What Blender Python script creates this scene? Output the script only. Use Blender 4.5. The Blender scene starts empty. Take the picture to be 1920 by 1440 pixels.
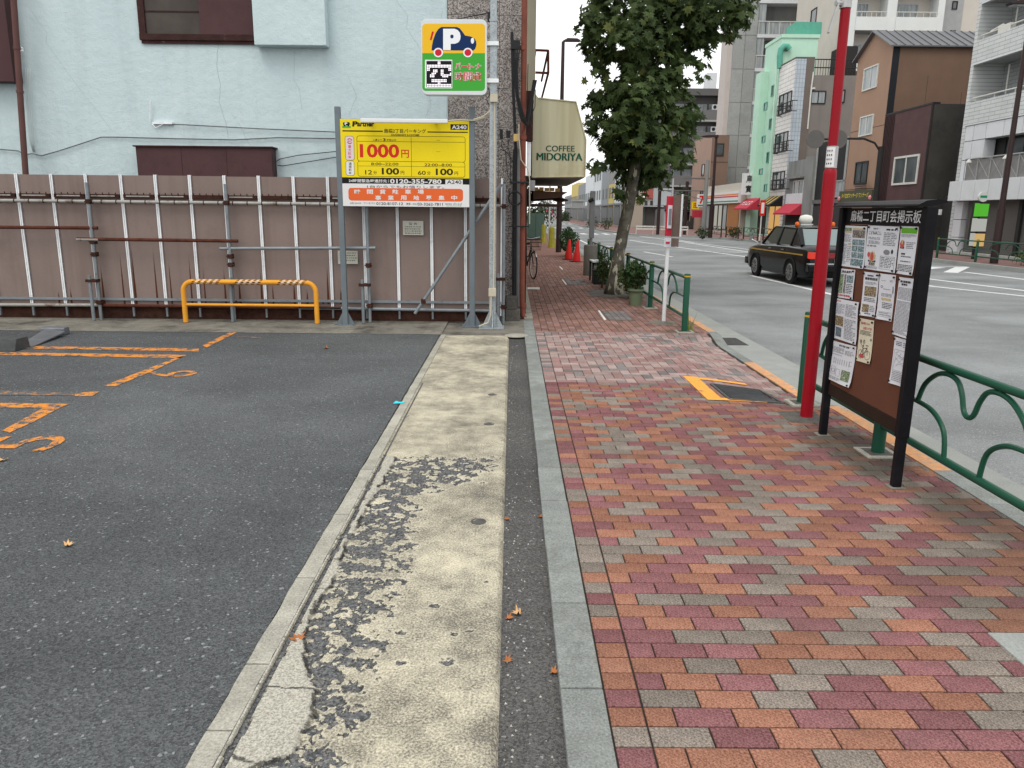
import bpy, bmesh, math, random
from mathutils import Vector, Matrix, noise as mnoise
R = math.radians
rnd = random.Random(7)
scene = bpy.context.scene
COL = scene.collection

# ------------------------------------------------------------------ camera
F_PX, CAM_H, ROLL = 1430.0, 1.646, 0.010
PITCH, YAW = R(12.7276), R(-0.1106)
_c, _s = math.cos(ROLL), math.sin(ROLL)
_cp, _sp = math.cos(PITCH), math.sin(PITCH)
_cy, _sy = math.cos(YAW), math.sin(YAW)
def _yaw(v):
    return Vector((v[0]*_cy - v[1]*_sy, v[0]*_sy + v[1]*_cy, v[2]))
_right = _yaw((_c, _s*_sp, _s*_cp))
_down = _yaw((_s, -_c*_sp, -_c*_cp))
_fwd = _yaw((0, _cp, -_sp))
cam_data = bpy.data.cameras.new('camera')
cam_data.sensor_width = 36.0
cam_data.lens = F_PX/1920*36
cam_data.clip_start, cam_data.clip_end = 0.05, 3000
cam = bpy.data.objects.new('camera', cam_data)
COL.objects.link(cam)
_m = Matrix.Identity(4)
for i in range(3):
    _m[i][0], _m[i][1], _m[i][2] = _right[i], -_down[i], -_fwd[i]
_m[2][3] = CAM_H
cam.matrix_world = _m
scene.camera = cam
# survey of the place: a point of the photograph to a point on a known plane
def ray(x, y):
    return _right*(x-960) + _down*(y-720) + _fwd*F_PX
def gz(x, y, z=0.0):
    d = ray(x, y); t = (z-CAM_H)/d.z
    return Vector((d.x*t, d.y*t, z))
def at_y(x, y, Y):
    d = ray(x, y); t = Y/d.y
    return Vector((d.x*t, Y, CAM_H+d.z*t))
def at_x(x, y, X):
    d = ray(x, y); t = X/d.x
    return Vector((X, d.y*t, CAM_H+d.z*t))
def proj(p):
    v = Vector(p)-Vector((0, 0, CAM_H)); w = v.dot(_fwd)
    return 960+F_PX*v.dot(_right)/w, 720+F_PX*v.dot(_down)/w

# ------------------------------------------------------------------ sky, sun, exposure
SUN_EL, SUN_AZ = R(58), R(205)      # azimuth clockwise from the street direction
world = bpy.data.worlds.new('World'); scene.world = world; world.use_nodes = True
wn, wl = world.node_tree.nodes, world.node_tree.links
sky = wn.new('ShaderNodeTexSky'); sky.sky_type = 'NISHITA'; sky.sun_disc = False
sky.sun_elevation, sky.sun_rotation = SUN_EL, SUN_AZ
sky.air_density, sky.dust_density = 1.0, 4.0
mixw = wn.new('ShaderNodeMix'); mixw.data_type = 'RGBA'
mixw.inputs[0].default_value = 0.82
wl.new(sky.outputs[0], mixw.inputs[6])
mixw.inputs[7].default_value = (12.3, 12.3, 12.1, 1)      # even overcast layer
wn['Background'].inputs[1].default_value = 0.10
wl.new(mixw.outputs[2], wn['Background'].inputs[0])
sun_d = bpy.data.lights.new('sun', 'SUN'); sun_d.energy = 0.9; sun_d.angle = R(25); sun_d.color = (1, .96, .9)
sun = bpy.data.objects.new('sun', sun_d); COL.objects.link(sun)
_sd = Vector((math.sin(SUN_AZ)*math.cos(SUN_EL), math.cos(SUN_AZ)*math.cos(SUN_EL), math.sin(SUN_EL)))
sun.rotation_euler = _sd.to_track_quat('Z', 'Y').to_euler()
vs = scene.view_settings
scene.display_settings.display_device = 'sRGB'
vs.view_transform = 'Standard'; vs.look = 'None'; vs.gamma = 1.0; vs.exposure = 0.35; vs.use_curve_mapping = False
scene.render.engine = 'CYCLES'
scene.cycles.use_denoising = True
scene.cycles.max_bounces = 6; scene.cycles.diffuse_bounces = 3; scene.cycles.glossy_bounces = 3
scene.cycles.transparent_max_bounces = 8; scene.cycles.caustics_reflective = False; scene.cycles.caustics_refractive = False

# ------------------------------------------------------------------ helpers
class MB:
    def __init__(s): s.v, s.f, s.mi = [], [], []
    def add(s, v, f, mi=0):
        b = len(s.v); s.v += [tuple(p) for p in v]; s.f += [tuple(i+b for i in q) for q in f]; s.mi += [mi]*len(f); return s
    def box(s, x0, x1, y0, y1, z0, z1, mi=0):
        x0, x1 = min(x0, x1), max(x0, x1); y0, y1 = min(y0, y1), max(y0, y1); z0, z1 = min(z0, z1), max(z0, z1)
        v = [(x0,y0,z0),(x1,y0,z0),(x1,y1,z0),(x0,y1,z0),(x0,y0,z1),(x1,y0,z1),(x1,y1,z1),(x0,y1,z1)]
        return s.add(v, [(0,3,2,1),(4,5,6,7),(0,1,5,4),(1,2,6,5),(2,3,7,6),(3,0,4,7)], mi)
    def beam(s, a, b, w, h, up=(0,0,1), mi=0):
        a, b = Vector(a), Vector(b); d = (b-a).normalized(); up = Vector(up)
        if abs(d.dot(up)) > .99: up = Vector((0, 1, 0))
        u = d.cross(up).normalized()*w/2; n = u.cross(d).normalized()*h/2
        v = [a-u-n, a+u-n, a+u+n, a-u+n, b-u-n, b+u-n, b+u+n, b-u+n]
        return s.add(v, [(0,1,2,3),(7,6,5,4),(1,0,4,5),(2,1,5,6),(3,2,6,7),(0,3,7,4)], mi)
    def tube(s, pts, r, n=8, closed=False, mi=0):
        pts = [Vector(p) for p in pts]; k = len(pts)
        rs = r if isinstance(r, (list, tuple)) else [r]*k
        ref = None; rings = []
        for i, p in enumerate(pts):
            if closed: d = pts[(i+1) % k]-pts[i-1]
            else: d = pts[min(i+1, k-1)]-pts[max(i-1, 0)]
            d.normalize()
            if ref is None:
                ref = Vector((0,0,1)) if abs(d.z) < .9 else Vector((1,0,0))
            u = ref - d*ref.dot(d)
            if u.length < 1e-5: u = d.orthogonal()
            u.normalize(); ref = u; w = d.cross(u)
            rings.append([p+(u*math.cos(2*math.pi*j/n)+w*math.sin(2*math.pi*j/n))*rs[i] for j in range(n)])
        v = [q for rg in rings for q in rg]; f = []
        for i in range(k if closed else k-1):
            a, b = i*n, ((i+1) % k)*n
            for j in range(n): f.append((a+j, a+(j+1) % n, b+(j+1) % n, b+j))
        if not closed: f += [tuple(range(n-1, -1, -1)), tuple(range((k-1)*n, k*n))]
        return s.add(v, f, mi)
    def prism(s, poly, fn, d0, d1, mi=0):
        k = len(poly)
        v = [fn(a, b, d0) for a, b in poly]+[fn(a, b, d1) for a, b in poly]
        f = [tuple(range(k)), tuple(range(2*k-1, k-1, -1))]+[(i, i+k, (i+1) % k+k, (i+1) % k) for i in range(k)]
        return s.add(v, f, mi)
    def lathe(s, prof, c, n=16, mi=0):
        v = []; f = []
        for r, z in prof: v += [(c[0]+r*math.cos(2*math.pi*j/n), c[1]+r*math.sin(2*math.pi*j/n), c[2]+z) for j in range(n)]
        for i in range(len(prof)-1):
            for j in range(n): f.append((i*n+j, i*n+(j+1) % n, (i+1)*n+(j+1) % n, (i+1)*n+j))
        f += [tuple(range(n-1, -1, -1)), tuple(range((len(prof)-1)*n, len(prof)*n))]
        return s.add(v, f, mi)
    def build(s, name, m, parent=None, smooth=False, bevel=0, recalc=True, local=False):
        off = Vector((0,0,0))
        if parent is not None and not local: off = wloc(parent)
        me = bpy.data.meshes.new(name)
        me.from_pydata([(a-off.x, b-off.y, c-off.z) for a, b, c in s.v], [], s.f)
        ms = m if isinstance(m, (list, tuple)) else [m]
        for q in ms: me.materials.append(MATS[q] if isinstance(q, str) else q)
        if len(ms) > 1: me.polygons.foreach_set('material_index', s.mi)
        if recalc or bevel:
            bm = bmesh.new(); bm.from_mesh(me)
            bmesh.ops.recalc_face_normals(bm, faces=bm.faces)
            if bevel:
                es = [e for e in bm.edges if e.is_manifold and e.calc_face_angle(0) > .6]
                bmesh.ops.bevel(bm, geom=es, offset=bevel, segments=2, affect='EDGES', profile=.6, clamp_overlap=True)
            bm.to_mesh(me); bm.free()
        if smooth:
            me.polygons.foreach_set('use_smooth', [True]*len(me.polygons))
            if smooth == 'auto': me.set_sharp_from_angle(angle=R(38))
        o = bpy.data.objects.new(name, me); COL.objects.link(o)
        if parent is not None: o.parent = parent
        return o
def wloc(o):
    v = Vector((0,0,0))
    while o is not None: v += o.location; o = o.parent
    return v
def tag(o, label=None, cat=None, group=None, kind=None):
    for k, val in (('label', label), ('category', cat), ('group', group), ('kind', kind)):
        if val: o[k] = val
    return o
def thing(name, label, cat, loc=(0,0,0), group=None, rz=0):
    o = bpy.data.objects.new(name, None); COL.objects.link(o); o.location = loc; o.rotation_euler = (0, 0, rz)
    o.empty_display_size = .1
    return tag(o, label, cat, group)
def one(name, mb, m, label, cat, group=None, **k):
    return tag(mb.build(name, m, **k), label, cat, group)
def dup(o, parent=None):
    c = o.copy(); COL.objects.link(c); c.parent = parent
    for ch in o.children: dup(ch, c)
    return c
_font_cache = {}
def text_mesh(body, bold=0.0):
    k = (body, bold)
    if k not in _font_cache:
        cu = bpy.data.curves.new('t', 'FONT'); cu.body = body; cu.offset = bold; cu.resolution_u = 3
        ob = bpy.data.objects.new('t', cu)
        me = bpy.data.meshes.new_from_object(ob)
        vs_ = [v.co.copy() for v in me.vertices]; fs = [tuple(p.vertices) for p in me.polygons]
        bpy.data.objects.remove(ob); bpy.data.curves.remove(cu); bpy.data.meshes.remove(me)
        _font_cache[k] = (vs_, fs)
    return _font_cache[k]
def add_text(mb, body, c, ux, uy, w=None, h=None, bold=0.0, mi=0, shear=0.0):
    v, f = text_mesh(body, bold)
    if not v: return
    x0, x1 = min(p.x for p in v), max(p.x for p in v); y0, y1 = min(p.y for p in v), max(p.y for p in v)
    sx = w/(x1-x0) if w else None; sy = h/max(y1-y0, 1e-4) if h else None
    sx = sx or sy; sy = sy or sx
    c, ux, uy = Vector(c), Vector(ux), Vector(uy)
    mb.add([c+ux*((p.x-(x0+x1)/2)*sx+shear*(p.y-y0)*sy)+uy*((p.y-(y0+y1)/2)*sy) for p in v], f, mi)
def lerp(a, b, t): return a+(b-a)*t
def sstep(a, b, x):
    t = max(0, min(1, (x-a)/(b-a))); return t*t*(3-2*t)
def interp(pts, x):
    if x <= pts[0][0]: return pts[0][1]
    for (a, b), (c, d) in zip(pts, pts[1:]):
        if x <= c: return lerp(b, d, (x-a)/(c-a))
    return pts[-1][1]
def arc(c, r, a0, a1, n, ax, ay):
    c, ax, ay = Vector(c), Vector(ax), Vector(ay)
    return [c+ax*r*math.cos(R(lerp(a0, a1, i/n)))+ay*r*math.sin(R(lerp(a0, a1, i/n))) for i in range(n+1)]
def rrect(x0, x1, y0, y1, r, n=4):
    p = []
    for cx, cy, a in ((x1-r, y1-r, 0), (x0+r, y1-r, 90), (x0+r, y0+r, 180), (x1-r, y0+r, 270)):
        p += [(cx+r*math.cos(R(a+90*i/n)), cy+r*math.sin(R(a+90*i/n))) for i in range(n+1)]
    return p

# ------------------------------------------------------------------ materials
MATS = {}
def srgb(r, g, b):
    return tuple((c/255/12.92 if c <= 10.3 else ((c/255+.055)/1.055)**2.4) for c in (r, g, b))
class NT:
    def __init__(s, name):
        s.m = bpy.data.materials.new(name); s.m.use_nodes = True; MATS[name] = s.m
        s.n, s.l = s.m.node_tree.nodes, s.m.node_tree.links
        s.b = s.n['Principled BSDF']; s.tc = s.n.new('ShaderNodeTexCoord')
    def link(s, a, b): s.l.new(a, b)
    def val(s, sock, v):
        if isinstance(v, bpy.types.NodeSocket): s.l.new(v, sock)
        elif isinstance(v, (tuple, list)) and len(v) == 3 and sock.type == 'RGBA': sock.default_value = (*v, 1)
        else: sock.default_value = v
    def noise(s, scale, detail=4, rough=.55, vec=None, col=False, dist=0):
        t = s.n.new('ShaderNodeTexNoise'); t.inputs['Scale'].default_value = scale; t.inputs['Detail'].default_value = detail
        t.inputs['Roughness'].default_value = rough; t.inputs['Distortion'].default_value = dist
        s.l.new(vec if vec is not None else s.tc.outputs['Object'], t.inputs['Vector'])
        return t.outputs[1 if col else 0]
    def voro(s, scale, vec=None, feature='F1', out='Color'):
        t = s.n.new('ShaderNodeTexVoronoi'); t.inputs['Scale'].default_value = scale; t.feature = feature
        s.l.new(vec if vec is not None else s.tc.outputs['Object'], t.inputs['Vector'])
        return t.outputs[out]
    def math(s, op, a, b=0.0, c=0.0, clamp=False):
        t = s.n.new('ShaderNodeMath'); t.operation = op; t.use_clamp = clamp
        s.val(t.inputs[0], a); s.val(t.inputs[1], b); s.val(t.inputs[2], c); return t.outputs[0]
    def mr(s, v, a, b, c=0.0, d=1.0):
        t = s.n.new('ShaderNodeMapRange'); s.val(t.inputs[0], v)
        for i, q in enumerate((a, b, c, d)): t.inputs[i+1].default_value = q
        return t.outputs[0]
    def mix(s, f, a, b, blend='MIX'):
        t = s.n.new('ShaderNodeMix'); t.data_type = 'RGBA'; t.blend_type = blend
        s.val(t.inputs[0], f); s.val(t.inputs[6], a); s.val(t.inputs[7], b); return t.outputs[2]
    def scale(s, col, f):
        t = s.n.new('ShaderNodeVectorMath'); t.operation = 'SCALE'; 
        if isinstance(col, tuple): t.inputs[0].default_value = col
        else: s.l.new(col, t.inputs[0])
        s.val(t.inputs['Scale'], f); return t.outputs[0]
    def vmap(s, scale=(1,1,1), loc=(0,0,0), rot=(0,0,0), vec=None):
        t = s.n.new('ShaderNodeMapping'); t.inputs['Scale'].default_value = scale; t.inputs['Location'].default_value = loc
        t.inputs['Rotation'].default_value = rot
        s.l.new(vec if vec is not None else s.tc.outputs['Object'], t.inputs[0]); return t.outputs[0]
    def sep(s, vec=None):
        t = s.n.new('ShaderNodeSeparateXYZ'); s.l.new(vec if vec is not None else s.tc.outputs['Object'], t.inputs[0]); return t.outputs
    def attr(s, name):
        t = s.n.new('ShaderNodeAttribute'); t.attribute_name = name; return t.outputs['Fac']
    def rand(s):
        a = s.n.new('ShaderNodeObjectInfo').outputs['Random']; b = s.n.new('ShaderNodeNewGeometry').outputs['Random Per Island']
        return s.math('FRACT', s.math('ADD', a, b))
    def bump(s, h, strength=.3, dist=.01):
        t = s.n.new('ShaderNodeBump'); t.inputs['Strength'].default_value = strength; t.inputs['Distance'].default_value = dist
        s.val(t.inputs['Height'], h); s.l.new(t.outputs[0], s.b.inputs['Normal'])
    def done(s, col, rough=.8, metal=0, spec=.3):
        s.val(s.b.inputs['Base Color'], col); s.val(s.b.inputs['Roughness'], rough)
        s.b.inputs['Metallic'].default_value = metal; s.b.inputs['Specular IOR Level'].default_value = spec*.35 if spec < .6 else spec
        return s.m
def mat(name, col, rough=.75, var=.10, vs_=2.5, fine=.05, fs=70, orand=0, bump=0, bs=90, metal=0, spec=.3, dirt=None, streak=None, rust=None):
    t = NT(name)
    v = t.math('ADD', t.mr(t.noise(vs_, 5), .25, .75, 1-var, 1+var), t.mr(t.noise(fs, 2), .2, .8, -fine, fine))
    if orand: v = t.math('ADD', v, t.mr(t.rand(), 0, 1, -orand, orand))
    c = t.scale(tuple(col), v)
    if dirt:                       # (colour, noise scale, low, high, amount)
        c = t.mix(t.math('MULTIPLY', t.mr(t.noise(dirt[1], 6, .65), dirt[2], dirt[3]), dirt[4]), c, dirt[0])
    if streak:                     # vertical run marks (colour, scale, amount)
        n = t.noise(1.0, 4, .6, t.vmap((streak[1], streak[1], streak[1]*.06)))
        c = t.mix(t.math('MULTIPLY', t.mr(n, .5, .72), streak[2]), c, streak[0])
    if rust:
        c = t.mix(t.math('MULTIPLY', t.mr(t.noise(rust[1], 6, .7), rust[2], rust[2]+.12), rust[3]), c, rust[0])
    if bump: t.bump(t.noise(bs, 4), bump, .01)
    return t.done(c, rough, metal, spec)
def emit(name, col, strength=1.0):
    t = NT(name); t.done((0.02,0.02,0.02)); t.b.inputs['Emission Color'].default_value = (*col, 1); t.b.inputs['Emission Strength'].default_value = strength

def asphalt_colour(t, base, contrast, fleck=.6):
    v = t.voro(150, out='Color'); sv = t.sep(v)
    fine = t.noise(420, 2)
    f = t.math('ADD', t.mr(sv[0], 0, 1, 1-contrast, 1+contrast), t.mr(fine, .3, .7, -.22, .22))
    f = t.math('MULTIPLY', f, t.math('MULTIPLY', t.mr(t.noise(.55, 6, .6, None, False, .6), .3, .7, .80, 1.18), t.mr(t.noise(.22, 4, .6, t.vmap((1, 2.2, 1), (3, 1, 0), (0, 0, .5))), .35, .62, .82, 1.14)))
    c = t.scale(base, f)
    v2 = t.sep(t.voro(95, out='Color'))
    c = t.mix(t.math('MULTIPLY', t.mr(v2[1], .982, .99), fleck), c, tuple(min(1, b*3.6) for b in base))
    return c, sv
def asphalt(name, base, contrast=.38, bump=.55, fleck=.6):
    t = NT(name); c, sv = asphalt_colour(t, base, contrast, fleck)
    h = t.math('ADD', t.voro(150, out='Distance'), t.noise(300, 3))
    t.bump(h, bump, .006); t.done(c, .85, 0, .25)
asphalt('asphalt_lot', (.100, .106, .110), .45, .7)
asphalt('asphalt_strip', (.10, .098, .095), .45, .8)
asphalt('asphalt_road', (.215, .227, .229), .26, .25, .25)
asphalt('asphalt_far', (.19, .20, .20), .15, .1, .1)
def paint(name, col, base, lo, hi, sc=9):
    t = NT(name); c, sv = asphalt_colour(t, base, .4)
    n = t.math('ADD', t.math('MULTIPLY', t.noise(sc, 6, .7), .75), t.math('MULTIPLY', t.noise(130, 3), .25))
    c2 = t.scale(col, t.mr(t.noise(25, 4), .3, .7, .82, 1.1))
    c = t.mix(t.mr(n, lo, hi), c, c2); t.bump(t.noise(200, 3), .3, .005); t.done(c, .8)
paint('orange_paint', (.66, .25, .045), (.092, .100, .107), .455, .505)
paint('orange_paint_worn', (.55, .23, .05), (.092, .100, .107), .50, .60)
paint('white_road_paint', (.66, .68, .68), (.215, .227, .229), .34, .42, 6)
paint('orange_kerb_paint', (.60, .31, .15), (.27, .27, .24), .38, .50, 7)

# worn concrete strip
t = NT('strip_concrete')
fn = t.math('SUBTRACT', t.noise(75, 4, .65), .5); wn = t.math('ADD', t.attr('wear'), t.math('ADD', t.math('MULTIPLY', fn, .30), t.math('MULTIPLY', t.math('SUBTRACT', t.noise(24, 3), .5), .10)))
wear = t.mr(wn, -.006, .010); rim = t.math('MULTIPLY', t.mr(wn, -.10, -.02), .55)
pdn = t.math('ADD', t.attr('patch'), t.math('MULTIPLY', t.math('SUBTRACT', t.noise(22, 5, .7), .5), .05)); patch = t.mr(pdn, .0, .004)
seam = t.math('MULTIPLY', t.mr(t.math('ABSOLUTE', pdn), .011, .004), t.mr(t.noise(5, 3), .42, .5))
ckl = t.mr(t.math('ADD', t.attr('crackd'), t.math('MULTIPLY', t.math('ABSOLUTE', t.math('SUBTRACT', t.noise(60, 3), .5)), .012)), .0075, .0035)
sp = t.math('ADD', t.math('MULTIPLY', t.noise(110, 4, .75), .58), t.math('ADD', t.math('MULTIPLY', t.noise(9, 6, .7), .22), t.math('MULTIPLY', t.noise(2.0, 5, .65), .30)))
c = t.mix(t.mr(sp, .47, .66), (.135, .126, .108), (.63, .58, .44))
cp = t.mix(t.mr(t.noise(120, 4, .75), .38, .60), (.22, .21, .18), (.50, .48, .41))
c = t.mix(rim, c, (.62, .58, .46))
c = t.mix(patch, c, cp)
ca = t.scale((.084, .086, .089), t.mr(t.sep(t.voro(120, out='Color'))[0], 0, 1, .5, 1.8)); ca = t.mix(t.math('MULTIPLY', t.mr(t.noise(75, 4, .7), .57, .62), .5), ca, (.36, .33, .26))
c = t.mix(wear, c, ca); c = t.mix(t.math('MAXIMUM', t.math('MULTIPLY', seam, .8), t.math('MULTIPLY', ckl, .85)), c, (.035, .034, .032))
t.bump(t.math('SUBTRACT', t.math('MULTIPLY', t.noise(120, 4, .7), .5), t.math('ADD', wear, t.math('ADD', seam, ckl))), .6, .005); t.done(c, .92, 0, .15)
def concrete(name, lo, hi, sc=160, dirt=.4, dsc=2.5, dcol=(.12, .115, .10)):
    t = NT(name); n = t.math('ADD', t.math('MULTIPLY', t.noise(sc, 4, .7), .7), t.math('MULTIPLY', t.noise(6, 5), .3))
    c = t.mix(t.mr(n, .36, .64), lo, hi)
    c = t.mix(t.math('MULTIPLY', t.mr(t.noise(dsc, 6, .7), .48, .68), dirt), c, dcol)
    c = t.scale(c, t.mr(t.rand(), 0, 1, .9, 1.08))
    t.bump(t.noise(sc, 4, .7), .3, .005); t.done(c, .9, 0, .2)
concrete('edging_concrete', (.22, .215, .185), (.47, .455, .39), 110, .35)
concrete('kerb_granite', (.135, .145, .138), (.315, .335, .32), 120, .35, 4)
concrete('apron_concrete', (.13, .122, .105), (.28, .265, .225), 90, .85, 1.8, (.055, .052, .046))
concrete('gutter_concrete', (.24, .255, .24), (.38, .395, .375), 120, .45, 1.5, (.19, .195, .18))
concrete('block_concrete', (.07, .066, .06), (.17, .16, .145), 60, .6, 4, (.03, .03, .028))
concrete('grey_concrete', (.28, .295, .29), (.40, .415, .41), 30, .5, .5, (.22, .235, .235))
concrete('pale_slab', (.33, .34, .32), (.5, .51, .48), 140, .3)
# bricks
def brick(name, lo, hi):
    t = NT(name); n = t.math('ADD', t.math('MULTIPLY', t.noise(115, 4, .85), .85), t.math('MULTIPLY', t.noise(7, 4), .15))
    c = t.mix(t.mr(n, .41, .59), tuple(v*.88 for v in lo), tuple(v*1.06 for v in hi))
    c = t.scale(c, t.mr(t.rand(), 0, 1, .80, 1.14))
    geo = t.n.new('ShaderNodeNewGeometry')
    d = t.noise(1.1, 5, .65, geo.outputs['Position'])
    c = t.mix(t.math('MULTIPLY', t.mr(d, .54, .74), .42), c, (.085, .07, .06))
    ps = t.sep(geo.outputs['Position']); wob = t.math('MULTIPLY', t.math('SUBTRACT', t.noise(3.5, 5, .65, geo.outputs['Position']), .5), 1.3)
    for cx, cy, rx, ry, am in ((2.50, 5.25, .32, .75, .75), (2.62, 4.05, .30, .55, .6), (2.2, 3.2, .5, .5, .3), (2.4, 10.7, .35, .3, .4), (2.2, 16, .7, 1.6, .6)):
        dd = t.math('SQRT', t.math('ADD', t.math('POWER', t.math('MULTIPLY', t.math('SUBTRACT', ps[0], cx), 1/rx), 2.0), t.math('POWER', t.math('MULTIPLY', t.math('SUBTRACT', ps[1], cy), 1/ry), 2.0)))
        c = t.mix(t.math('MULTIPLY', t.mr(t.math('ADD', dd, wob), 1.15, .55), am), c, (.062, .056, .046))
    sp2 = t.sep(t.voro(5.5, geo.outputs['Position'], out='Color')); spd = t.voro(5.5, geo.outputs['Position'], out='Distance')
    c = t.mix(t.math('MULTIPLY', t.math('MULTIPLY', t.mr(sp2[0], .80, .81), t.mr(spd, .10, .06)), .55), c, (.05, .045, .04))
    t.bump(t.noise(170, 3, .7), .6, .003); t.done(c, .92, 0, .15)
brick('brick_orange', (.170, .072, .048), (.375, .190, .130))
brick('brick_red', (.122, .050, .053), (.290, .138, .142))
brick('brick_taupe', (.108, .091, .078), (.29, .248, .212))
brick('paver_pink', (.225, .165, .152), (.42, .325, .30))
brick('paver_rose', (.19, .115, .108), (.35, .225, .21))
brick('paver_grey', (.12, .11, .108), (.26, .235, .23))
brick('paver_brown', (.17, .092, .074), (.34, .20, .165))
brick('paver_brown_dark', (.13, .075, .064), (.27, .165, .14))
mat('joint_sand', (.042, .034, .028), .95, .2, 6, .2, 200)
# ================================================================== GROUND
def sheet(name, x0, x1, y0, y1, z, m, kind='structure'):
    b = MB().add([(x0,y0,z),(x1,y0,z),(x1,y1,z),(x0,y1,z)], [(0,1,2,3)])
    return tag(b.build(name, m, recalc=False), kind=kind)
def dip(x, y):          # the pavement sinks to the road where cars cross it
    w = sstep(6.35, 7.15, y)*(1-sstep(10.1, 10.75, y))
    return -.095*w*sstep(1.75, 2.85, x)
XS, XC0, XC1, XJ, XK = -.027, .187, .337, .462, 2.80     # strip edge, kerb, brick border, road kerb
GROUND_Z = -.16
sheet('ground', -400, 900, -60, 1500, GROUND_Z, 'asphalt_far')
road = sheet('road', 3.44, 16.45, -12, 330, -.12, 'asphalt_road')
sheet('gutter', 2.952, 3.44, -12, 110, -.116, 'gutter_concrete')
lot = sheet('parking_lot', -16, -.972, -6, 10.36, 0, 'asphalt_lot')
sheet('asphalt_path', XS-.004, XC0+.004, -4, 10.75, -.028, 'asphalt_strip')
apron = MB()
for i in range(60):
    x0 = -16+i*15.05/60; x1 = x0+15.05/60
    y0 = 10.30+.03*mnoise.noise((x0*3, 0, 0)); y1 = 10.30+.03*mnoise.noise((x1*3, 0, 0))
    apron.add([(x0,y0,.004),(x1,y1,.004),(x1,12.4,.03),(x0,12.4,.03)], [(0,1,2,3)])
tag(apron.build('apron', 'apron_concrete', recalc=False), kind='structure')
tag(MB().box(-.95, .34, 10.27, 12.3, -.1, .0).build('corner_paving', 'apron_concrete'), kind='structure')

# --- the worn concrete strip beside the lot
lb = sorted((gz(*p).y, gz(*p).x) for p in [(735,872),(700,935),(655,1010),(625,1090),(580,1160),(572,1230),(592,1310),(588,1350),(545,1415),(470,1440)])
rb = sorted((gz(*p).y, gz(*p).x) for p in [(945,872),(905,890),(800,930),(788,1000),(765,1080),(740,1150),(715,1240),(690,1310),(668,1380),(655,1440)])
def fr(x, y, s, o=4):
    v = 0; a = .5; 
    for i in range(o):
        v += a*mnoise.noise((x*s+31.7*i, y*s, 4.2*i)); a *= .55; s *= 2.05
    return v
def strip_sample(x, y):
    z = .0025*fr(x, y, 30, 3)
    l, r = interp(lb, y)+.035*fr(x, y, 9, 3), interp(rb, y)+.06*fr(x+9, y, 6, 3)
    top = 4.98+.06*fr(x, y, 5, 2)
    n = .62*fr(x*.8, y+5, 14, 5)+.48*fr(x+3, y, 41, 4)+.075
    n -= sstep(r-.16, r, x)*.16+(1-sstep(l, l+.05, x))*.05+sstep(4.7, 5.0, y)*.05
    n -= max(0, (x-r)/.05)*.3+max(0, (l-x)/.03)*.5+max(0, (y-top)/.05)*.3
    n = max(n, -1.0)
    for px, py, rr in PITS:
        d = math.hypot(x-px, (y-py)*1.3)+.03*fr(x, y, 24, 2)
        n = max(n, (rr-d)/rr*.14)
    pd = max(-.2, min(.2, min(l-x, (top-y)*1.0)))
    ck = .1
    if pd > 0:
        for cx, cy, sl in ((-.8, 2.72, .18), (-.75, 2.38, -.12), (-.82, 2.02, -.25), (-.80, 3.1, .3), (-.8, 3.6, .35), (-.8, 4.2, .2)):
            ck = min(ck, abs((y-cy)-sl*(x-cx)-.06*fr(x, y, 7, 3)))
    z -= .0075*sstep(-.01, .02, n)
    if pd > 0: z += .006*sstep(0, .012, pd)
    g0, g1 = -.874+.010*fr(0, y, 8, 3), -.848+.012*fr(3, y, 9, 3)
    if y < 7.3 and g0 < x < g1: n = .5; pd = -.2; ck = .1; z = -.010
    if x > XS-.035: z -= .03*((x-(XS-.035))/.035)**2.2
    return n, pd, ck, z
PITS = [(gz(*p).x, gz(*p).y, r) for p, r in [((752,1186),.022),((852,1188),.018),((838,1240),.030),((752,1242),.020),((700,1205),.022),((880,1182),.014),((770,870),.03),((885,868),.022),((930,860),.012),((925,856),.02),((850,895),.035),((905,905),.022),((775,855),.015),((910,1090),.012),((815,1136),.02)]]
sv, sf, aw, ap, ak = [], [], [], [], []
def strip_grid(y0, y1, dy, dx):
    ny, nx = int((y1-y0)/dy), int((XS+.884)/dx); b = len(sv)
    for j in range(ny+1):
        y = y0+(y1-y0)*j/ny
        for i in range(nx+1):
            x = -.884+(XS+.884)*i/nx
            w, p, k, z = strip_sample(x, y); sv.append((x, y, z)); aw.append(w); ap.append(p); ak.append(k)
    for j in range(ny):
        for i in range(nx):
            a = b+j*(nx+1)+i; sf.append((a, a+1, a+nx+2, a+nx+1))
strip_grid(1.2, 3.4, .0075, .0075); strip_grid(3.4, 5.05, .011, .009); strip_grid(5.05, 10.27, .04, .02)
me = bpy.data.meshes.new('concrete_strip'); me.from_pydata(sv, [], sf)
for nm, d in (('wear', aw), ('patch', ap), ('crackd', ak)):
    me.attributes.new(nm, 'FLOAT', 'POINT').data.foreach_set('value', d)
me.materials.append(MATS['strip_concrete'])
strip = bpy.data.objects.new('concrete_strip', me); COL.objects.link(strip); tag(strip, kind='structure')
MB().box(-.884, XS, 1.2, 10.27, -.12, -.034).build('strip_base', 'apron_concrete', strip)
mat('cap_iron', (.09, .09, .088), .7, .3, 30, .2, 120, bump=.4, bs=200)
for px, py, r in ((897, 978, .042), (917, 795, .042), (923, 740, .042)):
    g = gz(px, py); q = MB()
    q.lathe([(r, -.02), (r, .001), (r*.86, .002), (r*.8, -.001), (r*.1, .001)], (g.x, g.y, .001), 18)
    q.build('access_cap', 'cap_iron', strip)
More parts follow.
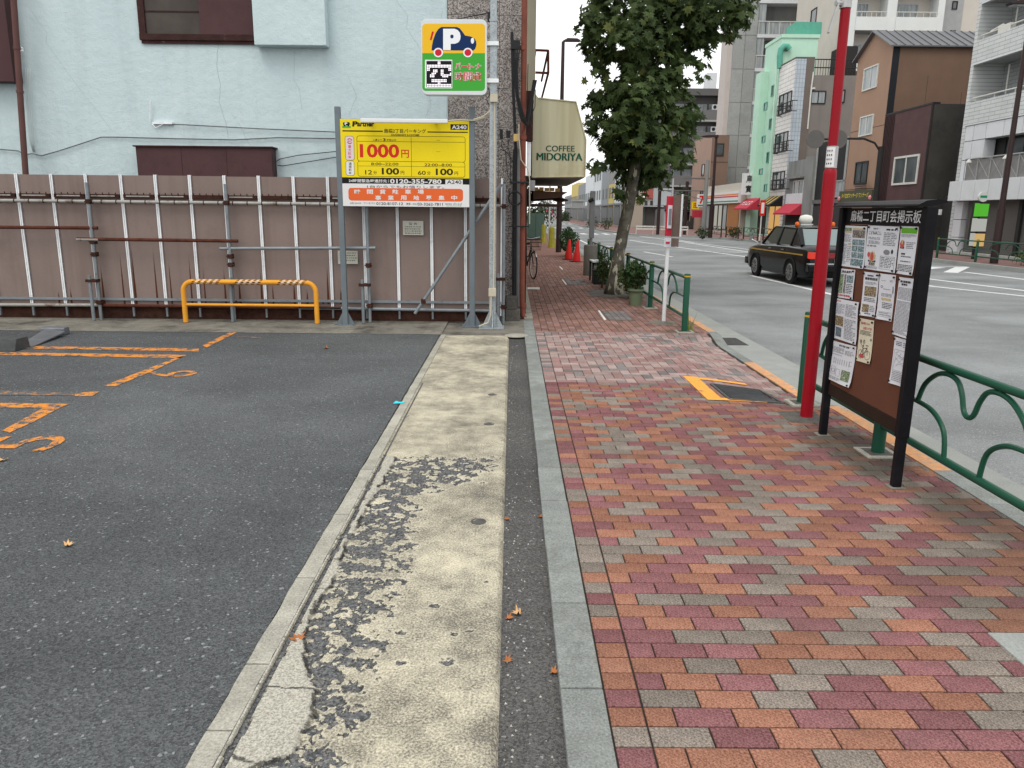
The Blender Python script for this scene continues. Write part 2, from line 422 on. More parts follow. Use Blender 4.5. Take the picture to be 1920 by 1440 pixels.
# lot edging in cast lengths
ylen = [1.0, 1.85, 2.15, 2.52, 3.2, 3.95, 4.7, 5.6, 6.6, 7.7, 8.9, 10.27]
edging = tag(MB().box(-.975, -.886, 1.0, 10.27, -.1, -.012).build('lot_edging', 'apron_concrete'), kind='structure')
for a, b in zip(ylen, ylen[1:]):
    q = MB(); n = max(3, int((b-a)/.06)); v = []
    for i in range(n+1):
        y = lerp(a+.004, b-.004, i/n)
        xl = lerp(-.972, -.955, sstep(2, 9, y))+.012*fr(1, y, 5, 3); xr = -.882+.007*fr(2, y, 11, 3)
        v += [(xl, y, -.03), (xl+.004, y, .007), (xr-.004, y, .007), (xr, y, -.03)]
    f = [(k*4+j, k*4+j+1, k*4+j+5, k*4+j+4) for k in range(n) for j in range(3)]
    q.add(v, f); q.add(v[:4], [(0,1,2,3)]); q.add(v[-4:], [(3,2,1,0)])
    q.build('edging_length', 'edging_concrete', edging)
# granite kerb stones between path and bricks
kerb = tag(MB().box(XC0+.004, XC1-.002, -1, 11.9, -.12, -.012).build('path_kerb', 'joint_sand'), kind='structure')
y = -.60
while y < 11.3:
    L = .6 if y < 10.2 else .5
    q = MB(); q.box(XC0+rnd.uniform(-.002,.002), XC1+rnd.uniform(-.003,.001), y+.003, y+L-.003, -.06, .003+rnd.uniform(-.002,.002))
    q.build('kerb_stone', 'kerb_granite', kerb, bevel=.006); y += L
# --- brick pavement
sw = MB(); xs = [XC1, .8, 1.3, 1.75]+[1.75+(XK-1.75)*i/8 for i in range(1, 9)]; ys = [-2]+[6.3+.15*i for i in range(31)]+[13, 75]
for j in range(len(ys)):
    for i in range(len(xs)): sw.v.append((xs[i], ys[j], -.008+dip(xs[i], ys[j])))
for j in range(len(ys)-1):
    for i in range(len(xs)-1):
        a = j*len(xs)+i; sw.f.append((a, a+1, a+len(xs)+1, a+len(xs))); sw.mi.append(0)
sidewalk = tag(sw.build('pavement', 'joint_sand', recalc=False), kind='structure')
BM = ['brick_orange', 'brick_red', 'brick_taupe', 'paver_pink', 'paver_rose', 'paver_grey', 'paver_brown', 'paver_brown_dark']
def brick_geo(mb, x0, x1, y0, y1, mi, h=.0, off=None):
    g, c = .0032, .0034
    x0 += g; x1 -= g; y0 += g; y1 -= g
    def P(x, y, z): return (x, y, z+dip(x, y)) if off is None else (x-off[0], y-off[1], z)
    v = [P(x, y, -.012) for x, y in ((x0,y0),(x1,y0),(x1,y1),(x0,y1))]+[P(x, y, h-c*.7) for x, y in ((x0,y0),(x1,y0),(x1,y1),(x0,y1))]
    v += [P(x, y, h) for x, y in ((x0+c,y0+c),(x1-c,y0+c),(x1-c,y1-c),(x0+c,y1-c))]
    f = [(8,9,10,11)]+[(4+i, 4+(i+1) % 4, 8+(i+1) % 4, 8+i) for i in range(4)]+[(i, (i+1) % 4, 4+(i+1) % 4, 4+i) for i in range(4)]
    mb.add(v, f, mi)
SLAB = (1.93, 2.62, 2.3, 2.79)             # concrete patch round a vanished post
def in_slab(x, y): return SLAB[0] < x < SLAB[1] and SLAB[2] < y < SLAB[3]
MANH = (1.97, 2.52, 6.66, 7.58)
near, rest = [], []
YP = 7.40
row = 0; y = YP
while y > 0.3:
    y0 = y-.1; r = row % 2
    near.append((XC1+.004, XJ-.001, y0, y, rnd.choices((0, 1, 2), (.34, .36, .30))[0]))
    x = XJ; first = True; prev = None
    while x < XK-.02:
        x1 = x+(.1 if (first and r) else .2); first = False
        if x1 > XK-.03: x1 = XK
        cc = rnd.choices((0, 1, 2), (.34, .37, .29))[0]
        if cc == prev and rnd.random() < .55: cc = rnd.choice([k for k in (0, 1, 2) if k != prev])
        near.append((x, x1, y0, y, cc)); x = x1; prev = cc
    y = y0; row += 1
mesh_cache = {}
def vis(b):
    if (b[2]+b[3])/2 < .9: return False
    p = proj(((b[0]+b[1])/2, (b[2]+b[3])/2, 0)); return -40 < p[0] < 1960 and 0 < p[1] < 1470
near = [b for b in near if not (MANH[0] < (b[0]+b[1])/2 < MANH[1] and MANH[2] < (b[2]+b[3])/2 < MANH[3]-.02)]
seen = sorted((b for b in near if vis(b)), key=lambda b: b[2])
single = set(id(b) for b in seen[:300])
for b in near:
    if id(b) in single:
        k = (round(b[1]-b[0], 3), b[4])
        if k not in mesh_cache:
            q = MB(); brick_geo(q, -k[0]/2, k[0]/2, -.05, .05, 0, off=(0, 0)); o = q.build('brick', BM[b[4]], sidewalk, recalc=False); mesh_cache[k] = o.data
        else:
            o = bpy.data.objects.new('brick', mesh_cache[k]); COL.objects.link(o); o.parent = sidewalk
        o.location = ((b[0]+b[1])/2, (b[2]+b[3])/2, rnd.uniform(-.0012, .0012))
        o.rotation_euler = (rnd.uniform(-.004, .004), rnd.uniform(-.003, .003), rnd.uniform(-.004, .004))
    else: rest.append(b)
q = MB()
for b in rest: brick_geo(q, *b[:5], h=rnd.uniform(-.0015, .0015))
# pale pavers of the vehicle crossing, herringbone
y = YP
while y < 10.65:
    brick_geo(q, XC1+.004, XJ-.001, y, y+.1, rnd.choice((3, 3, 4, 4, 5)), rnd.uniform(-.001, .001)); y += .1
def pick(): return rnd.choices((3, 4, 5), (.5, .34, .16))[0]
def clip_brick(x0, x1, y0, y1, c):
    x0, x1, y0, y1 = max(x0, XJ), min(x1, XK-.02), max(y0, YP), min(y1, 10.68)
    if x1-x0 > .03 and y1-y0 > .03:
        if MANH[0] < (x0+x1)/2 < MANH[1] and MANH[2] < (y0+y1)/2 < MANH[3]: return
        brick_geo(q, x0, x1, y0, y1, c, rnd.uniform(-.001, .001))
u = .1
for i in range(-40, 60):
    for j in range(-6, 40):
        k = (i-j) % 4
        x, yy = XJ+i*u, YP+j*u
        if k == 0: clip_brick(x, x+2*u, yy, yy+u, pick())
        elif k == 3: clip_brick(x, x+u, yy, yy+2*u, pick())
# red-brown bricks beyond the crossing, long side along the street
x = XC1; ci = 0
while x < XK-.02:
    yy = 10.68+(.1 if ci % 2 else 0)
    x1 = min(x+.1, XK)
    if ci % 2: brick_geo(q, x, x1, 10.68, 10.78, 6, 0)
    while yy < 30:
        L = .2
        brick_geo(q, x, x1, yy, yy+L, rnd.choices((6, 7, 4), (.55, .33, .12))[0], rnd.uniform(-.001, .001)); yy += L
    x = x1; ci += 1
tag(q.build('brick_field', BM, sidewalk, recalc=False), kind='stuff')
sheet('far_pavement', .3, XK, 30, 75, .0, 'paver_brown')
# patch slab and dirt, iron manhole
q = MB(); q.box(SLAB[0]+.01, SLAB[1]-.01, SLAB[2], SLAB[3], -.02, .005)
q.build('concrete_patch', 'gutter_concrete', sidewalk, bevel=.004)
MH = [gz(*p, -.03) for p in ((1330,717),(1412,719),(1455,745),(1362,744))]
mc = sum(MH, Vector())/4
q = MB()
for i in range(4): pass
mw, ml = .60, .56
cover = thing('manhole_cover', 'ribbed dark iron access cover set in the paving inside an orange painted bracket', 'manhole cover', (2.245, 7.12, dip(2.245, 7.12)))
def onp(x, y, z): return (x, y, dip(x, y)+z)
def patch(mb, x0, x1, y0, y1, z, n=5, mi=0, th=.0):
    for i in range(n):
        for j in range(n):
            a0, a1 = lerp(x0, x1, i/n), lerp(x0, x1, (i+1)/n); b0, b1 = lerp(y0, y1, j/n), lerp(y0, y1, (j+1)/n)
            mb.add([onp(a0,b0,z), onp(a1,b0,z), onp(a1,b1,z), onp(a0,b1,z)], [(0,1,2,3)], mi)
q = MB(); patch(q, MANH[0]-.006, MANH[1]+.006, MANH[2]-.04, MANH[3]+.02, -.004, 8); q.build('surround', 'paver_rose', cover, recalc=False)
mat('iron_dark', (.055, .058, .062), .55, .25, 8, .15, 60, spec=.5)
q = MB(); patch(q, 2.0, 2.49, 6.74, 7.42, .0, 8); q.build('plate', 'iron_dark', cover, recalc=False)
q = MB()
for i in range(15):
    y = 6.79+i*.0405
    q.beam(onp(2.03, y, .004), onp(2.46, y, .004), .018, .008)
q.build('ribs', 'iron_dark', cover)
q = MB()
for a, b in (((2.0,6.74),(2.49,6.74)),((2.49,6.74),(2.49,7.42)),((2.49,7.42),(2.0,7.42)),((2.0,7.42),(2.0,6.74))): q.beam(onp(*a,.003), onp(*b,.003), .025, .012)
q.build('rim', 'cap_iron', cover)
t = NT('orange_line'); nn = t.noise(12, 6, .7); t.done(t.mix(t.mr(nn, .34, .44), (.30, .15, .10), t.scale((.80, .36, .07), t.mr(t.noise(60, 3), .3, .7, .85, 1.1))), .8)
q = MB(); patch(q, 1.785, 1.93, 6.70, 7.72, .0045, 5); patch(q, 1.93, 2.33, 6.70, 6.80, .0045, 5); patch(q, 1.93, 2.42, 7.60, 7.69, .0045, 5)
tag(q.build('orange_bracket_line', 'orange_line', recalc=False), 'orange painted bracket around the iron access cover on the pavement', 'road marking')
# --- road kerb: stones along the carriageway, lowered at the crossing
rkerb = tag(MB().box(XK+.004, 2.948, -6, 75, -.16, -.10).build('road_kerb', 'gutter_concrete'), kind='structure')
y = -5.4
while y < 40:
    L = .6; q = MB(); n = 6; v = []
    for i in range(n+1):
        yy = lerp(y+.002, y+L-.002, i/n); z = dip(2.85, yy)
        zt = max(z+.004, -.098)
        v += [(XK+.002, yy, -.14), (XK+.002, yy, zt), (2.925, yy, zt), (2.95, yy, zt-.02), (2.952, yy, -.14)]
    f = [(k*5+j, k*5+j+1, k*5+j+6, k*5+j+5) for k in range(n) for j in range(4)]
    q.add(v, f); q.add(v[:5], [(0,1,2,3,4)]); q.add(v[-5:], [(4,3,2,1,0)])
    cream = 8.2 < y+.3 < 9.6 and False
    m = 'orange_kerb_paint' if (5.05 < y+.3 < 6.6 or 11 < y+.3 < 16 or 7.4 < y+.3 < 9.2) else 'kerb_granite'
    q.build('kerb_stone', m, rkerb); y += L
# drain grate in the gutter
gt = thing('drain_grate', 'slotted iron drain grate in the gutter by the lowered kerb', 'drain grate', (3.1, 10.65, -.116))
MB().box(2.97, 3.27, 10.35, 10.95, -.14, -.111).build('tray', 'iron_dark', gt)
q = MB()
for i in range(9): q.box(2.985, 3.255, 10.38+i*.065, 10.41+i*.065, -.112, -.104)
q.build('bars', 'cap_iron', gt)
# --- lot markings
def lot_poly(mb, pts, z=.004):
    w = [gz(*p) for p in pts]; mb.add([(a.x, a.y, z) for a in w], [tuple(range(len(w)))])
LM = [([(42,649),(373,654),(373,659.5),(37,654)], 'orange_paint', 'long thin orange bay line nearest the yellow barrier'),
      ([(0,661),(350,666),(337,672),(0,666)], 'orange_paint', 'long orange bay line meeting the slanted line by the number 6'),
      ([(350,666.5),(328,672),(193,724.5),(217,724.5),(285,697),(333,674)], 'orange_paint', 'slanted orange line running down from the number 6 bay corner'),
      ([(139,737.5),(187,734.5),(173,743),(141,743.5)], 'orange_paint', 'short orange dash at the end of the faded bay line'),
      ([(0,733),(137,737),(139,742),(0,741.5)], 'orange_paint_worn', 'faded orange bay line leading to a short bright dash'),
      ([(0,756),(133,758),(110,765.5),(0,765)], 'orange_paint', 'orange bay line above the number 5'),
      ([(112,765.5),(80,766),(46,785),(4,808),(18,812),(60,793)], 'orange_paint', 'slanted orange line running down to the number 5'),
      ([(449,621),(434,621.5),(379,648.5),(388,652)], 'orange_paint', 'slanted orange line reaching the concrete apron under the barrier'),
      ([(437,633.5),(448,630),(490,633),(489,635),(450,632.5)], 'orange_paint_worn', 'thin faint orange mark beside the topmost slanted line')]
for pts, m, lab in LM:
    q = MB(); lot_poly(q, pts); tag(q.build('bay_line', m, recalc=False), lab, 'road marking', 'orange bay lines of the car park')
for ch, (px, py), w, h, lab in (('6', (322, 701), .30, .50, 'orange number six at the corner of the farther bay lines'), ('5', (48, 831), .36, .52, 'orange number five below the nearer slanted line, cut by the picture edge')):
    g = gz(px, py); q = MB(); add_text(q, ch, (g.x, g.y, .0045), (0,1,0), (-1,0,0), w, h, .0)
    tag(q.build('bay_number', 'orange_paint', recalc=False), lab, 'road marking', 'bay numbers of the car park')
# --- road markings
RZ = -.116
def road_line(pts, w, lab, name='lane_line', px=True):
    P = [gz(*p, RZ) if px else Vector((p[0], p[1], RZ)) for p in pts]; q = MB(); v = []
    for i, p in enumerate(P):
        d = (P[min(i+1, len(P)-1)]-P[max(i-1, 0)]).normalized(); nrm = Vector((-d.y, d.x, 0))*w/2
        v += [p-nrm, p+nrm]
    q.add(v, [(2*i, 2*i+2, 2*i+3, 2*i+1) for i in range(len(P)-1)])
    o = q.build(name, 'white_road_paint', recalc=False)
    return tag(o, lab, 'road marking', 'white markings on the carriageway')
road_line([(7.05, 22.6), (7.3, 17.2)], .16, 'white lane dash starting under the black taxi', px=False)
road_line([(1207,472),(1261,481.5)], .15, 'white lane dash between the tree trunk and the bus stop pole')
road_line([(1122,459),(1154,464)], .15, 'short white lane dash just beside the tree trunk')
road_line([(1062,447),(1090,450)], .15, 'white lane dash above the traffic cones')
la = [(1180,450),(1210,455),(1410,483),(1560,508),(1750,537),(1930,556)]
lb2 = [(1200,443),(1260,450.5),(1420,475),(1560,497),(1750,524),(1930,546)]
road_line(la, .17, 'long white line bounding the hatched island on the pavement side')
road_line(lb2, .17, 'long white line bounding the hatched island on the far side')
for k in range(9):
    tt = .05+k*.082; a = (lerp(1210, 1410, tt), lerp(455, 483, tt)); b = (lerp(1260, 1420, tt+.22), lerp(450.5, 475, tt+.22))
    road_line([a, b], .13, 'slanted hatch stroke inside the painted traffic island', 'hatch_stroke')
for (a, b, lab) in (((1648,505),(1700,500),'white hatch stroke on the far lane just behind the notice board post'),((1670,509),(1760,501),'middle white hatch stroke on the far lane by the opposite kerb')): road_line([a, b], .5, lab, 'hatch_stroke')
road_line([(1782,511),(1806,500)], .42, 'broad white slanted stroke ending the hatch near the opposite kerb', 'hatch_stroke')
road_line([(1640,497),(1730,499),(1812,500)], .16, 'thin white line along the far lane hatch')
road_line([(1808,510),(1930,525)], .2, 'white lane line nearest the grey roller shutters across the road')
road_line([(1440,472),(1300,455),(1250,446)], .15, 'white lane line in front of the corner store')
for j, (Y, n) in enumerate(((64, 13), (88, 14), (118, 12))):
    for k in range(n):
        x = 3.9+k*.95
        q = MB(); q.add([(x, Y, RZ+.001), (x+.45, Y, RZ+.001), (x+.45, Y+3.4, RZ+.001), (x, Y+3.4, RZ+.001)], [(0,1,2,3)])
        tag(q.build('crossing_bar', 'white_road_paint', recalc=False), ('white bar of the nearest crosswalk far down the street', 'white bar of the middle crosswalk far down the street', 'white bar of the farthest crosswalk down the street')[j], 'road marking', ('bars of the nearest crosswalk', 'bars of the middle crosswalk', 'bars of the farthest crosswalk')[j])
road_line([(4.6, 62), (4.3, 40), (4.4, 52)][:2], .15, 'long white edge line along our lane beyond the tree', px=False)
# white L marks in the pavement
mat('white_mark', (.66, .66, .62), .8, .15, 20)
for pts, lab in (([(1121,583),(1124,582),(1137,600),(1133,601)], 'white bar at the edge of the paved lid near the bus stop'),
                 ([(1053.5,524.5),(1055.5,524),(1063,533.5),(1060.5,534)], 'white bar at the paved lid beside the bench'),
                 ([(989,539),(1012,539),(1012,543),(989,542.5)], 'white bar on the pavement beneath the bicycle'),
                 ([(1048,500),(1050,499.5),(1056,505),(1054,506)], 'short white bar on the pavement before the cones')):
    q = MB(); w = [gz(*p) for p in pts]; q.add([(a.x, a.y, .005) for a in w], [(0,1,2,3)])
    tag(q.build('pavement_mark', 'white_mark', recalc=False), lab, 'road marking', 'white bars on the pavement')
# paved lids
for pts, lab in (([(1128,583),(1172,585),(1186,601),(1140,600)], 'grey paver-filled access lid in the pavement near the bus stop'), ([(1060,524),(1092,523),(1098,533),(1065,534)], 'grey paver-filled access lid in the pavement near the bench')):
    w = [gz(*p) for p in pts]; c = sum(w, Vector())/4; lid = thing('access_lid', lab, 'access lid', (c.x, c.y, 0), 'access lids in the pavement')
    x0, x1 = min(a.x for a in w), max(a.x for a in w); y0, y1 = min(a.y for a in w), max(a.y for a in w)
    q = MB(); q.box(x0, x1, y0, y1, -.01, .003); q.build('frame', 'cap_iron', lid)
    for i in range(4):
        for j in range(3):
            q = MB(); q.box(lerp(x0+.02, x1-.02, i/4)+.006, lerp(x0+.02, x1-.02, (i+1)/4)-.006, lerp(y0+.02, y1-.02, j/3)+.006, lerp(y0+.02, y1-.02, (j+1)/3)-.006, .0, .007)
            q.build('paver', 'paver_grey', lid)
# gravel and litter
q = MB()
for i in range(420):
    x = XS+.01+abs(rnd.gauss(0, .06)) if rnd.random() < .75 else rnd.uniform(XS, XC0)
    x = min(x, XC0-.008); y = 1.7+8*rnd.random()**2.2; s = rnd.uniform(.0018, .0065)
    a = rnd.random()*6; pts = [Vector((math.cos(a+k*2.1)*s*rnd.uniform(.7,1.3), math.sin(a+k*2.1)*s, 0)) for k in range(3)]
    b = Vector((x, y, -.028)); q.add([b+p for p in pts]+[b+Vector((0,0,s*1.1)), b-Vector((0,0,s))], [(0,1,3),(1,2,3),(2,0,3)], 0 if rnd.random() < .6 else 1)
mat('pebble_pale', (.45, .44, .41), .8, .2, 30, orand=.3); mat('pebble_dark', (.13, .12, .11), .8, .2, 30, orand=.3)
tag(q.build('gravel', ['pebble_pale', 'pebble_dark'], recalc=False), 'loose pale gravel scattered along the asphalt path beside the concrete strip', kind='stuff')
mat('dead_leaf', (.36, .14, .055), .8, .3, 40, .15, 200); mat('dead_leaf_pale', (.55, .33, .16), .8, .3, 40, .15, 200)
def leaf_outline():
    out = []
    for a, r in ((-90,.25),(-60,.42),(-35,.78),(-12,.45),(10,.98),(38,.5),(60,.85),(76,.6),(90,1.1),(104,.6),(120,.85),(142,.5),(170,.98),(192,.45),(215,.78),(240,.42)):
        out.append((r*math.cos(R(a)), r*math.sin(R(a))))
    return out
LEAF = leaf_outline()
def dead_leaf(x, y, s, m, lab, z=0):
    q = MB(); a = rnd.random()*6.3; ca, sa = math.cos(a), math.sin(a); curl = rnd.uniform(.5, .9)
    pts = [(0, 0, .0)]+[(u*s, v*s*.8, curl*s*(u*u+.4*v*v)*rnd.uniform(.5, 1.2)) for u, v in LEAF]
    v = [(x+p[0]*ca-p[1]*sa, y+p[0]*sa+p[1]*ca, z+.004+p[2]) for p in pts]; n = len(LEAF)
    q.add(v, [(0, i+1, (i+1) % n+1) for i in range(n)]); tag(q.build('fallen_leaf', m, recalc=False, smooth=True), lab, 'leaf', 'fallen dry leaves')
for px, py, s, m, lab, z in ((126,1024,.042,'dead_leaf_pale','pale brown curled leaf alone on the near car park asphalt',0),(558,1201,.042,'dead_leaf','brown leaf lying on the broken concrete strip',0),(613,654,.06,'dead_leaf','small dark red leaf on the asphalt near the parking sign',0),
    (972,1152,.04,'dead_leaf_pale','largest pale brown leaf on the narrow asphalt path',-.028),(953,1160,.03,'dead_leaf','rust coloured leaf against the strip edge on the narrow path',-.028),(950,1240,.03,'dead_leaf','crumpled rust leaf among pebbles on the narrow path',-.028),(1037,1262,.028,'dead_leaf','small rust leaf against the granite kerb',-.028),(1013,970,.03,'dead_leaf','tiny brown leaf by the granite kerb farther along the path',-.028),(950,975,.028,'dead_leaf','tiny rust leaf beside the strip edge level with the round cap',-.028),(5,864,.05,'dead_leaf_pale','pale leaf at the picture edge under the number 5',0),(1075,527,.09,'dead_leaf','dark fallen leaf on the pavement near the bench',0),(1095,529,.09,'dead_leaf','fallen leaf lying beside the dark crate under the bench',0)):
    g = gz(px, py, z); dead_leaf(g.x, g.y, s, m, lab, z)
t = NT('cyan_paper'); t.done((.05, .55, .62), .6)
g = gz(748, 757); q = MB(); q.add([(g.x-.05, g.y-.02, .006), (g.x+.045, g.y-.025, .012), (g.x+.055, g.y+.02, .02), (g.x, g.y+.035, .008), (g.x-.03, g.y+.02, .022)], [(0,1,2,3,4)])
one('paper_scrap', q, 'cyan_paper', 'small bright cyan scrap lying at the lot edging', 'litter', recalc=False)
# ================================================================== LEFT: fence, wall, signs
mat('fence_brown', (.218, .166, .150), .55, .08, 1.5, .04, 50, orand=.05, streak=((.14, .098, .084), 4, .4), dirt=((.13, .095, .08), 1.6, .54, .74, .35), spec=.4)
mat('strip_white', (.80, .82, .84), .5, .08, 6, .04, 60, dirt=((.35, .33, .31), 8, .55, .75, .4))
mat('pipe_grey', (.22, .245, .265), .5, .15, 8, .06, 90, metal=.3, rust=((.10, .045, .025), 9, .60, .7))
mat('pipe_pale', (.33, .32, .30), .55, .15, 8, .06, 90, metal=.2, rust=((.11, .05, .03), 6, .55, .8))
mat('rust_dark', (.050, .022, .016), .85, .4, 14, .2, 60, bump=.4, bs=60)
mat('rust_pipe', (.085, .030, .020), .85, .4, 9, .2, 60, bump=.4, bs=60, rust=((.2, .18, .16), 12, .64, .4))
mat('rust_run', (.10, .032, .016), .85, .3, 8)
FY = 11.42
fz0, fz1 = .20, 2.105
fence = thing('panel_fence', 'brown sheet metal hoarding with white joint strips and steel pipes behind the car park', 'fence', (-4, FY, 0))
sx = [at_y(px, 330, FY).x for px in (31.7, 97, 161.5, 227, 291.7, 356, 420.7, 485, 550, 614.3, 680, 743.5, 808, 872.5)]
xs_ = [sx[0]-.5*k for k in range(6, 0, -1)]+sx
xs_.append(at_y(941, 335, FY).x)
for a, b in zip(xs_, xs_[1:]):
    q = MB(); n = 5; w = b-a-.006; z0, z1 = fz0+rnd.uniform(-.006, .006), fz1+rnd.uniform(-.004, .004)
    prof = [(0, 0), (.03, -.012), (.10, -.012), (w-.10, -.012), (w-.03, -.012), (w, 0)]
    v = [(a+.003+u, FY+d, z) for z in (z0, z1) for u, d in prof]+[(a+.003+u, FY+.03, z) for z in (z0, z1) for u in (0, w)]
    f = [(i, i+1, i+7, i+6) for i in range(5)]+[(6,7,8,9,10,11,15,14), (5,4,3,2,1,0,12,13), (0,6,14,12), (11,5,13,15), (12,14,15,13)]
    q.add(v, f); q.build('panel', 'fence_brown', fence)
for x in xs_[:-1]:
    q = MB()
    for d in (-.020, .008): q.box(x+d, x+d+.014, FY-.036, FY-.004, fz0+.02, fz1+.012)
    q.box(x-.020, x+.022, FY-.022, FY-.012, fz0+.02, fz1+.004)
    q.build('joint_strip', 'strip_white', fence)
    q = MB(); q.box(x-.012, x+.014, FY-.03, FY+.0, .06, fz0+.02); q.build('strip_foot', 'pipe_grey', fence)
xe = xs_[-1]
q = MB(); q.box(xe-.012, xe+.016, FY-.04, FY-.004, .12, fz1+.01); q.build('end_strip', 'strip_white', fence)
x0f = -9.5
# rusty angle pieces and the top pipe
for a, b in zip(xs_, xs_[1:]):
    z = at_y(400, 368, FY).z+.0
    z = 1.785
    q = MB(); q.box(a+.03, b-.035, FY-.06, FY-.014, z, z+.052); q.box(a+.045, b-.05, FY-.075, FY-.06, z, z+.008)
    for k in range(5): q.tube([(lerp(a+.06, b-.07, k/4), FY-.075, z+.05), (lerp(a+.06, b-.07, k/4), FY-.075, z+.075)], .008, 6)
    q.build('angle_rail', 'rust_dark', fence)
    q = MB(); q.box(a+.07, b-.09, FY-.063, FY-.0615, z+.018, z+.036)
    if rnd.random() < .75: q.build('rail_paint', 'pipe_pale', fence)
def pipe(nm, a, b, m, r=.0243): 
    q = MB(); q.tube([a, b], r, 10); return q.build(nm, m, fence, smooth='auto')
PY = FY-.10
pipe('top_pipe', (x0f, PY, 1.735), (xe-.02, PY, 1.725), 'pipe_pale')
for k in range(46):
    x = x0f+k*.21
    if x < xe: pipe('tie_band', (x, PY, 1.735-.0011*(x-x0f)), (x+.013, PY, 1.735-.0011*(x-x0f)), 'rust_dark', .029)
def seg(px0, py0, px1, py1, Y, m, nm='rail_pipe', r=.0243):
    a, b = at_y(px0, py0, Y), at_y(px1, py1, Y); return pipe(nm, a, b, m, r)
MY = FY-.15
seg(-120, 425, 183, 427.5, MY, 'rust_pipe'); seg(144, 448, 446, 452, MY-.02, 'rust_pipe'); seg(412, 466, 704, 465, MY, 'pipe_grey')
seg(144, 448.5, 185, 449, MY-.021, 'pipe_pale', 'pipe_end', .0255)
seg(-120, 571, 186, 572, PY, 'pipe_pale'); seg(186, 572.5, 345, 574, PY, 'rust_pipe'); seg(345, 574, 640, 578, PY, 'rust_pipe'); seg(560, 577, 925, 583, PY, 'pipe_grey')
q = MB(); q.box(x0f, xe, FY-.05, FY-.014, .30, .335); q.build('bottom_rail', 'pipe_grey', fence)
q = MB(); q.box(x0f, xe-.05, FY+.04, FY+.09, .02, .34); q.build('gap_shade', 'rust_dark', fence)  # dark board standing in for the shade in the gap below the panels
# uprights
def upright(pxt, pyt, pxb, pyb, Y, m='pipe_grey', r=.0243):
    a = at_y(pxt, pyt, Y); return pipe('upright', (a.x, Y, a.z), (a.x, Y, 0.02), m, r), a.x
UY = PY-.055
ux = []
for pt in ((162, 342), (422, 345), (687, 380), (945, 345)): ux.append(upright(*pt, 0, 0, UY)[1])
for pt in ((167, 516), (431, 520), (679, 524), (934, 513)):
    a = at_y(*pt, UY-.06); pipe('short_post', (a.x, UY-.06, a.z), (a.x, UY-.06, .02), 'pipe_grey')
    q = MB(); q.box(a.x-.05, a.x+.11, UY-.09, UY+.03, a.z-.10, a.z-.06); q.build('clamp', 'rust_dark', fence)
for x, zs in zip(ux, ((1.73, 1.16, .98, .28), (1.73, .97, .85, .28), (.86, .27), (1.72, .27))):
    for z in zs:
        q = MB(); q.box(x-.034, x+.034, UY-.034, UY+.07, z-.032, z+.032); q.tube([(x-.05, UY-.02, z), (x+.055, UY-.02, z)], .011, 6); q.build('clamp', 'rust_dark', fence, bevel=.006)
a, b = at_y(940, 345, UY-.1), at_y(778, 588, UY-.1)
q = MB(); q.tube([a, b], .0243, 10); q.build('diagonal_brace', 'pipe_grey', fence, smooth='auto')
for t_ in (.08, .9):
    p = a.lerp(b, t_); q = MB(); q.box(p.x-.03, p.x+.03, p.y-.03, p.y+.06, p.z-.035, p.z+.03); q.build('clamp', 'rust_dark', fence)
# rust runs
t = NT('rust_streak'); sp_ = t.sep(t.tc.outputs['Generated']); al = t.math('MULTIPLY', t.math('SUBTRACT', 1.0, sp_[2]), t.mr(t.noise(20, 3, .6, t.vmap((1, 1, .15))), .3, .6, .5, 1.0))
t.val(t.b.inputs['Alpha'], t.math('MULTIPLY', al, 2.2, clamp=True)); t.done((.085, .028, .014), .9)
for px, top in ((190, 490), (228, 465), (250, 455), (290, 460), (317, 485), (355, 470), (380, 495), (418, 500), (445, 520), (486, 500), (507, 530), (547, 520), (571, 540), (610, 495), (106, 545), (129, 535), (634, 540), (600, 560)):
    a, b = at_y(px, top, FY-.0135), at_y(px+6, 570, FY-.0135); w = rnd.uniform(.012, .022); q = MB()
    q.add([(b.x-w, FY-.0135, b.z), (b.x+w, FY-.0135, b.z), (b.x+.002, FY-.0135, a.z), (b.x-.002, FY-.0135, a.z)], [(0,1,2,3)])
    q.build('rust_run', 'rust_streak', fence, recalc=False)
# notices on the fence
mat('notice_plate', (.50, .50, .43), .6, .08, 5); mat('notice_ink', (.16, .16, .15), .7, 0)
def notice(px0, py0, px1, py1, Y, lab, head, rows):
    a, b = at_y(px0, py0, Y), at_y(px1, py1, Y); n = thing('notice_plate', lab, 'notice', ((a.x+b.x)/2, Y, b.z))
    MB().box(a.x, b.x, Y, Y+.006, b.z, a.z).build('plate', 'notice_plate', n)
    q = MB(); w, h = b.x-a.x, a.z-b.z; cx = (a.x+b.x)/2
    if head: add_text(q, head, (cx, Y-.002, a.z-h*.2), (1,0,0), (0,0,1), w*.42, h*.16, .02)
    for i in range(rows):
        u = .1
        while u < .88:
            l = rnd.uniform(.03, .10); z = a.z-h*(.45+.15*i if head else .2+.19*i); q.add([(a.x+w*u, Y-.002, z), (a.x+w*(u+l), Y-.002, z), (a.x+w*(u+l), Y-.002, z+h*.07), (a.x+w*u, Y-.002, z+h*.07)], [(0,1,2,3)]); u += l+rnd.uniform(.02, .05)
    q.build('lettering', 'notice_ink', n, recalc=False)
notice(755, 414, 794, 441, FY-.055, 'small cream warning notice with black characters on the brown fence', '警 告', 4)
notice(633, 470, 671, 495, FY-.06, 'small pale permit plate half behind the parking sign post', '', 4)
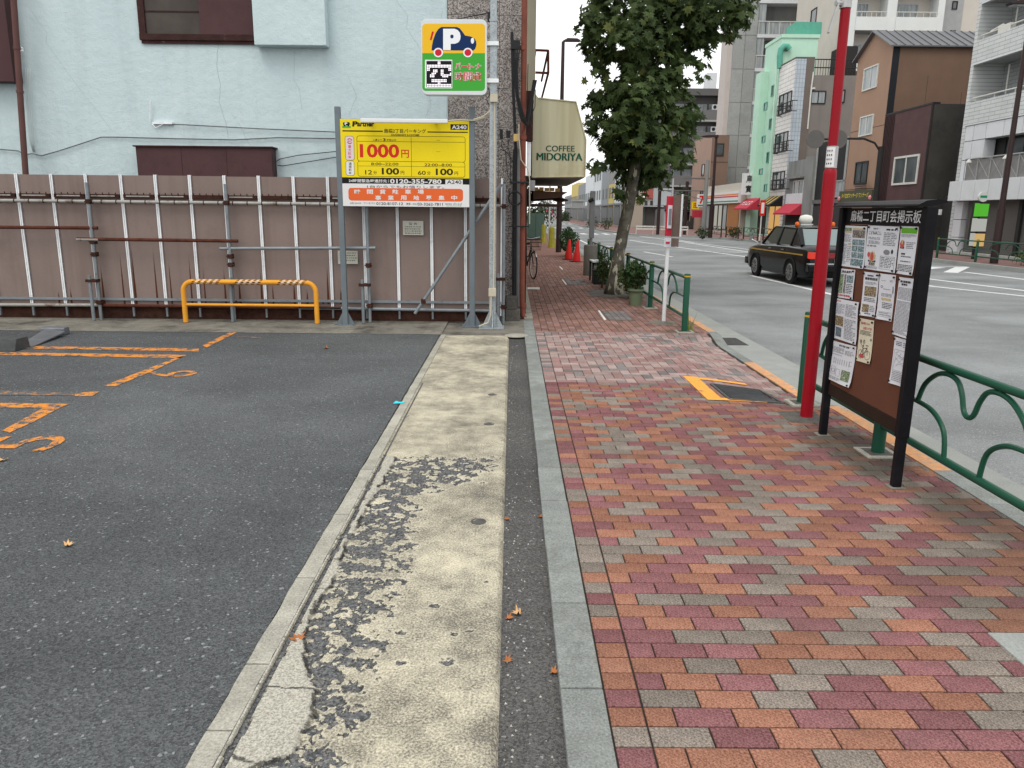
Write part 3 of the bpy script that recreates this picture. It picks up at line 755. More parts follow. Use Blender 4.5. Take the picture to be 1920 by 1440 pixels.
# ---------------------------------------------------- building behind the fence
WY = 12.2
t = NT('stucco')
n1 = t.noise(1.3, 6, .6); n2 = t.noise(60, 5, .7)
c = t.mix(t.mr(n1, .3, .7), (.50, .605, .63), (.56, .665, .685)); c = t.scale(c, t.mr(n2, .3, .7, .955, 1.04))
c = t.mix(t.math('MULTIPLY', t.mr(t.noise(1.0, 5, .65, t.vmap((3, 3, .3))), .50, .70), .28), c, (.38, .455, .475))
t.bump(t.math('ADD', t.noise(55, 5, .7), t.math('MULTIPLY', t.noise(9, 4), 2.0)), .55, .012); t.done(c, .9, 0, .15)
t = NT('granite_clad'); v = t.sep(t.voro(75, out='Color'))
c = t.mix(t.mr(v[0], .2, .8), (.14, .125, .118), (.40, .365, .34)); c = t.mix(t.mr(t.sep(t.voro(60, out='Color'))[1], .86, .89), c, (.08, .07, .07))
c = t.scale(c, t.mr(t.noise(1.5, 4), .3, .7, .82, 1.12)); t.done(c, .6, 0, .4)
mat('maroon_paint', (.080, .040, .042), .6, .10, 1.5, .05, 40, spec=.35, dirt=((.05, .028, .028), 4, .5, .7, .5))
mat('maroon_wood', (.045, .022, .020), .8, .3, 5, .2, 40, bump=.4, bs=30, rust=((.18, .16, .14), 10, .62, .6))
mat('window_dark', (.060, .050, .043), .25, .35, 2.2, .02, 30, spec=.5)
mat('brown_pipe', (.120, .060, .055), .6, .12, 3)
bld = thing('stucco_building', 'pale blue stucco two-storey building with maroon shutters rising behind the brown fence', 'building', (-4, WY, 0))
xw = at_y(839, 120, WY).x
XG = .20
MB().box(-14, xw, WY, 24, 0, 7.6).build('wall', 'stucco', bld)
# hairline cracks: thin grooves drawn as slim dark seams
mat('crack_dark', (.30, .36, .375), .95, 0)
def crack(pts, r=.0016, parent=None):
    q = MB(); P = []
    for (a, b), (c_, d) in zip(pts, pts[1:]):
        for i in range(5): P.append((lerp(a, c_, i/5)+rnd.uniform(-.7, .7), lerp(b, d, i/5)))
    P.append(pts[-1]); q.tube([at_y(x, y, WY-.0005) for x, y in P], r, 4); q.build('crack', 'crack_dark', bld)
crack([(48,5),(88,62),(87,80),(140,155),(210,245)]); crack([(409,84),(406,120),(413,160),(411,190),(425,235),(428,258)], .0024); crack([(434,213),(450,235),(468,272)])
crack([(552,95),(551,150),(561,165),(566,205)]); crack([(743,0),(765,30),(762,52),(787,90)]); crack([(652,140),(668,180),(655,215)]); crack([(805,180),(807,200),(797,220)]); crack([(830,20),(827,35)]); crack([(68,295),(90,325)])
# upper window with sliding shutter and shutter box
w0, w1 = at_y(264, 72, WY), at_y(484, 79, WY)
win = MB(); zt = 5.35
win.box(w0.x, w1.x, WY-.05, WY-.004, w0.z-.03, w0.z+.06); win.box(w0.x, w0.x+.10, WY-.04, WY-.004, w0.z+.06, zt)
wo = win.build('window_frame', 'maroon_wood', bld, bevel=.006)
q = MB(); q.box(w0.x+.02, w1.x, WY-.03, WY-.022, w0.z-.075, w0.z-.03); q.build('sill', 'maroon_wood', wo)
xm = at_y(376, 40, WY).x
for k, (za, zb) in enumerate(((w0.z+.06, w0.z+.36), (w0.z+.38, w0.z+.74), (w0.z+.76, zt))):
    MB().box(w0.x+.10, xm+.02, WY-.014, WY-.006, za, zb).build('pane', 'window_dark', wo)
    MB().box(w0.x+.10, xm, WY-.022, WY-.004, zb, zb+.02).build('glazing_bar', 'maroon_wood', wo)
q = MB(); q.box(xm, w1.x, WY-.036, WY-.006, w0.z+.05, zt); q.build('shutter', 'maroon_paint', wo)
q = MB(); q.box(xm+.005, w1.x-.01, WY-.040, WY-.0365, w0.z+.60, w0.z+.615); q.build('shutter_rib', 'maroon_wood', wo)
b0, b1 = at_y(483, 84, WY-.2), at_y(612, 90, WY-.2)
q = MB(); q.box(w1.x+.003, b1.x, WY-.20, WY-.002, b0.z+.0, 5.6); q.build('shutter_box', 'stucco', bld, bevel=.01)
# low maroon cover box above the fence
c0, c1 = at_y(254, 275, WY-.24), at_y(508, 278, WY-.24)
q = MB(); q.box(c0.x, c1.x, WY-.24, WY-.002, 1.6, c0.z); lb_ = q.build('window_cover', 'maroon_paint', bld)
MB().box(c0.x-.03, c1.x+.03, WY-.27, WY-.002, c0.z, c0.z+.02).build('cover_lip', 'maroon_wood', lb_)
for k in range(1, 3):
    x = lerp(c0.x, c1.x, k/3); MB().box(x-.002, x+.002, WY-.243, WY-.239, 1.6, c0.z).build('cover_seam', 'maroon_wood', lb_)
# corner annexe at far left with downpipe
xa = at_y(32, 60, WY).x
q = MB(); q.box(-14, xa, WY-.22, WY-.002, at_y(32, 157, WY).z, 7); q.build('annexe', 'maroon_paint', bld)
q = MB(); q.tube([at_y(20, -80, WY-.28), at_y(48, 325, WY-.28), at_y(55, 420, WY-.28)], .042, 10); dp = q.build('downpipe', 'brown_pipe', bld, smooth='auto')
for py in (90, 172):
    p = at_y(lerp(20, 48, (py+80)/405), py, WY-.28); q = MB(); q.tube([(p.x, p.y, p.z-.02), (p.x, p.y, p.z+.02)], .05, 10); q.build('collar', 'brown_pipe', dp)
p = at_y(41, 92, WY-.17); q = MB(); q.lathe([(.012, -.04), (.024, -.03), (.016, -.01), (.024, .01), (.012, .03)], p, 10); q.build('insulator', 'strip_white', bld)
# granite clad corner, cladding slabs with open joints
MB().box(xw+.002, XG-.02, WY+.002, 13.4, 0, 7.6).build('corner_core', 'block_concrete', bld)
zr = [0, .55, 1.15, 1.75, 2.35]+[at_y(900, y, WY-.03).z for y in (166, 27)]
zr = [0.0, .62, 1.24, 1.86, 2.48, 3.10+.0, 3.80, 4.40, 5.0, 5.7, 6.4, 7.1]
zr = [.0, .5, 1.1, 1.72, 2.34, 2.9]+[at_y(900, 166, WY-.03).z, at_y(900, 28, WY-.03).z, 5.35, 6.0, 6.7, 7.5]
xmid = at_y(936, 100, WY-.03).x
for za, zb in zip(zr, zr[1:]):
    for xa_, xb_ in ((xw+.006, xmid), (xmid, XG-.02)):
        q = MB(); q.box(xa_+.003, xb_-.003, WY-.03, WY, za+.003, zb-.003); q.build('granite_slab', 'granite_clad', bld)
# pipes and cables at the corner
mat('black_plastic', (.025, .026, .028), .5, .15, 20, spec=.4); mat('red_pipe', (.20, .066, .045), .6, .2, 4, .08, 50, dirt=((.09, .04, .03), 5, .5, .7, .6))
mat('beige_pvc', (.50, .46, .36), .5, .08, 6); mat('yellow_box', (.62, .44, .17), .6, .15, 9); mat('grey_conduit', (.24, .245, .25), .6, .15, 6)
svc = thing('service_riser', 'rusty red downpipe with black conduits, cables and meter boxes on the building corner', 'downpipe', (.15, 12.0, 0))
def px_tube(nm, pts, Y, r, m, n=8, par=svc):
    q = MB(); q.tube([at_y(x, y, Y) for x, y in pts], r, n); return q.build(nm, m, par, smooth='auto')
px_tube('red_downpipe', [(984, -60), (981, 250), (979, 560), (980, 592), (988, 600), (994, 602)], 11.98, .042, 'red_pipe', 10)
for y in (90, 258, 573):
    p = at_y(981, y, 11.98); q = MB(); q.tube([(p.x, p.y, p.z-.03), (p.x, p.y, p.z+.03)], .052, 10); q.build('pipe_collar', 'red_pipe', svc)
px_tube('black_conduit', [(966, 280), (965, 330), (964, 560)], 12.05, .034, 'black_plastic')
px_tube('thin_conduit', [(960, 60), (962, 160), (967, 280)], 12.03, .022, 'black_plastic')
px_tube('grey_conduit', [(972, 280), (971, 575)], 12.08, .03, 'grey_conduit')
for a in range(5): px_tube('hanging_cable', [(962+3*a, 75+4*a), (962+2*a, 130), (968+a, 180), (976+2*a, 222), (986+a, 235), (994+a, 190), (1000+a*1.5, 150)], 11.93-.01*a, .009, 'black_plastic', 6)
for pts in ([(990, 120), (988, 200), (984, 240), (978, 250)], [(997, 165), (1000, 190), (996, 225), (986, 240), (980, 236)], [(1004, 168), (1003, 200), (990, 232)], [(938, 280), (950, 285), (960, 300), (966, 315)], [(942, 262), (940, 275), (948, 285), (952, 330), (962, 345)], [(955, 262), (952, 275), (956, 290), (958, 345)], [(955, 360), (953, 372), (960, 380), (966, 372)], [(984, 330), (990, 350), (992, 400)]): px_tube('cable', pts, 11.92, .006, 'black_plastic', 5)
px_tube('white_cable', [(973, 232), (973, 260), (977, 300), (990, 318), (993, 335), (993, 420)], 11.9, .008, 'beige_pvc', 6)
def px_box(nm, x0, y0, x1, y1, Y, d, m, par=svc, bev=.004):
    a, b = at_y(x0, y0, Y), at_y(x1, y1, Y); q = MB(); q.box(a.x, b.x, Y, Y+d, b.z, a.z); return q.build(nm, m, par, bevel=bev)
px_box('meter_box', 937, 242, 943, 260, 11.95, .08, 'black_plastic'); px_box('meter_box', 949, 245, 957, 258, 11.95, .08, 'black_plastic'); px_box('junction_box', 963, 251, 972, 265, 11.93, .07, 'yellow_box')
px_box('weather_board', 986, 170, 999, 265, 12.12, .06, 'maroon_wood'); px_box('pale_board', 988, 266, 995, 330, 12.14, .05, 'strip_white'); px_box('junction_box', 994, 338, 1003, 358, 12.02, .08, 'grey_conduit')
px_box('cable_clip_bank', 958, 75, 975, 92, 11.9, .08, 'black_plastic')
px_box('support_bracket', 955, 340, 992, 344, 11.9, .03, 'black_plastic'); px_box('support_bracket', 955, 423, 992, 426, 11.9, .03, 'black_plastic')
q = MB(); q.tube(arc(at_y(966, 372, 11.9), .10, 0, 350, 16, (1,0,0), (0,0,1)), .012, 6); q.build('cable_coil', 'black_plastic', svc, smooth='auto')
blk = MB(); a, b = at_y(948, 560, 11.7), at_y(975, 606, 11.7)
blk.box(a.x, b.x, 11.7, 12.1, 0, .17); blk.box(a.x+.01, b.x-.05, 11.72, 12.1, .172, .36)
one('concrete_block', blk, 'block_concrete', 'two stacked dirty concrete blocks at the foot of the building corner', 'block', bevel=.008)
q = MB(); g = gz(968, 629); q.lathe([(.16, -.005), (.16, .004), (.13, .006), (.12, .003)], (g.x, g.y, .0), 20)
one('round_cover', q, 'edging_concrete', 'round concrete cover with a dark rim where the strip meets the pavement', 'manhole cover')
# wall cables
def wall_cable(pts, Y, r, lab, m='black_plastic'):
    q = MB(); q.tube([at_y(x, y, Y) for x, y in pts], r, 6); one('wall_cable', q, m, lab, 'cable', 'cables on the stucco wall', smooth=True)
mat('cable_grey', (.11, .12, .125), .6, .1, 10)
wall_cable([(-10,279),(35,283),(45,290),(60,288),(78,292),(110,283),(190,257),(215,257),(330,260),(440,262),(520,258),(640,260)], WY-.03, .0075, 'long grey cable sagging across the stucco wall from the downpipe', 'cable_grey')
wall_cable([(300,232),(350,234),(480,241),(640,248)], WY-.04, .007, 'upper dark cable running from the small bracket to the sign', 'cable_grey')
wall_cable([(515,305),(525,298),(560,291),(640,283)], WY-.05, .006, 'thin wire rising from the maroon cover to the sign, upper of two')
wall_cable([(520,310),(530,311),(580,303),(640,293)], WY-.05, .006, 'thin wire rising from the maroon cover to the sign, lower of two')
q = MB(); q.tube([at_y(282, 188, WY-.05), at_y(281, 228, WY-.03)], .008, 6); q.box(at_y(268,0,WY).x, at_y(306,0,WY).x, WY-.05, WY-.002, at_y(280,233,WY).z, at_y(280,229,WY).z); q.tube([at_y(285, 232, WY-.04), at_y(292, 240, WY-.06), at_y(305, 233, WY-.04)], .006, 6)
one('wall_bracket', q, 'strip_white', 'small rusty white cable bracket on the stucco wall', 'bracket')
mat('white_cable', (.50, .55, .55), .6)
for k in range(4): wall_cable([(48+3*k, 128), (50+3*k, 200), (55+2.5*k, 260), (62+k, 285)], WY-.02-.006*k, .005, 'white vertical cable in the bunch beside the brown downpipe', 'white_cable')
# ---------------------------------------------------- parking tariff sign
SY = 11.05
mat('post_steel', (.155, .185, .205), .5, .08, 8, .03, 80, metal=.2, spec=.4)
mat('sign_yellow', (.79, .62, .012), .4, .03, 3, spec=.4); mat('sign_white', (.70, .70, .70), .4, .03, 3); mat('sign_black', (.012, .012, .013), .4, 0); mat('sign_red', (.60, .025, .02), .4, 0); mat('sign_orange', (.70, .13, .035), .4, .02, 3); mat('sign_ink', (.03, .022, .012), .5, 0); mat('sign_pink', (.68, .58, .60), .4, 0); mat('sign_magenta', (.50, .04, .12), .4, 0); mat('sign_green', (.10, .40, .06), .4, 0); mat('tube_white', (.70, .72, .72), .35, .03, 5, spec=.5)
sg = thing('parking_tariff_sign', 'yellow and white parking tariff board on two grey steel posts before the fence', 'sign', (-1.5, SY, 0))
def SG(zx, zy, Y=SY): return at_y(630+zx/7.111, 210+zy/7.111, Y)
m_px = (SG(1800, 700)-SG(100, 700)).length/1700
for px in (632.5, 885):
    q = MB(); a = at_y(px, 200, SY+.04); q.box(a.x-.038, a.x+.038, SY+.005, SY+.08, .01, a.z); pp = q.build('post', 'post_steel', sg, bevel=.006)
    q = MB(); q.box(a.x-.15, a.x+.15, SY-.08, SY+.16, .004, .018)
    for s in (-1, 1): q.add([(a.x+s*.038, SY+.04, .018), (a.x+s*.13, SY+.04, .018), (a.x+s*.038, SY+.04, .20), (a.x+s*.038, SY+.046, .018), (a.x+s*.13, SY+.046, .018), (a.x+s*.038, SY+.046, .20)], [(0,1,2),(5,4,3),(1,0,3,4),(2,1,4,5)])
    for dx, dy in ((-.12,-.05),(.12,-.05),(-.12,.13),(.12,.13)): q.lathe([(.014,.018),(.014,.034),(.006,.036)], (a.x+dx, SY+dy, 0), 6)
    q.build('base_plate', 'post_steel', pp)
tl, tr, bl, br = SG(55, 65), SG(1780, 130), SG(85, 1250), SG(1778, 1278)
zT, zB = (tl.z+tr.z)/2, (bl.z+br.z)/2; xl_, xr_ = (tl.x+bl.x)/2, (tr.x+br.x)/2
MB().box(xl_, xr_, SY+.002, SY+.022, zB, zT).build('board', 'post_steel', sg)
def sgz(zy): return SG(900, zy).z
def panel(nm, z0, z1, m): return MB().box(xl_+.003, xr_-.003, SY-.002, SY+.002, z0, z1).build(nm, m, sg)
panel('yellow_panel', sgz(878), zT-.003, 'sign_yellow'); panel('black_band', sgz(960), sgz(878), 'sign_black'); panel('white_panel', zB+.003, sgz(960), 'sign_white')
SL = {}
def smb(m): return SL.setdefault(m, MB())
def st(body, x0, y0, x1, y1, m, bold=.012, d=.0035, shear=0):
    c = SG((x0+x1)/2, (y0+y1)/2, SY-d); add_text(smb(m), body, c, (1,0,0), (0,0,1), (x1-x0)*m_px, (y1-y0)*m_px, bold, shear=shear)
def sr(x0, y0, x1, y1, m, d=.003, rad=0):
    c = SG((x0+x1)/2, (y0+y1)/2, SY-d); w, h = (x1-x0)*m_px/2, (y1-y0)*m_px/2
    poly = rrect(c.x-w, c.x+w, c.z-h, c.z+h, rad*m_px) if rad else [(c.x-w,c.z-h),(c.x+w,c.z-h),(c.x+w,c.z+h),(c.x-w,c.z+h)]
    smb(m).add([(a, SY-d, b) for a, b in poly], [tuple(range(len(poly)))])
def sframe(x0, y0, x1, y1, m, th, rad, inner):
    sr(x0, y0, x1, y1, m, .0026, rad); sr(x0+th, y0+th, x1-th, y1-th, inner, .0030, rad-th)
st('P', 215, 125, 285, 192, 'sign_black', .05, .0036, .12); st('artner', 280, 130, 505, 192, 'sign_black', .035, .0036, .12)
sr(80, 98, 196, 185, 'sign_yellow', .0028); sr(84, 185, 196, 213, 'sign_green', .0030)
for (x0, y0, x1, y1) in ((93, 135, 185, 178),): sr(x0, y0, x1, y1, 'sign_black', .0032, 20)
st('P', 115, 138, 152, 172, 'sign_white', .05, .0038)
for cx in (112, 165): sr(cx-12, 168, cx+12, 192, 'sign_black', .0040, 11.9)
sr(1527, 166, 1755, 236, 'sign_black'); st('A240', 1543, 178, 1740, 228, 'sign_white', .03)
sr(88, 246, 622, 262, 'sign_ink'); sr(1222, 262, 1755, 276, 'sign_ink')
st('扇橋2丁目パーキング', 642, 226, 1197, 280, 'sign_ink', .012); st('OUGIBASHI 2-CHOME', 735, 294, 1110, 318, 'sign_ink', .02)
sframe(283, 330, 1722, 658, 'sign_ink', 6, 34, 'sign_yellow'); sframe(288, 662, 1722, 864, 'sign_ink', 6, 34, 'sign_yellow')
sframe(122, 328, 243, 638, 'sign_ink', 5, 30, 'sign_pink'); sframe(130, 654, 246, 846, 'sign_ink', 5, 30, 'sign_white')
for seg_ in ((290, 395, 1716, 400), (290, 724, 1714, 728)): sr(*seg_, 'sign_ink', .0034)
sr(1002, 345, 1007, 650, 'sign_ink', .0034); sr(1004, 668, 1009, 855, 'sign_ink', .0034)
for i, ch in enumerate('最大料金'): st(ch, 162, 442+i*46, 204, 482+i*46, 'sign_magenta', .012)
for i, ch in enumerate('通常料金'): st(ch, 170, 672+i*41, 208, 708+i*41, 'sign_ink', .012)
q = smb('sign_magenta'); cc = SG(182, 388, SY-.004); rr_ = 36*m_px
for a0 in (15, 195):
    oa = [(cc.x+rr_*math.cos(R(a0+15*i)), cc.z+rr_*math.sin(R(a0+15*i))) for i in range(10)]; ia = [(cc.x+rr_*.68*math.cos(R(a0+15*i)), cc.z+rr_*.68*math.sin(R(a0+15*i))) for i in range(9, -1, -1)]
    q.add([(a, cc.y, b) for a, b in oa+ia], [(i, i+1, 18-i, 19-i) for i in range(9)])
st('MAX', 158, 380, 206, 396, 'sign_magenta', .03)
st('入庫より', 490, 360, 612, 386, 'sign_ink'); st('3', 625, 352, 662, 388, 'sign_ink', .03); st('時間以内', 676, 360, 800, 388, 'sign_ink')
sr(1338, 376, 1388, 380, 'sign_ink'); sr(1338, 526, 1388, 530, 'sign_ink')
st('1000', 318, 432, 842, 606, 'sign_red', .03); st('円', 870, 505, 972, 610, 'sign_red', .02)
st('8:00~22:00', 468, 676, 832, 712, 'sign_ink', .014); st('22:00~8:00', 1180, 688, 1544, 724, 'sign_ink', .014)
st('12', 388, 775, 482, 832, 'sign_ink', .015); st('分', 498, 784, 545, 832, 'sign_ink', .012); st('100', 610, 748, 842, 834, 'sign_ink', .03); st('円', 862, 786, 910, 834, 'sign_ink', .012)
st('60', 1092, 784, 1196, 838, 'sign_ink', .015); st('分', 1215, 790, 1262, 838, 'sign_ink', .012); st('100', 1330, 756, 1562, 842, 'sign_ink', .03); st('円', 1580, 796, 1628, 842, 'sign_ink', .012)
st('24時間緊急時連絡先', 168, 896, 682, 940, 'sign_white', .014); st(':', 694, 902, 706, 936, 'sign_white', .02); st('0120-355-780', 720, 896, 1408, 956, 'sign_white', .03)
sr(1458, 902, 1690, 968, 'sign_white', .0032); st('A240', 1480, 910, 1672, 958, 'sign_black', .012, .004)
st('1台からでもお借りします。', 412, 980, 1445, 1016, 'sign_ink', .0)
sr(160, 1020, 1700, 1186, 'sign_orange', .0030, 40)
for i, ch in enumerate('時間貸駐車場'): st(ch, 243+i*169, 1034, 325+i*169, 1094, 'sign_white', .022)
for i, ch in enumerate('事業用地募集中'): st(ch, 522+i*169, 1114, 602+i*169, 1174, 'sign_white', .022)
st('お問い合わせ先', 188, 1204, 338, 1228, 'sign_ink', 0); st('フリーダイヤル', 368, 1202, 525, 1230, 'sign_ink', 0); st('0120-8107-12', 536, 1204, 896, 1240, 'sign_ink', .012); st('携帯・PHS', 936, 1212, 1075, 1242, 'sign_ink', 0); st('03-3262-7811', 1084, 1212, 1426, 1248, 'sign_ink', .012); st('株式会社', 1458, 1216, 1546, 1240, 'sign_ink', 0); st('パートナ', 1560, 1212, 1680, 1246, 'sign_ink', .012, .004, .1); sr(1468, 1250, 1676, 1255, 'sign_green')
for m, q in SL.items(): q.build('lettering', m, sg, recalc=False)
# lamp tube above the board
la_ = thing('sign_lamp', 'white fluorescent batten lamp fixed above the parking tariff board', 'lamp', (-1.5, SY-.2, 2.8))
a, b = SG(330, 112, SY-.16), SG(1492, 118, SY-.16)
q = MB(); q.box(a.x, b.x, SY-.20, SY-.12, a.z-.03, a.z+.025); q.build('housing', 'tube_white', la_, bevel=.012)
for t_ in (.1, .85): q = MB(); x = lerp(a.x, b.x, t_); q.box(x-.015, x+.015, SY-.15, SY+.0, a.z-.01, a.z+.01); q.build('arm', 'post_steel', la_)
q = MB(); q.tube([b, at_y(860, 225, SY-.1), at_y(890, 226, SY), at_y(912, 220, SY), at_y(923, 208, SY-.05), at_y(924, 190, 10.95)], .011, 8); q.build('supply_cable', 'beige_pvc', la_, smooth=True)
# ---------------------------------------------------- galvanised pole and projecting P sign
PYY = 10.96
t = NT('galvanised'); v = t.sep(t.voro(55, out='Color')); c = t.mix(v[0], (.27, .31, .335), (.41, .45, .47)); c = t.mix(t.math('MULTIPLY', t.mr(t.noise(3, 5), .5, .7), .3), c, (.2, .2, .2)); t.done(c, .45, .35, .5)
pl = thing('steel_pole', 'galvanised steel pole with flanged base carrying the illuminated parking sign', 'pole', (-.27, PYY, 0))
px_c = at_y(924, 400, PYY).x
q = MB(); q.box(px_c-.048, px_c+.048, PYY-.048, PYY+.048, .012, at_y(927, 40, PYY).z); q.build('lower_mast', 'galvanised', pl, bevel=.006)
zj = at_y(927, 40, PYY).z
q = MB(); q.box(px_c-.055, px_c+.055, PYY-.055, PYY+.055, zj-.01, zj+.02); q.box(px_c-.043, px_c+.043, PYY-.043, PYY+.043, zj+.02, 6.2); q.build('upper_mast', 'galvanised', pl, bevel=.004)
q = MB(); q.box(px_c-.19, px_c+.17, PYY-.17, PYY+.17, .004, .018)
for dx, dy in ((1,0),(-1,0),(0,1),(0,-1)):
    q.add([(px_c+dx*.048, PYY+dy*.048-.004*abs(dx), .018), (px_c+dx*.15, PYY+dy*.15-.004*abs(dx), .018), (px_c+dx*.048, PYY+dy*.048-.004*abs(dx), .24),
           (px_c+dx*.048+.008*abs(dy), PYY+dy*.048+.004*abs(dx), .018), (px_c+dx*.15+.008*abs(dy), PYY+dy*.15+.004*abs(dx), .018), (px_c+dx*.048+.008*abs(dy), PYY+dy*.048+.004*abs(dx), .24)], [(0,1,2),(5,4,3),(0,3,4,1),(1,4,5,2)])
q.build('base_plate', 'galvanised', pl)
px_box('junction_box', 919, 176, 933, 191, PYY-.10, .06, 'beige_pvc', pl); px_box('junction_box', 916, 541, 930, 556, PYY-.12, .07, 'beige_pvc', pl)
px_tube('conduit', [(927, 190), (928, 300), (925.5, 541)], PYY-.06, .011, 'beige_pvc', 8, pl); px_tube('cable', [(921, 190), (919, 208), (905, 219), (888, 224)], PYY-.04, .009, 'beige_pvc', 8, pl)
px_tube('conduit', [(921, 556), (920, 590), (915, 605), (898, 612)], PYY-.11, .012, 'beige_pvc', 8, pl); px_tube('thin_wire', [(916, 165), (918, 178), (912, 186), (917, 196)], PYY-.06, .006, 'black_plastic', 5, pl)
px_tube('stay_wire', [(832, 41), (916, 24)], PYY-.02, .007, 'black_plastic', 6, pl); px_box('stay_lug', 914, 22, 919, 40, PYY-.03, .05, 'black_plastic', pl)
for y0 in (77, 147): px_box('bracket', 912, y0, 935, y0+8, PYY-.07, .10, 'strip_white', pl)
ps = thing('parking_sign', 'square parking sign with blue car and letter P over a lit white vacancy display', 'sign', (-.8, PYY-.05, 3.2))
GY = PYY-.10
def PS(zx, zy, Y=GY): return at_y(780+zx/9, 30+zy/9, Y)
pm = (PS(1190, 700)-PS(100, 700)).length/1090
c0_ = PS(645, 700); hw, hh = 552*pm, 598*pm
mat('sign_shell', (.62, .66, .67), .35, .03, 5, spec=.5)
q = MB(); q.prism(rrect(c0_.x-hw, c0_.x+hw, c0_.z-hh, c0_.z+hh, 90*pm, 6), lambda a, b, d: (a, d, b), GY+.003, GY+.14); q.build('case', 'sign_shell', ps, smooth='auto')
q = MB(); q.prism(rrect(c0_.x-hw, c0_.x+hw, c0_.z-hh, c0_.z+hh, 90*pm, 6), lambda a, b, d: (a, d, b), GY-.012, GY+.003); q.build('rim', 'sign_shell', ps, bevel=.006)
def face(nm, col):
    t = NT(nm); t.done(col, .3, 0, .45); t.b.inputs['Emission Color'].default_value = (*col, 1); t.b.inputs['Emission Strength'].default_value = .10
face('face_yellow', (.72, .42, .015)); face('face_green', (.045, .32, .035)); face('face_navy', (.002, .020, .085)); face('face_white', (.72, .74, .76)); face('face_red', (.50, .012, .03))
def pface(nm, poly, m, d):
    q = MB(); P = [PS(x, y, GY-d) for x, y in poly]; q.add([(p.x, GY-d, p.z) for p in P], [tuple(range(len(P)))]); return q.build(nm, m, ps, recalc=False)
def zrr(x0, y0, x1, y1, r, n=5): return [(a, b) for a, b in rrect(x0, x1, y0, y1, r, n)]
yl = [p for p in zrr(105, 130, 1165, 1265, 62)]
pface('green_face', yl, 'face_green', .0125)
pface('yellow_face', [(105, 628)]+[(105, 190), (112, 160), (135, 138), (168, 130), (1100, 130), (1135, 138), (1158, 160), (1165, 190)]+[(1165, 628)], 'face_yellow', .0135)
pface('car_mark', [(262, 580), (270, 500), (290, 400), (330, 290), (380, 215), (430, 185), (690, 185), (740, 210), (780, 260), (830, 330), (900, 340), (950, 355), (990, 385), (1015, 430), (1020, 490), (1000, 550), (968, 582)], 'face_navy', .0145)
pface('tail_mark', [(232, 405), (268, 262), (305, 262), (262, 412)], 'face_red', .0145)
pface('letter_p', [(458, 215), (650, 215), (700, 235), (740, 280), (752, 340), (745, 400), (715, 445), (660, 468), (585, 470), (585, 575), (458, 575)], 'face_white', .0155)
pface('letter_hole', zrr(578, 313, 634, 378, 26), 'face_navy', .0162)
def disc(cx, cy, r, m, d, nm): pface(nm, [(cx+r*math.cos(R(i*15)), cy+r*math.sin(R(i*15))) for i in range(24)], m, d)
for cx in (376, 875): disc(cx, 617, 80, 'face_white', .0165, 'wheel_mark'); disc(cx, 617, 57, 'face_red', .0172, 'wheel_mark')
pface('lamp_mark', [(953+28*math.cos(R(i*20)), 417+50*math.sin(R(i*20)+.0)+0) for i in range(18)], 'face_white', .0155)
pface('display_frame', zrr(152, 738, 612, 1220, 6, 2), 'face_white', .0145); pface('display', zrr(176, 758, 602, 1204, 4, 2), 'sign_black', .0152)
emit('led_white', (1, .93, .98), 1.15)
KU = ['.......##.......', '.......##.......', '################', '################', '##............##', '##..###..##...##', '....###..##.....', '...###...##....#', '..###....#######', '..###.....####..', '................', '...##########...', '...##########...', '.......##.......', '################', '################']
q = MB()
for j, rw in enumerate(KU):
    for i, ch in enumerate(rw):
        if ch == '#':
            p = PS(196+i*25.8, 778+j*27.2, GY-.017); s = 11.5*pm
            q.add([(p.x+s*math.cos(R(45*k)), GY-.017, p.z+s*math.sin(R(45*k))) for k in range(8)], [tuple(range(8))])
q.build('led_dots', 'led_white', ps, recalc=False)
def ptext(body, x0, y0, x1, y1):
    c = PS((x0+x1)/2, (y0+y1)/2); 
    for m, d, b in (('face_white', .0150, .045), ('face_red', .0165, .006)):
        q = MB(); e = (b-.006)*260*pm; add_text(q, body, (c.x, GY-d, c.z), (1,0,0), (0,0,1), (x1-x0)*pm+e*.6, (y1-y0)*pm+e*.6, b); q.build('lettering', m, ps, recalc=False)
for i, ch in enumerate('パートナ'):
    ptext(ch, 655+i*115, 790 if i == 0 else (845 if i == 1 else 812), 755+i*115, 905 if i != 1 else 862)
for i, ch in enumerate('時間貸'): ptext(ch, 658+i*153, 955, 800+i*153, 1090)
# ---------------------------------------------------- yellow hoop barrier
mat('barrier_yellow', (.74, .33, .035), .45, .10, 5, .05, 60, rust=((.16, .06, .02), 8, .66, .7), spec=.4); mat('tape_black', (.012, .009, .009), .6, .2, 20); mat('tape_white', (.60, .56, .50), .6, .2, 20)
BY = 11.12
br_ = thing('hoop_barrier', 'yellow tubular hoop barrier with striped black and white top tape', 'barrier', (-3.8, BY, 0))
x0b, x1b, zt_ = at_y(345, 560, BY).x, at_y(593, 560, BY).x, at_y(470, 529, BY).z
rad = .14; pts = [(x0b, BY, .0), (x0b, BY, zt_-rad)]+arc((x0b+rad, BY, zt_-rad), rad, 180, 90, 6, (1,0,0), (0,0,1))[1:]+arc((x1b-rad, BY, zt_-rad), rad, 90, 0, 6, (1,0,0), (0,0,1))+[(x1b, BY, 0)]
q = MB(); q.tube(pts, .036, 12); q.build('hoop', 'barrier_yellow', br_, smooth='auto')
zm = at_y(470, 572, BY).z
q = MB(); q.tube([(x0b, BY, zm), (x1b, BY, zm)], .02, 10); q.build('cross_bar', 'barrier_yellow', br_, smooth='auto')
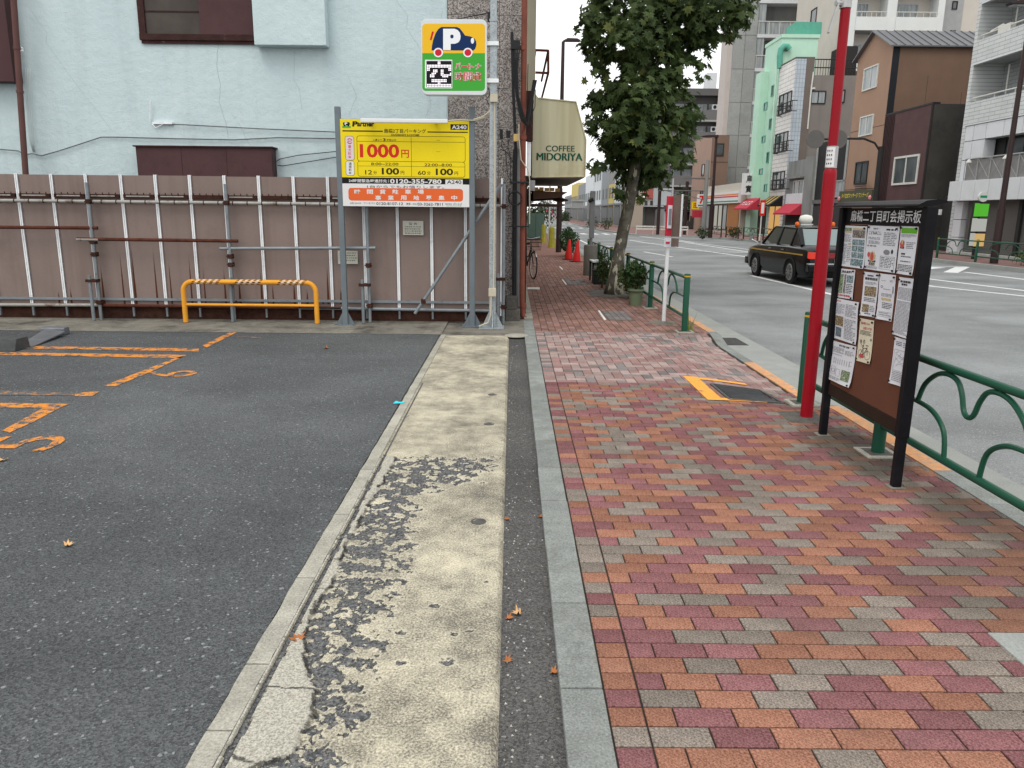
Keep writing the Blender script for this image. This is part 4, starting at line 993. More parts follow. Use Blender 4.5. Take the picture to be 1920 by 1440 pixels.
for a, b in ((361, 412), (442, 490), (522, 572)):
    xa_, xb_ = at_y(a, 528, BY).x, at_y(b, 529, BY).x; n = 9
    for k in range(n):
        u0, u1 = lerp(xa_, xb_, k/n), lerp(xa_, xb_, (k+1)/n); sl = .03
        q = MB(); v = []
        for j in range(9):
            a_ = R(j*45/2*2-180+0); ang = R(-180+j*45); v += [(u0+sl*math.sin(ang), BY-.0372*math.cos(ang), zt_+.0372*math.sin(ang)), (u1+sl*math.sin(ang), BY-.0372*math.cos(ang), zt_+.0372*math.sin(ang))]
        q.add(v, [(2*j, 2*j+1, 2*j+3, 2*j+2) for j in range(8)]); q.build('tape_stripe', 'tape_black' if k % 2 == 0 else 'tape_white', br_, recalc=False)
for x in (x0b, x1b): q = MB(); q.lathe([(.055, .0), (.055, .008), (.038, .02)], (x, BY, .0), 12); q.build('foot', 'rust_pipe', br_)
# ---------------------------------------------------- wheel lock at the left edge
mat('lock_steel', (.20, .215, .235), .4, .2, 6, metal=.5, spec=.5, rust=((.08, .05, .035), 8, .63, .5)); mat('rubber_grey', (.075, .078, .08), .8, .25, 12, bump=.4)
lk = thing('wheel_lock', 'grey concrete wheel stop with raised steel lock flap at the edge of the lot', 'wheel stop', (-6.6, 10, 0))
g0, g1 = gz(-60, 660), gz(33, 658); q = MB()
q.prism([(0, 0), (.30, 0), (.27, .14), (.05, .14)], lambda a, b, d: (d, g1.y+a-.05, b+.001), g0.x, g1.x); q.build('stop_block', 'rubber_grey', lk, bevel=.01)
f0, f1, f2, f3 = gz(36, 649), gz(60, 652), gz(123, 630), gz(88, 628)
q = MB(); q.add([f0+Vector((0,0,.01)), f1+Vector((0,0,.012)), f2+Vector((0,0,.06)), f3+Vector((0,0,.09)), f0-Vector((0,0,.0))+Vector((0,0,.002)), f1+Vector((0,0,.002)), f2+Vector((0,0,.04)), f3+Vector((0,0,.07))], [(0,1,2,3),(7,6,5,4),(0,4,5,1),(1,5,6,2),(2,6,7,3),(3,7,4,0)]); q.build('flap', 'lock_steel', lk)
q = MB(); e0, e1 = gz(80, 627), gz(120, 629); q.box(e0.x, e1.x, e0.y-.05, e0.y+.08, .0, .10); q.build('motor_housing', 'lock_steel', lk, bevel=.02)
# ================================================================== RIGHT FOREGROUND
mat('board_black', (.007, .007, .009), .45, .2, 8, spec=.3, dirt=((.02, .02, .021), 6, .55, .75, .5)); mat('board_cork', (.120, .048, .030), .8, .10, 4, .12, 160, bump=.25, bs=220); mat('board_brown', (.026, .015, .011), .6, .15, 6, .08, 120)
mat('letter_pale', (.62, .63, .64), .5, .05, 8)
XB = 2.40
Yf, Yn = 5.63, 4.49
nb = thing('notice_board', 'black framed community notice board with white title characters and a brown pin panel', 'notice board', (XB, 5.05, 0))
def BD(zx, zy, X=XB): return at_x(1540+zx/4, 380+zy/4, X)
zh0, zh1 = 1.582, 1.698
for y in (Yf, Yn):
    q = MB(); q.box(XB-.026, XB+.026, y-.024, y+.024, 0, .322); q.build('leg', 'board_black', nb, bevel=.004)
    q = MB(); q.box(XB-.034, XB+.034, y-.028, y+.028, .32, zh1); q.build('post', 'board_black', nb, bevel=.005)
for y in (Yf, Yn): q = MB(); q.box(XB-.05, XB+.045, y-.045, y+.045, .0005, .005); q.build('foot_mortar', 'apron_concrete', nb)
q = MB(); q.box(XB+.004, XB+.03, Yn+.03, Yf-.03, .41, zh0); q.build('pin_panel', 'board_cork', nb)
q = MB(); q.box(XB-.008, XB+.035, Yn+.045, Yf-.04, zh0+.003, zh1-.005); q.build('title_band', 'board_black', nb)
q = MB(); q.box(XB-.004, XB+.032, Yn+.03, Yf-.03, .325, .409); q.build('lower_rail', 'board_brown', nb, bevel=.004)
q = MB(); hood = [(-.075, zh1+.006), (-.07, zh1+.014), (-.03, zh1+.034), (.03, zh1+.042), (.09, zh1+.032), (.09, zh1+.024), (.0, zh1+.002), (-.035, zh1+.002)]
q.prism(hood, lambda a, b, d: (XB+a, d, b), Yn-.01, Yf+.05); q.build('hood', 'board_black', nb)
q = MB(); c = BD(462, 98, XB-.0105); add_text(q, '扇橋二丁目町会掲示板', (XB-.0105, c.y, c.z-.003), (0,-1,0), (0,0,1), abs(BD(205, 100).y-BD(722, 100).y), .076, .009); q.build('title_lettering', 'letter_pale', nb, recalc=False)
# papers
mat('paper_white', (.60, .61, .65), .7, .03, 8, .03, 60); mat('paper_cream', (.60, .55, .42), .7, .05, 8, .03, 60); mat('ink_grey', (.20, .20, .22), .8, 0); mat('ink_black', (.03, .03, .035), .8, 0); mat('ink_red', (.45, .08, .08), .8, 0); mat('ink_green', (.12, .36, .03), .8, 0); mat('ink_tan', (.48, .38, .20), .8, 0); mat('pin_black', (.02, .02, .02), .4, 0)
def photo(nm, a, b, c_):
    t = NT(nm); n = t.noise(55, 4, .7, None, False, 2.0); cc = t.mix(t.mr(n, .38, .62), a, b); t.done(t.mix(t.mr(t.noise(120, 3), .52, .6), cc, c_), .6)
photo('photo_green', (.03, .05, .03), (.20, .30, .14), (.42, .42, .36)); photo('photo_teal', (.04, .07, .08), (.16, .27, .30), (.45, .5, .5)); photo('photo_people', (.03, .03, .035), (.22, .17, .13), (.45, .43, .42)); photo('photo_brown', (.06, .04, .025), (.26, .19, .11), (.46, .38, .26)); photo('photo_blue', (.03, .05, .08), (.10, .19, .28), (.33, .28, .2))
class Paper:
    def __init__(s, lab, cs, m='paper_white', wav=.004):
        s.c = [BD(*p, XB) for p in cs]; s.w = wav; s.mb = {}; s.ph = rnd.random()*6
        c = sum(s.c, Vector())/4
        s.t = thing('pinned_paper', lab, 'paper', (XB, c.y, c.z), 'papers pinned to the notice board')
        q = MB(); n = 8
        v = [s.P(i/n, j/n, 0) for j in range(n+1) for i in range(n+1)]
        q.add(v, [(j*(n+1)+i, j*(n+1)+i+1, (j+1)*(n+1)+i+1, (j+1)*(n+1)+i) for j in range(n) for i in range(n)])
        q.build('sheet', m, s.t, recalc=False, smooth=True)
        pq = MB()
        for u, w in ((.06, .04), (.94, .05), (.05, .95), (.95, .96)):
            p = s.P(u, w, .004); pq.tube([p, p+Vector((-.008, 0, 0))], .0065, 8)
        pq.build('pins', 'pin_black', s.t)
    def P(s, u, v, d):
        p = s.c[0].lerp(s.c[1], u).lerp(s.c[3].lerp(s.c[2], u), v)
        k = s.w*(math.sin(u*5+s.ph)+math.sin(v*4+s.ph*2))*.5+s.w
        k += s.w*2.5*max(0, v-.85)*max(0, math.sin(u*3+s.ph))*4
        return Vector((XB+.0015-k-d, p.y, p.z))
    def rect(s, u0, v0, u1, v1, m, d=.0015):
        q = s.mb.setdefault(m, MB()); n = 3
        v = [s.P(lerp(u0, u1, i/n), lerp(v0, v1, j/n), d) for j in range(n+1) for i in range(n+1)]
        q.add(v, [(j*4+i, j*4+i+1, (j+1)*4+i+1, (j+1)*4+i) for j in range(n) for i in range(n)])
    def lines(s, u0, v0, u1, v1, k, m='ink_grey', gap=.18, thick=.45):
        h = (v1-v0)/k
        for i in range(k):
            u = u0; end = u1-(rnd.random()*.35*(u1-u0) if rnd.random() < .5 else 0)
            while u < end:
                w = min(rnd.uniform(.03, .12), end-u); v = v0+h*i
                q = s.mb.setdefault(m, MB()); q.add([s.P(u, v, .0015), s.P(u+w, v, .0015), s.P(u+w, v+h*thick, .0015), s.P(u, v+h*thick, .0015)], [(0,1,2,3)])
                u += w+rnd.uniform(.012, .03)
    def text(s, body, u0, v0, u1, v1, m='ink_black', bold=.01):
        a, b = s.P(u0, v0, 0), s.P(u1, v0, 0); c_ = s.P(u0, v1, 0); m_ = s.P((u0+u1)/2, (v0+v1)/2, .0022)
        ux = (b-a).normalized(); add_text(s.mb.setdefault(m, MB()), body, m_, ux, Vector((0,0,1)), (b-a).length, (a-c_).length, bold)
    def frame(s, u0, v0, u1, v1, m='ink_grey', th=.006):
        s.rect(u0, v0, u1, v0+th, m); s.rect(u0, v1-th, u1, v1, m); s.rect(u0, v0, u0+th*1.5, v1, m); s.rect(u1-th*1.5, v0, u1, v1, m)
    def blob(s, u, v, ru, rv, m, d=.0018, n=14, spike=0):
        q = s.mb.setdefault(m, MB()); q.add([s.P(u+ru*(1+(spike if i % 2 else 0))*math.cos(6.283*i/n), v+rv*(1+(spike if i % 2 else 0))*math.sin(6.283*i/n), d) for i in range(n)], [tuple(range(n))])
    def ring(s, u, v, ru, rv, m, th=.008):
        q = s.mb.setdefault(m, MB()); n = 18; v_ = []
        for i in range(n): v_ += [s.P(u+ru*math.cos(6.283*i/n), v+rv*math.sin(6.283*i/n), .0018), s.P(u+(ru-th*1.6)*math.cos(6.283*i/n), v+(rv-th)*math.sin(6.283*i/n), .0018)]
        q.add(v_, [(2*i, (2*i+2) % (2*n), (2*i+3) % (2*n), 2*i+1) for i in range(n)])
    def line(s, u0, v0, u1, v1, m, w=.012):
        q = s.mb.setdefault(m, MB()); d = math.hypot(u1-u0, v1-v0) or 1; nu, nv = -(v1-v0)/d*w, (u1-u0)/d*w*.5
        q.add([s.P(u0-nu, v0-nv, .0018), s.P(u1-nu, v1-nv, .0018), s.P(u1+nu, v1+nv, .0018), s.P(u0+nu, v0+nv, .0018)], [(0,1,2,3)])
    def done(s):
        for m, q in s.mb.items(): q.build('photo' if m.startswith('photo') else 'print', m, s.t, recalc=False)
p = Paper('white bulletin with a right column of photographs, topmost beside the far post', [(150,170),(350,178),(320,497),(122,470)])
p.rect(.05,.05,.45,.13,'photo_green'); p.rect(.05,.14,.45,.17,'ink_tan'); p.lines(.05,.2,.45,.4,8); p.lines(.06,.45,.30,.95,14); p.rect(.34,.42,.46,.46,'ink_tan'); p.lines(.33,.5,.47,.9,9); p.rect(.5,.05,.94,.09,'ink_tan')
p.rect(.5,.10,.95,.28,'photo_people')
for j in range(3):
    for i in range(2): p.rect(.51+i*.23,.32+j*.155,.72+i*.23,.455+j*.155,'photo_teal')
p.rect(.5,.79,.95,.95,'photo_teal'); p.done()
p = Paper('wide white festival flyer with a colourful shrine drawing, top middle of the board', [(352,170),(590,180),(555,528),(325,495)])
p.lines(.20,.05,.42,.09,1,'ink_grey',thick=.8); p.text('こどもみこし',.07,.12,.48,.20); p.lines(.06,.26,.46,.32,2); p.lines(.08,.34,.46,.42,3); p.lines(.05,.44,.48,.48,1,'ink_grey',thick=.8)
p.blob(.25,.70,.10,.10,'ink_tan',.0016,20,.3); p.blob(.25,.70,.06,.10,'ink_red'); p.blob(.13,.66,.05,.06,'ink_red',.0017); p.rect(.12,.78,.38,.82,'ink_black'); p.rect(.15,.83,.36,.90,'photo_people'); p.lines(.05,.92,.46,.98,2)
p.lines(.62,.06,.9,.10,1,'ink_black',thick=.8); p.lines(.56,.14,.95,.44,8); p.blob(.70,.57,.10,.06,'ink_grey',.0018,7); p.blob(.86,.55,.03,.05,'ink_black'); p.frame(.52,.66,.95,.95); p.lines(.55,.69,.92,.93,7,'ink_black',thick=.35); p.done()
p = Paper('white festival flyer with a bright green heading strip, top corner by the near post', [(597,173),(730,177),(690,548),(565,530)])
p.rect(.06,.04,.95,.15,'ink_green'); p.lines(.08,.17,.95,.24,3); p.blob(.2,.38,.13,.08,'ink_red',.0018,10,.2); p.blob(.2,.34,.05,.05,'ink_tan',.002); p.rect(.08,.43,.34,.47,'ink_black'); p.lines(.45,.33,.95,.48,4); p.lines(.2,.56,.6,.60,1,'ink_black',thick=.8); p.lines(.2,.62,.9,.66,1,'ink_black'); p.lines(.2,.72,.8,.76,1,'ink_black'); p.lines(.06,.8,.95,.95,5,'ink_black'); p.done()
p = Paper('small white recruitment flyer with two photo columns, second row by the far post', [(115,490),(258,505),(240,727),(98,705)])
p.text('第二期会員募集!!',.08,.05,.95,.14,'ink_black',.02); p.rect(.08,.18,.42,.84,'photo_green'); p.rect(.46,.18,.56,.84,'photo_people'); p.rect(.6,.2,.94,.45,'photo_teal'); p.lines(.6,.5,.95,.84,6,'ink_black'); p.lines(.15,.88,.85,.95,1,'ink_red',thick=.8); p.done()
p = Paper('narrow white notice with two brown photographs, middle row', [(325,517),(437,530),(405,862),(297,843)])
p.lines(.25,.06,.8,.10,1,'ink_black',thick=.8); p.lines(.12,.12,.92,.18,1,'ink_black',thick=.9); p.lines(.15,.22,.9,.29,3); p.rect(.14,.32,.9,.54,'photo_brown'); p.lines(.15,.58,.9,.68,3,'ink_black'); p.rect(.1,.73,.52,.91,'photo_brown'); p.lines(.57,.75,.92,.9,4); p.lines(.3,.93,.75,.97,1,'ink_black'); p.done()
p = Paper('plain white letter with a tan highlighted line, middle row beside the narrow notice', [(445,530),(565,545),(528,893),(415,868)])
p.lines(.15,.14,.45,.16,1); p.lines(.65,.12,.9,.17,2); p.ring(.2,.28,.06,.03,'ink_black'); p.lines(.3,.32,.72,.345,1,'ink_black'); p.rect(.85,.25,.92,.40,'ink_grey'); p.lines(.2,.42,.85,.50,3); p.rect(.22,.52,.8,.57,'ink_tan'); p.lines(.3,.62,.9,.76,4,'ink_black'); p.frame(.12,.82,.92,.93); p.lines(.17,.84,.88,.92,2); p.done()
p = Paper('tall white sheet crowded with fine print tucked behind the near post', [(583,557),(722,575),(667,1025),(535,985)])
p.lines(.12,.05,.7,.09,1,'ink_black',thick=.9); p.lines(.2,.10,.6,.135,1,'ink_black',thick=.9); p.lines(.05,.17,.98,.38,10); p.lines(.05,.4,.98,.97,26); p.done()
p = Paper('wrinkled white bulletin with forest photographs, third row by the far post', [(95,712),(297,748),(267,1067),(65,1005)], wav=.009)
p.lines(.12,.04,.4,.08,1,'ink_red',thick=.6); p.lines(.06,.12,.5,.38,9); p.lines(.55,.1,.95,.4,9); p.rect(.08,.42,.48,.66,'photo_brown'); p.rect(.2,.70,.42,.93,'photo_blue'); p.lines(.53,.45,.95,.95,14); p.done()
p = Paper('white leaflet with ladder and plan line drawings, lowest by the far post', [(70,1028),(265,1080),(225,1388),(43,1315)], wav=.008)
p.lines(.4,.05,.85,.10,2,'ink_black',thick=.7); p.lines(.1,.13,.6,.28,6); p.lines(.65,.16,.95,.28,5); p.lines(.1,.31,.6,.34,1)
for vv in (.42, .52): p.line(.22, vv, .92, vv-.02, 'ink_grey', .008)
for k in range(8): p.line(.25+k*.085, .40, .25+k*.085, .54, 'ink_grey', .006)
p.frame(.18,.62,.36,.82); p.frame(.4,.66,.56,.84); p.ring(.27,.72,.07,.05,'ink_grey'); p.lines(.08,.88,.6,.96,3); p.rect(.62,.64,.92,.90,'photo_green'); p.done()
p = Paper('cream poster with a bicycle drawing and red title in the lower middle', [(293,865),(400,885),(370,1212),(262,1183)], 'paper_cream')
p.text('自転車からの',.12,.07,.75,.13,'ink_red',.02); p.text('お願いです!',.32,.18,.92,.24,'ink_red',.02); p.lines(.08,.27,.9,.38,4,'ink_black')
p.ring(.26,.82,.18,.105,'ink_black'); p.ring(.76,.82,.18,.105,'ink_black'); p.line(.26,.82,.42,.68,'ink_black'); p.line(.42,.68,.70,.66,'ink_black'); p.line(.70,.66,.48,.82,'ink_black'); p.line(.48,.82,.26,.82,'ink_black'); p.line(.48,.82,.40,.62,'ink_black'); p.line(.76,.82,.68,.60,'ink_black'); p.line(.60,.59,.78,.60,'ink_black'); p.line(.34,.62,.46,.62,'ink_black'); p.blob(.45,.52,.07,.05,'photo_green'); p.blob(.2,.53,.07,.05,'photo_people'); p.line(.45,.55,.42,.66,'ink_black',.008); p.line(.2,.56,.4,.68,'ink_black',.008); p.blob(.36,.86,.2,.045,'ink_red'); p.blob(.9,.45,.06,.03,'ink_grey'); p.done()
p = Paper('white sheet with a faint map beneath the crowded sheet by the near post', [(555,1005),(663,1037),(625,1390),(517,1350)])
p.lines(.15,.08,.5,.18,3,'ink_black'); p.lines(.6,.08,.95,.2,3); p.frame(.08,.25,.95,.70); 
for k in range(12): p.line(rnd.uniform(.1,.9), rnd.uniform(.27,.68), rnd.uniform(.1,.9), rnd.uniform(.27,.68), 'ink_grey', .005)
p.lines(.1,.72,.9,.94,6); p.blob(.82,.55,.04,.02,'ink_black'); p.done()
# ---------------------------------------------------- red pole
mat('pole_red', (.27, .004, .012), .38, .10, 3, .03, 60, spec=.5, dirt=((.17, .03, .03), 5, .55, .72, .5), rust=((.10, .04, .03), 30, .66, .6)); mat('band_steel', (.42, .42, .42), .4, .1, 8, metal=.5)
rp = thing('red_pole', 'tall red painted steel pole with a metal plate band beside the notice board', 'pole', (2.475, 6.16, 0))
rx, ry = 2.475, 6.16
q = MB(); q.lathe([(.050, -.002), (.050, 1.95), (.047, 1.985), (.036, 2.0)], (rx, ry, 0), 18); q.build('lower_tube', 'pole_red', rp, smooth='auto')
q = MB(); q.tube([(rx, ry, 1.995), (rx-.005, ry, 3.0), (rx-.01, ry, 5.2)], .036, 16); q.build('upper_tube', 'pole_red', rp, smooth='auto')
za, zb = at_y(1553, 316, ry).z, at_y(1553, 274, ry).z
q = MB(); q.lathe([(.037, za), (.044, za+.003), (.044, zb-.003), (.037, zb)], (rx, ry, 0), 16); q.build('plate_band', 'band_steel', rp, smooth='auto')
q = MB()
v = [(rx+.0455*math.cos(R(a)), ry+.0455*math.sin(R(a)), z) for z in (za+.01, zb-.01) for a in range(185, 276, 15)]; n = 7
q.add(v, [(i, i+1, i+n+1, i+n) for i in range(n-1)]); q.build('plate', 'sign_white', rp, recalc=False)
q = MB()
for k in range(4):
    z = lerp(za+.02, zb-.02, (k+.5)/4)
    for j in range(3): 
        a = R(205+j*20); q.tube([(rx+.0465*math.cos(a), ry+.0465*math.sin(a), z-.006), (rx+.0465*math.cos(a), ry+.0465*math.sin(a), z+.006)], .004, 4)
q.build('plate_lettering', 'ink_black', rp)
a_ = at_y(1572, 6, ry-.02); b_ = at_y(1553, 62, ry-.02)
q = MB(); q.beam(a_, b_, .014, .030, (0,1,0)); q.build('drop_arm', 'band_steel', rp, bevel=.003)
q = MB(); q.tube([a_+Vector((-.02,0,0)), Vector((rx, ry, a_.z))], .02, 8); q.tube([(rx-.008, ry, a_.z-.03), (rx-.008, ry, a_.z+.03)], .042, 14); q.build('collar', 'band_steel', rp)
tag(MB().box(rx-.20, rx+.12, ry-.20, ry+.16, -.004, .0022).build('pole_footing', 'block_concrete'), 'dark concrete footing patch around the red pole', 'footing')
# ---------------------------------------------------- green guard rails
mat('rail_green', (.012, .070, .042), .35, .08, 6, .03, 60, spec=.5, dirt=((.03, .05, .04), 9, .58, .75, .4)); mat('band_gold', (.55, .33, .03), .4, 0); mat('rail_brown', (.035, .024, .02), .4, .1, 6, spec=.5)
XR = 2.605
def guard(y0, y1, posts, lab, X=XR, m='rail_green', r=.024, group='guard rails along the kerb', zt=.765, zbm=.215):
    L = y0-y1                                        # y0 far, y1 near
    g = thing('guard_rail', lab, 'guard rail', (X, (y0+y1)/2, 0), group)
    Y = lambda s: y0-s*L
    for s in posts:
        y = Y(s); q = MB(); q.lathe([(.044, .0), (.044, zt+.045), (.038, zt+.055), (.01, zt+.06)], (X, y, 0), 14); po = q.build('post', m, g, smooth='auto')
        q = MB(); q.lathe([(.0455, zt+.012), (.0455, zt+.030)], (X, y, 0), 14); q.build('gold_band', 'band_gold', po)
        q = MB(); q.box(X-.12, X+.12, y-.12, y+.12, -.01, .012); q.build('footing', 'edging_concrete', po, bevel=.004)
        q = MB(); q.box(X-.085, X+.085, y-.085, y+.085, .004, .014); q.build('footing_fill', 'block_concrete', po)
    for nm, z in (('top_rail', zt), ('bottom_rail', zbm)):
        q = MB(); q.tube([(X, Y(0), z), (X, Y(1), z)], r, 12); q.build(nm, m, g, smooth='auto')
    zm = lerp(zbm, zt, .46)
    def curve(nm, pts, rr=.0155):
        P = [Vector((X, Y(s), z)) for s, z in pts]; S = []
        for i in range(len(P)-1):
            p0, p1, p2, p3 = P[max(i-1, 0)], P[i], P[i+1], P[min(i+2, len(P)-1)]
            for k in range(5):
                t_ = k/5; S.append(.5*((2*p1)+(p2-p0)*t_+(2*p0-5*p1+4*p2-p3)*t_*t_+(3*p1-p0-3*p2+p3)*t_**3))
        S.append(P[-1]); q = MB(); q.tube(S, rr, 8); q.build(nm, m, g, smooth='auto')
    d = zt-zbm; zz = lambda f: zbm+d*f
    curve('arch', [(.22, zz(.50)), (.25, zz(.72)), (.31, zz(.88)), (.37, zz(.93)), (.425, zz(.90)), (.455, zz(.78)), (.475, zz(.62)), (.50, zz(.57)), (.525, zz(.62)), (.545, zz(.78)), (.575, zz(.90)), (.63, zz(.93)), (.69, zz(.88)), (.75, zz(.72)), (.78, zz(.50))])
    curve('scroll', [(.02, zz(.50)), (.22, zz(.50)), (.32, zz(.46)), (.39, zz(.30)), (.41, zz(.0))]); curve('scroll', [(.98, zz(.50)), (.78, zz(.50)), (.68, zz(.46)), (.61, zz(.30)), (.59, zz(.0))])
    for s in (.37, .63): q = MB(); q.tube([(X, Y(s), zz(.93)), (X, Y(s), zt)], .012, 8); q.build('stud', m, g)
    return g
guard(5.165, 3.22, (0, 1), 'green guard rail behind the near post of the notice board, nearest the camera')
guard(6.615, 5.165, (0,), 'green guard rail span behind the notice board and red pole')
guard(13.55, 10.78, (0, 1), 'green guard rail with end post by the bus stop pole', 2.47)
guard(16.35, 13.55, (0,), 'dark green guard rail span behind the potted plant', 2.47, r=.026)
guard(19.15, 16.35, (0,), 'dark green guard rail span behind the tree trunk', 2.47, r=.026)
guard(21.95, 19.15, (0,), 'dark green guard rail span behind the bench', 2.47, r=.026)
guard(24.9, 21.95, (0,), 'dark green guard rail span behind the round pillar', 2.47, r=.026)
# ---------------------------------------------------- bus stop
mat('bus_pole', (.62, .63, .64), .45, .08, 5, rust=((.14, .07, .04), 10, .64, .7)); mat('bus_red', (.45, .03, .05), .5, .05, 6); mat('bus_back', (.13, .10, .085), .6, .2, 5)
BX, BYY = 2.345, 11.66
bs = thing('bus_stop_sign', 'bus stop sign with red framed timetable panel on a scuffed white pole', 'bus stop', (BX, BYY, 0))
q = MB(); q.tube([(BX, BYY, .0), (BX, BYY, 1.55)], .030, 12); q.build('pole', 'bus_pole', bs, smooth='auto')
q = MB(); q.tube([(BX+.035, BYY+.03, 1.2), (BX+.035, BYY+.03, 2.15)], .012, 8); q.build('back_tube', 'band_steel', bs)
q = MB(); q.lathe([(.22, -.004), (.20, .012), (.06, .03)], (BX, BYY, 0), 18); q.build('foot', 'apron_concrete', bs)
def slab(nm, p0, p1, z0, z1, th, m, par):      # upright thin board between two plan points
    a, b = Vector((*p0, 0)), Vector((*p1, 0)); q = MB(); q.beam(a+Vector((0,0,(z0+z1)/2)), b+Vector((0,0,(z0+z1)/2)), th, z1-z0); return q.build(nm, m, par)
zt1, zt0 = at_y(1246, 368, BYY).z, at_y(1246, 442, BYY).z
L0, L1 = (BX-.035, BYY-.05), (BX+.085, BYY+.27)
slab('timetable_board', (BX-.060, BYY-.09), (BX+.035, BYY-.02), zt0, zt1, .025, 'bus_red', bs)
slab('timetable', (BX-.045, BYY-.092), (BX+.02, BYY-.045), zt0+.11, zt1-.13, .03, 'paper_white', bs); slab('timetable_print', (BX-.035, BYY-.088), (BX+.01, BYY-.056), zt0+.16, zt1-.18, .034, 'ink_grey', bs)
slab('rear_board', (BX+.045, BYY-.02), (BX+.155, BYY-.10), zt0-.01, zt1+.02, .02, 'bus_back', bs); slab('rear_trim', (BX+.15, BYY-.11), (BX+.165, BYY-.12), zt0-.01, zt1+.03, .03, 'bus_pole', bs)
slab('small_plate', (BX-.065, BYY-.09), (BX+.03, BYY-.03), zt0-.16, zt0-.03, .02, 'paper_white', bs); slab('small_print', (BX-.05, BYY-.092), (BX+.01, BYY-.052), zt0-.115, zt0-.085, .026, 'bus_red', bs); slab('small_rear_plate', (BX+.05, BYY-.02), (BX+.14, BYY-.09), zt0-.16, zt0-.035, .018, 'bus_back', bs)
# ================================================================== ALONG THE PAVEMENT
# ---------------------------------------------------- cafe building and awning
mat('cream_wall', (.46, .43, .33), .8, .08, 2, .04, 40, streak=((.30, .25, .16), 4, .4)); mat('dark_wood', (.06, .035, .025), .7, .2, 5)
t = NT('awning_cream'); c = t.mix(t.mr(t.noise(1.0, 2, .5, t.vmap((5, 5, .15))), .40, .64), (.55, .53, .37), (.41, .375, .24)); c = t.mix(t.math('MULTIPLY', t.mr(t.noise(1.6, 5, .7), .56, .75), .4), c, (.27, .17, .08)); t.bump(t.noise(1.0, 1, .5, t.vmap((7, 7, .3))), .35, .06); t.done(c, .7, 0, .3)  # soft vertical bands paint the shading of folds into the cloth, plus stains
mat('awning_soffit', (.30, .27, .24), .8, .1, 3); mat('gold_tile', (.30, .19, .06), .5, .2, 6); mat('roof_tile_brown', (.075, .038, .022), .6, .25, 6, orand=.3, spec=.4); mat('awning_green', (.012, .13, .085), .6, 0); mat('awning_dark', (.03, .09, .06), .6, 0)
cafe = thing('cafe_building', 'cream walled cafe building beyond the granite corner with a tiled canopy', 'building', (.2, 20, 0))
MB().box(-8, .22, 13.42, 26, 0, 7.5).build('wall', 'cream_wall', cafe)
p0 = at_y(1003, 60, 13.6)
MB().box(-1, .36, 13.45, 16.5, at_y(1003, 185, 13.6).z, 7.6).build('upper_storey', 'cream_wall', cafe)
MB().box(.1, .235, 12.35, 13.42, 0, 2.2).build('door_post', 'dark_wood', cafe)
q = MB(); A = [at_y(x, y, 13.5) for x, y in ((1004, 94), (1028, 95), (1028, 137), (1004, 136))]
for a, b in zip(A, A[1:]): q.tube([a, b], .02, 6)
q.tube([(A[0].x, 13.5, A[0].z), (A[0].x, 16.5, A[0].z)], .02, 6); q.tube([(A[1].x, 13.5, A[1].z), (A[1].x, 16.5, A[1].z)], .02, 6); q.tube([(A[2].x, 13.5, A[2].z), (A[2].x, 16.5, A[2].z)], .02, 6)
q.build('window_grille', 'rust_pipe', cafe)
MB().box(.22, .26, 14.5, 16.0, .9, 2.0).build('shop_window', 'window_dark', cafe); MB().box(.22, .27, 17, 18, 0, 2.05).build('shop_door', 'dark_wood', cafe)
aw_ = thing('cafe_awning', 'cream fabric box awning lettered COFFEE MIDORIYA over the cafe front', 'awning', (.7, 13.2, 2.2))
AY0, AY1 = 12.95, 17.2
prof = [at_y(x, y, AY0) for x, y in ((997, 332), (1097, 331), (1098.5, 262), (1080, 191), (1010, 184), (1004, 168))]
prof = [(max(p.x, .30), p.z) for p in prof]; prof[-1] = (.30, prof[-1][1])
q = MB(); k = len(prof)
v = [(a, AY0, b) for a, b in prof]+[(a, AY1, b) for a, b in prof]
q.add(v, [tuple(range(k-1, -1, -1)), tuple(range(k, 2*k))]+[(i, i+1, i+1+k, i+k) for i in range(1, k-1)]+[(k-1, 0, k, 2*k-1)]); ao = q.build('canopy', 'awning_cream', aw_)
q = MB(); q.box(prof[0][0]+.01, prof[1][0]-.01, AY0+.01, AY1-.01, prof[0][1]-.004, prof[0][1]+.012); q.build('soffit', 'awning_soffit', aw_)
q = MB(); pts = [(a, AY0-.004, b) for a, b in prof[:5]]; q.tube(pts, .012, 6); q.build('edge_piping', 'awning_cream', aw_)
for body, x0, x1, y0, y1, m, b in (('COFFEE', 1023, 1078, 273, 284, 'awning_dark', .0), ('MIDORIYA', 1006, 1092.5, 287, 301, 'awning_green', .012)):
    a, b_ = at_y(x0, (y0+y1)/2, AY0-.006), at_y(x1, (y0+y1)/2, AY0-.006); h = (at_y(x0, y0, AY0)-at_y(x0, y1, AY0)).z
    q = MB()
    for kk in range(3 if b else 2): add_text(q, body, (a+b_)/2+Vector(((kk-1)*.0055 if b else (kk-.5)*.004, -kk*.0006, 0)), (1,0,0), (0,0,1), b_.x-a.x-.012, h, 0); q.build('lettering', m, aw_, recalc=False)
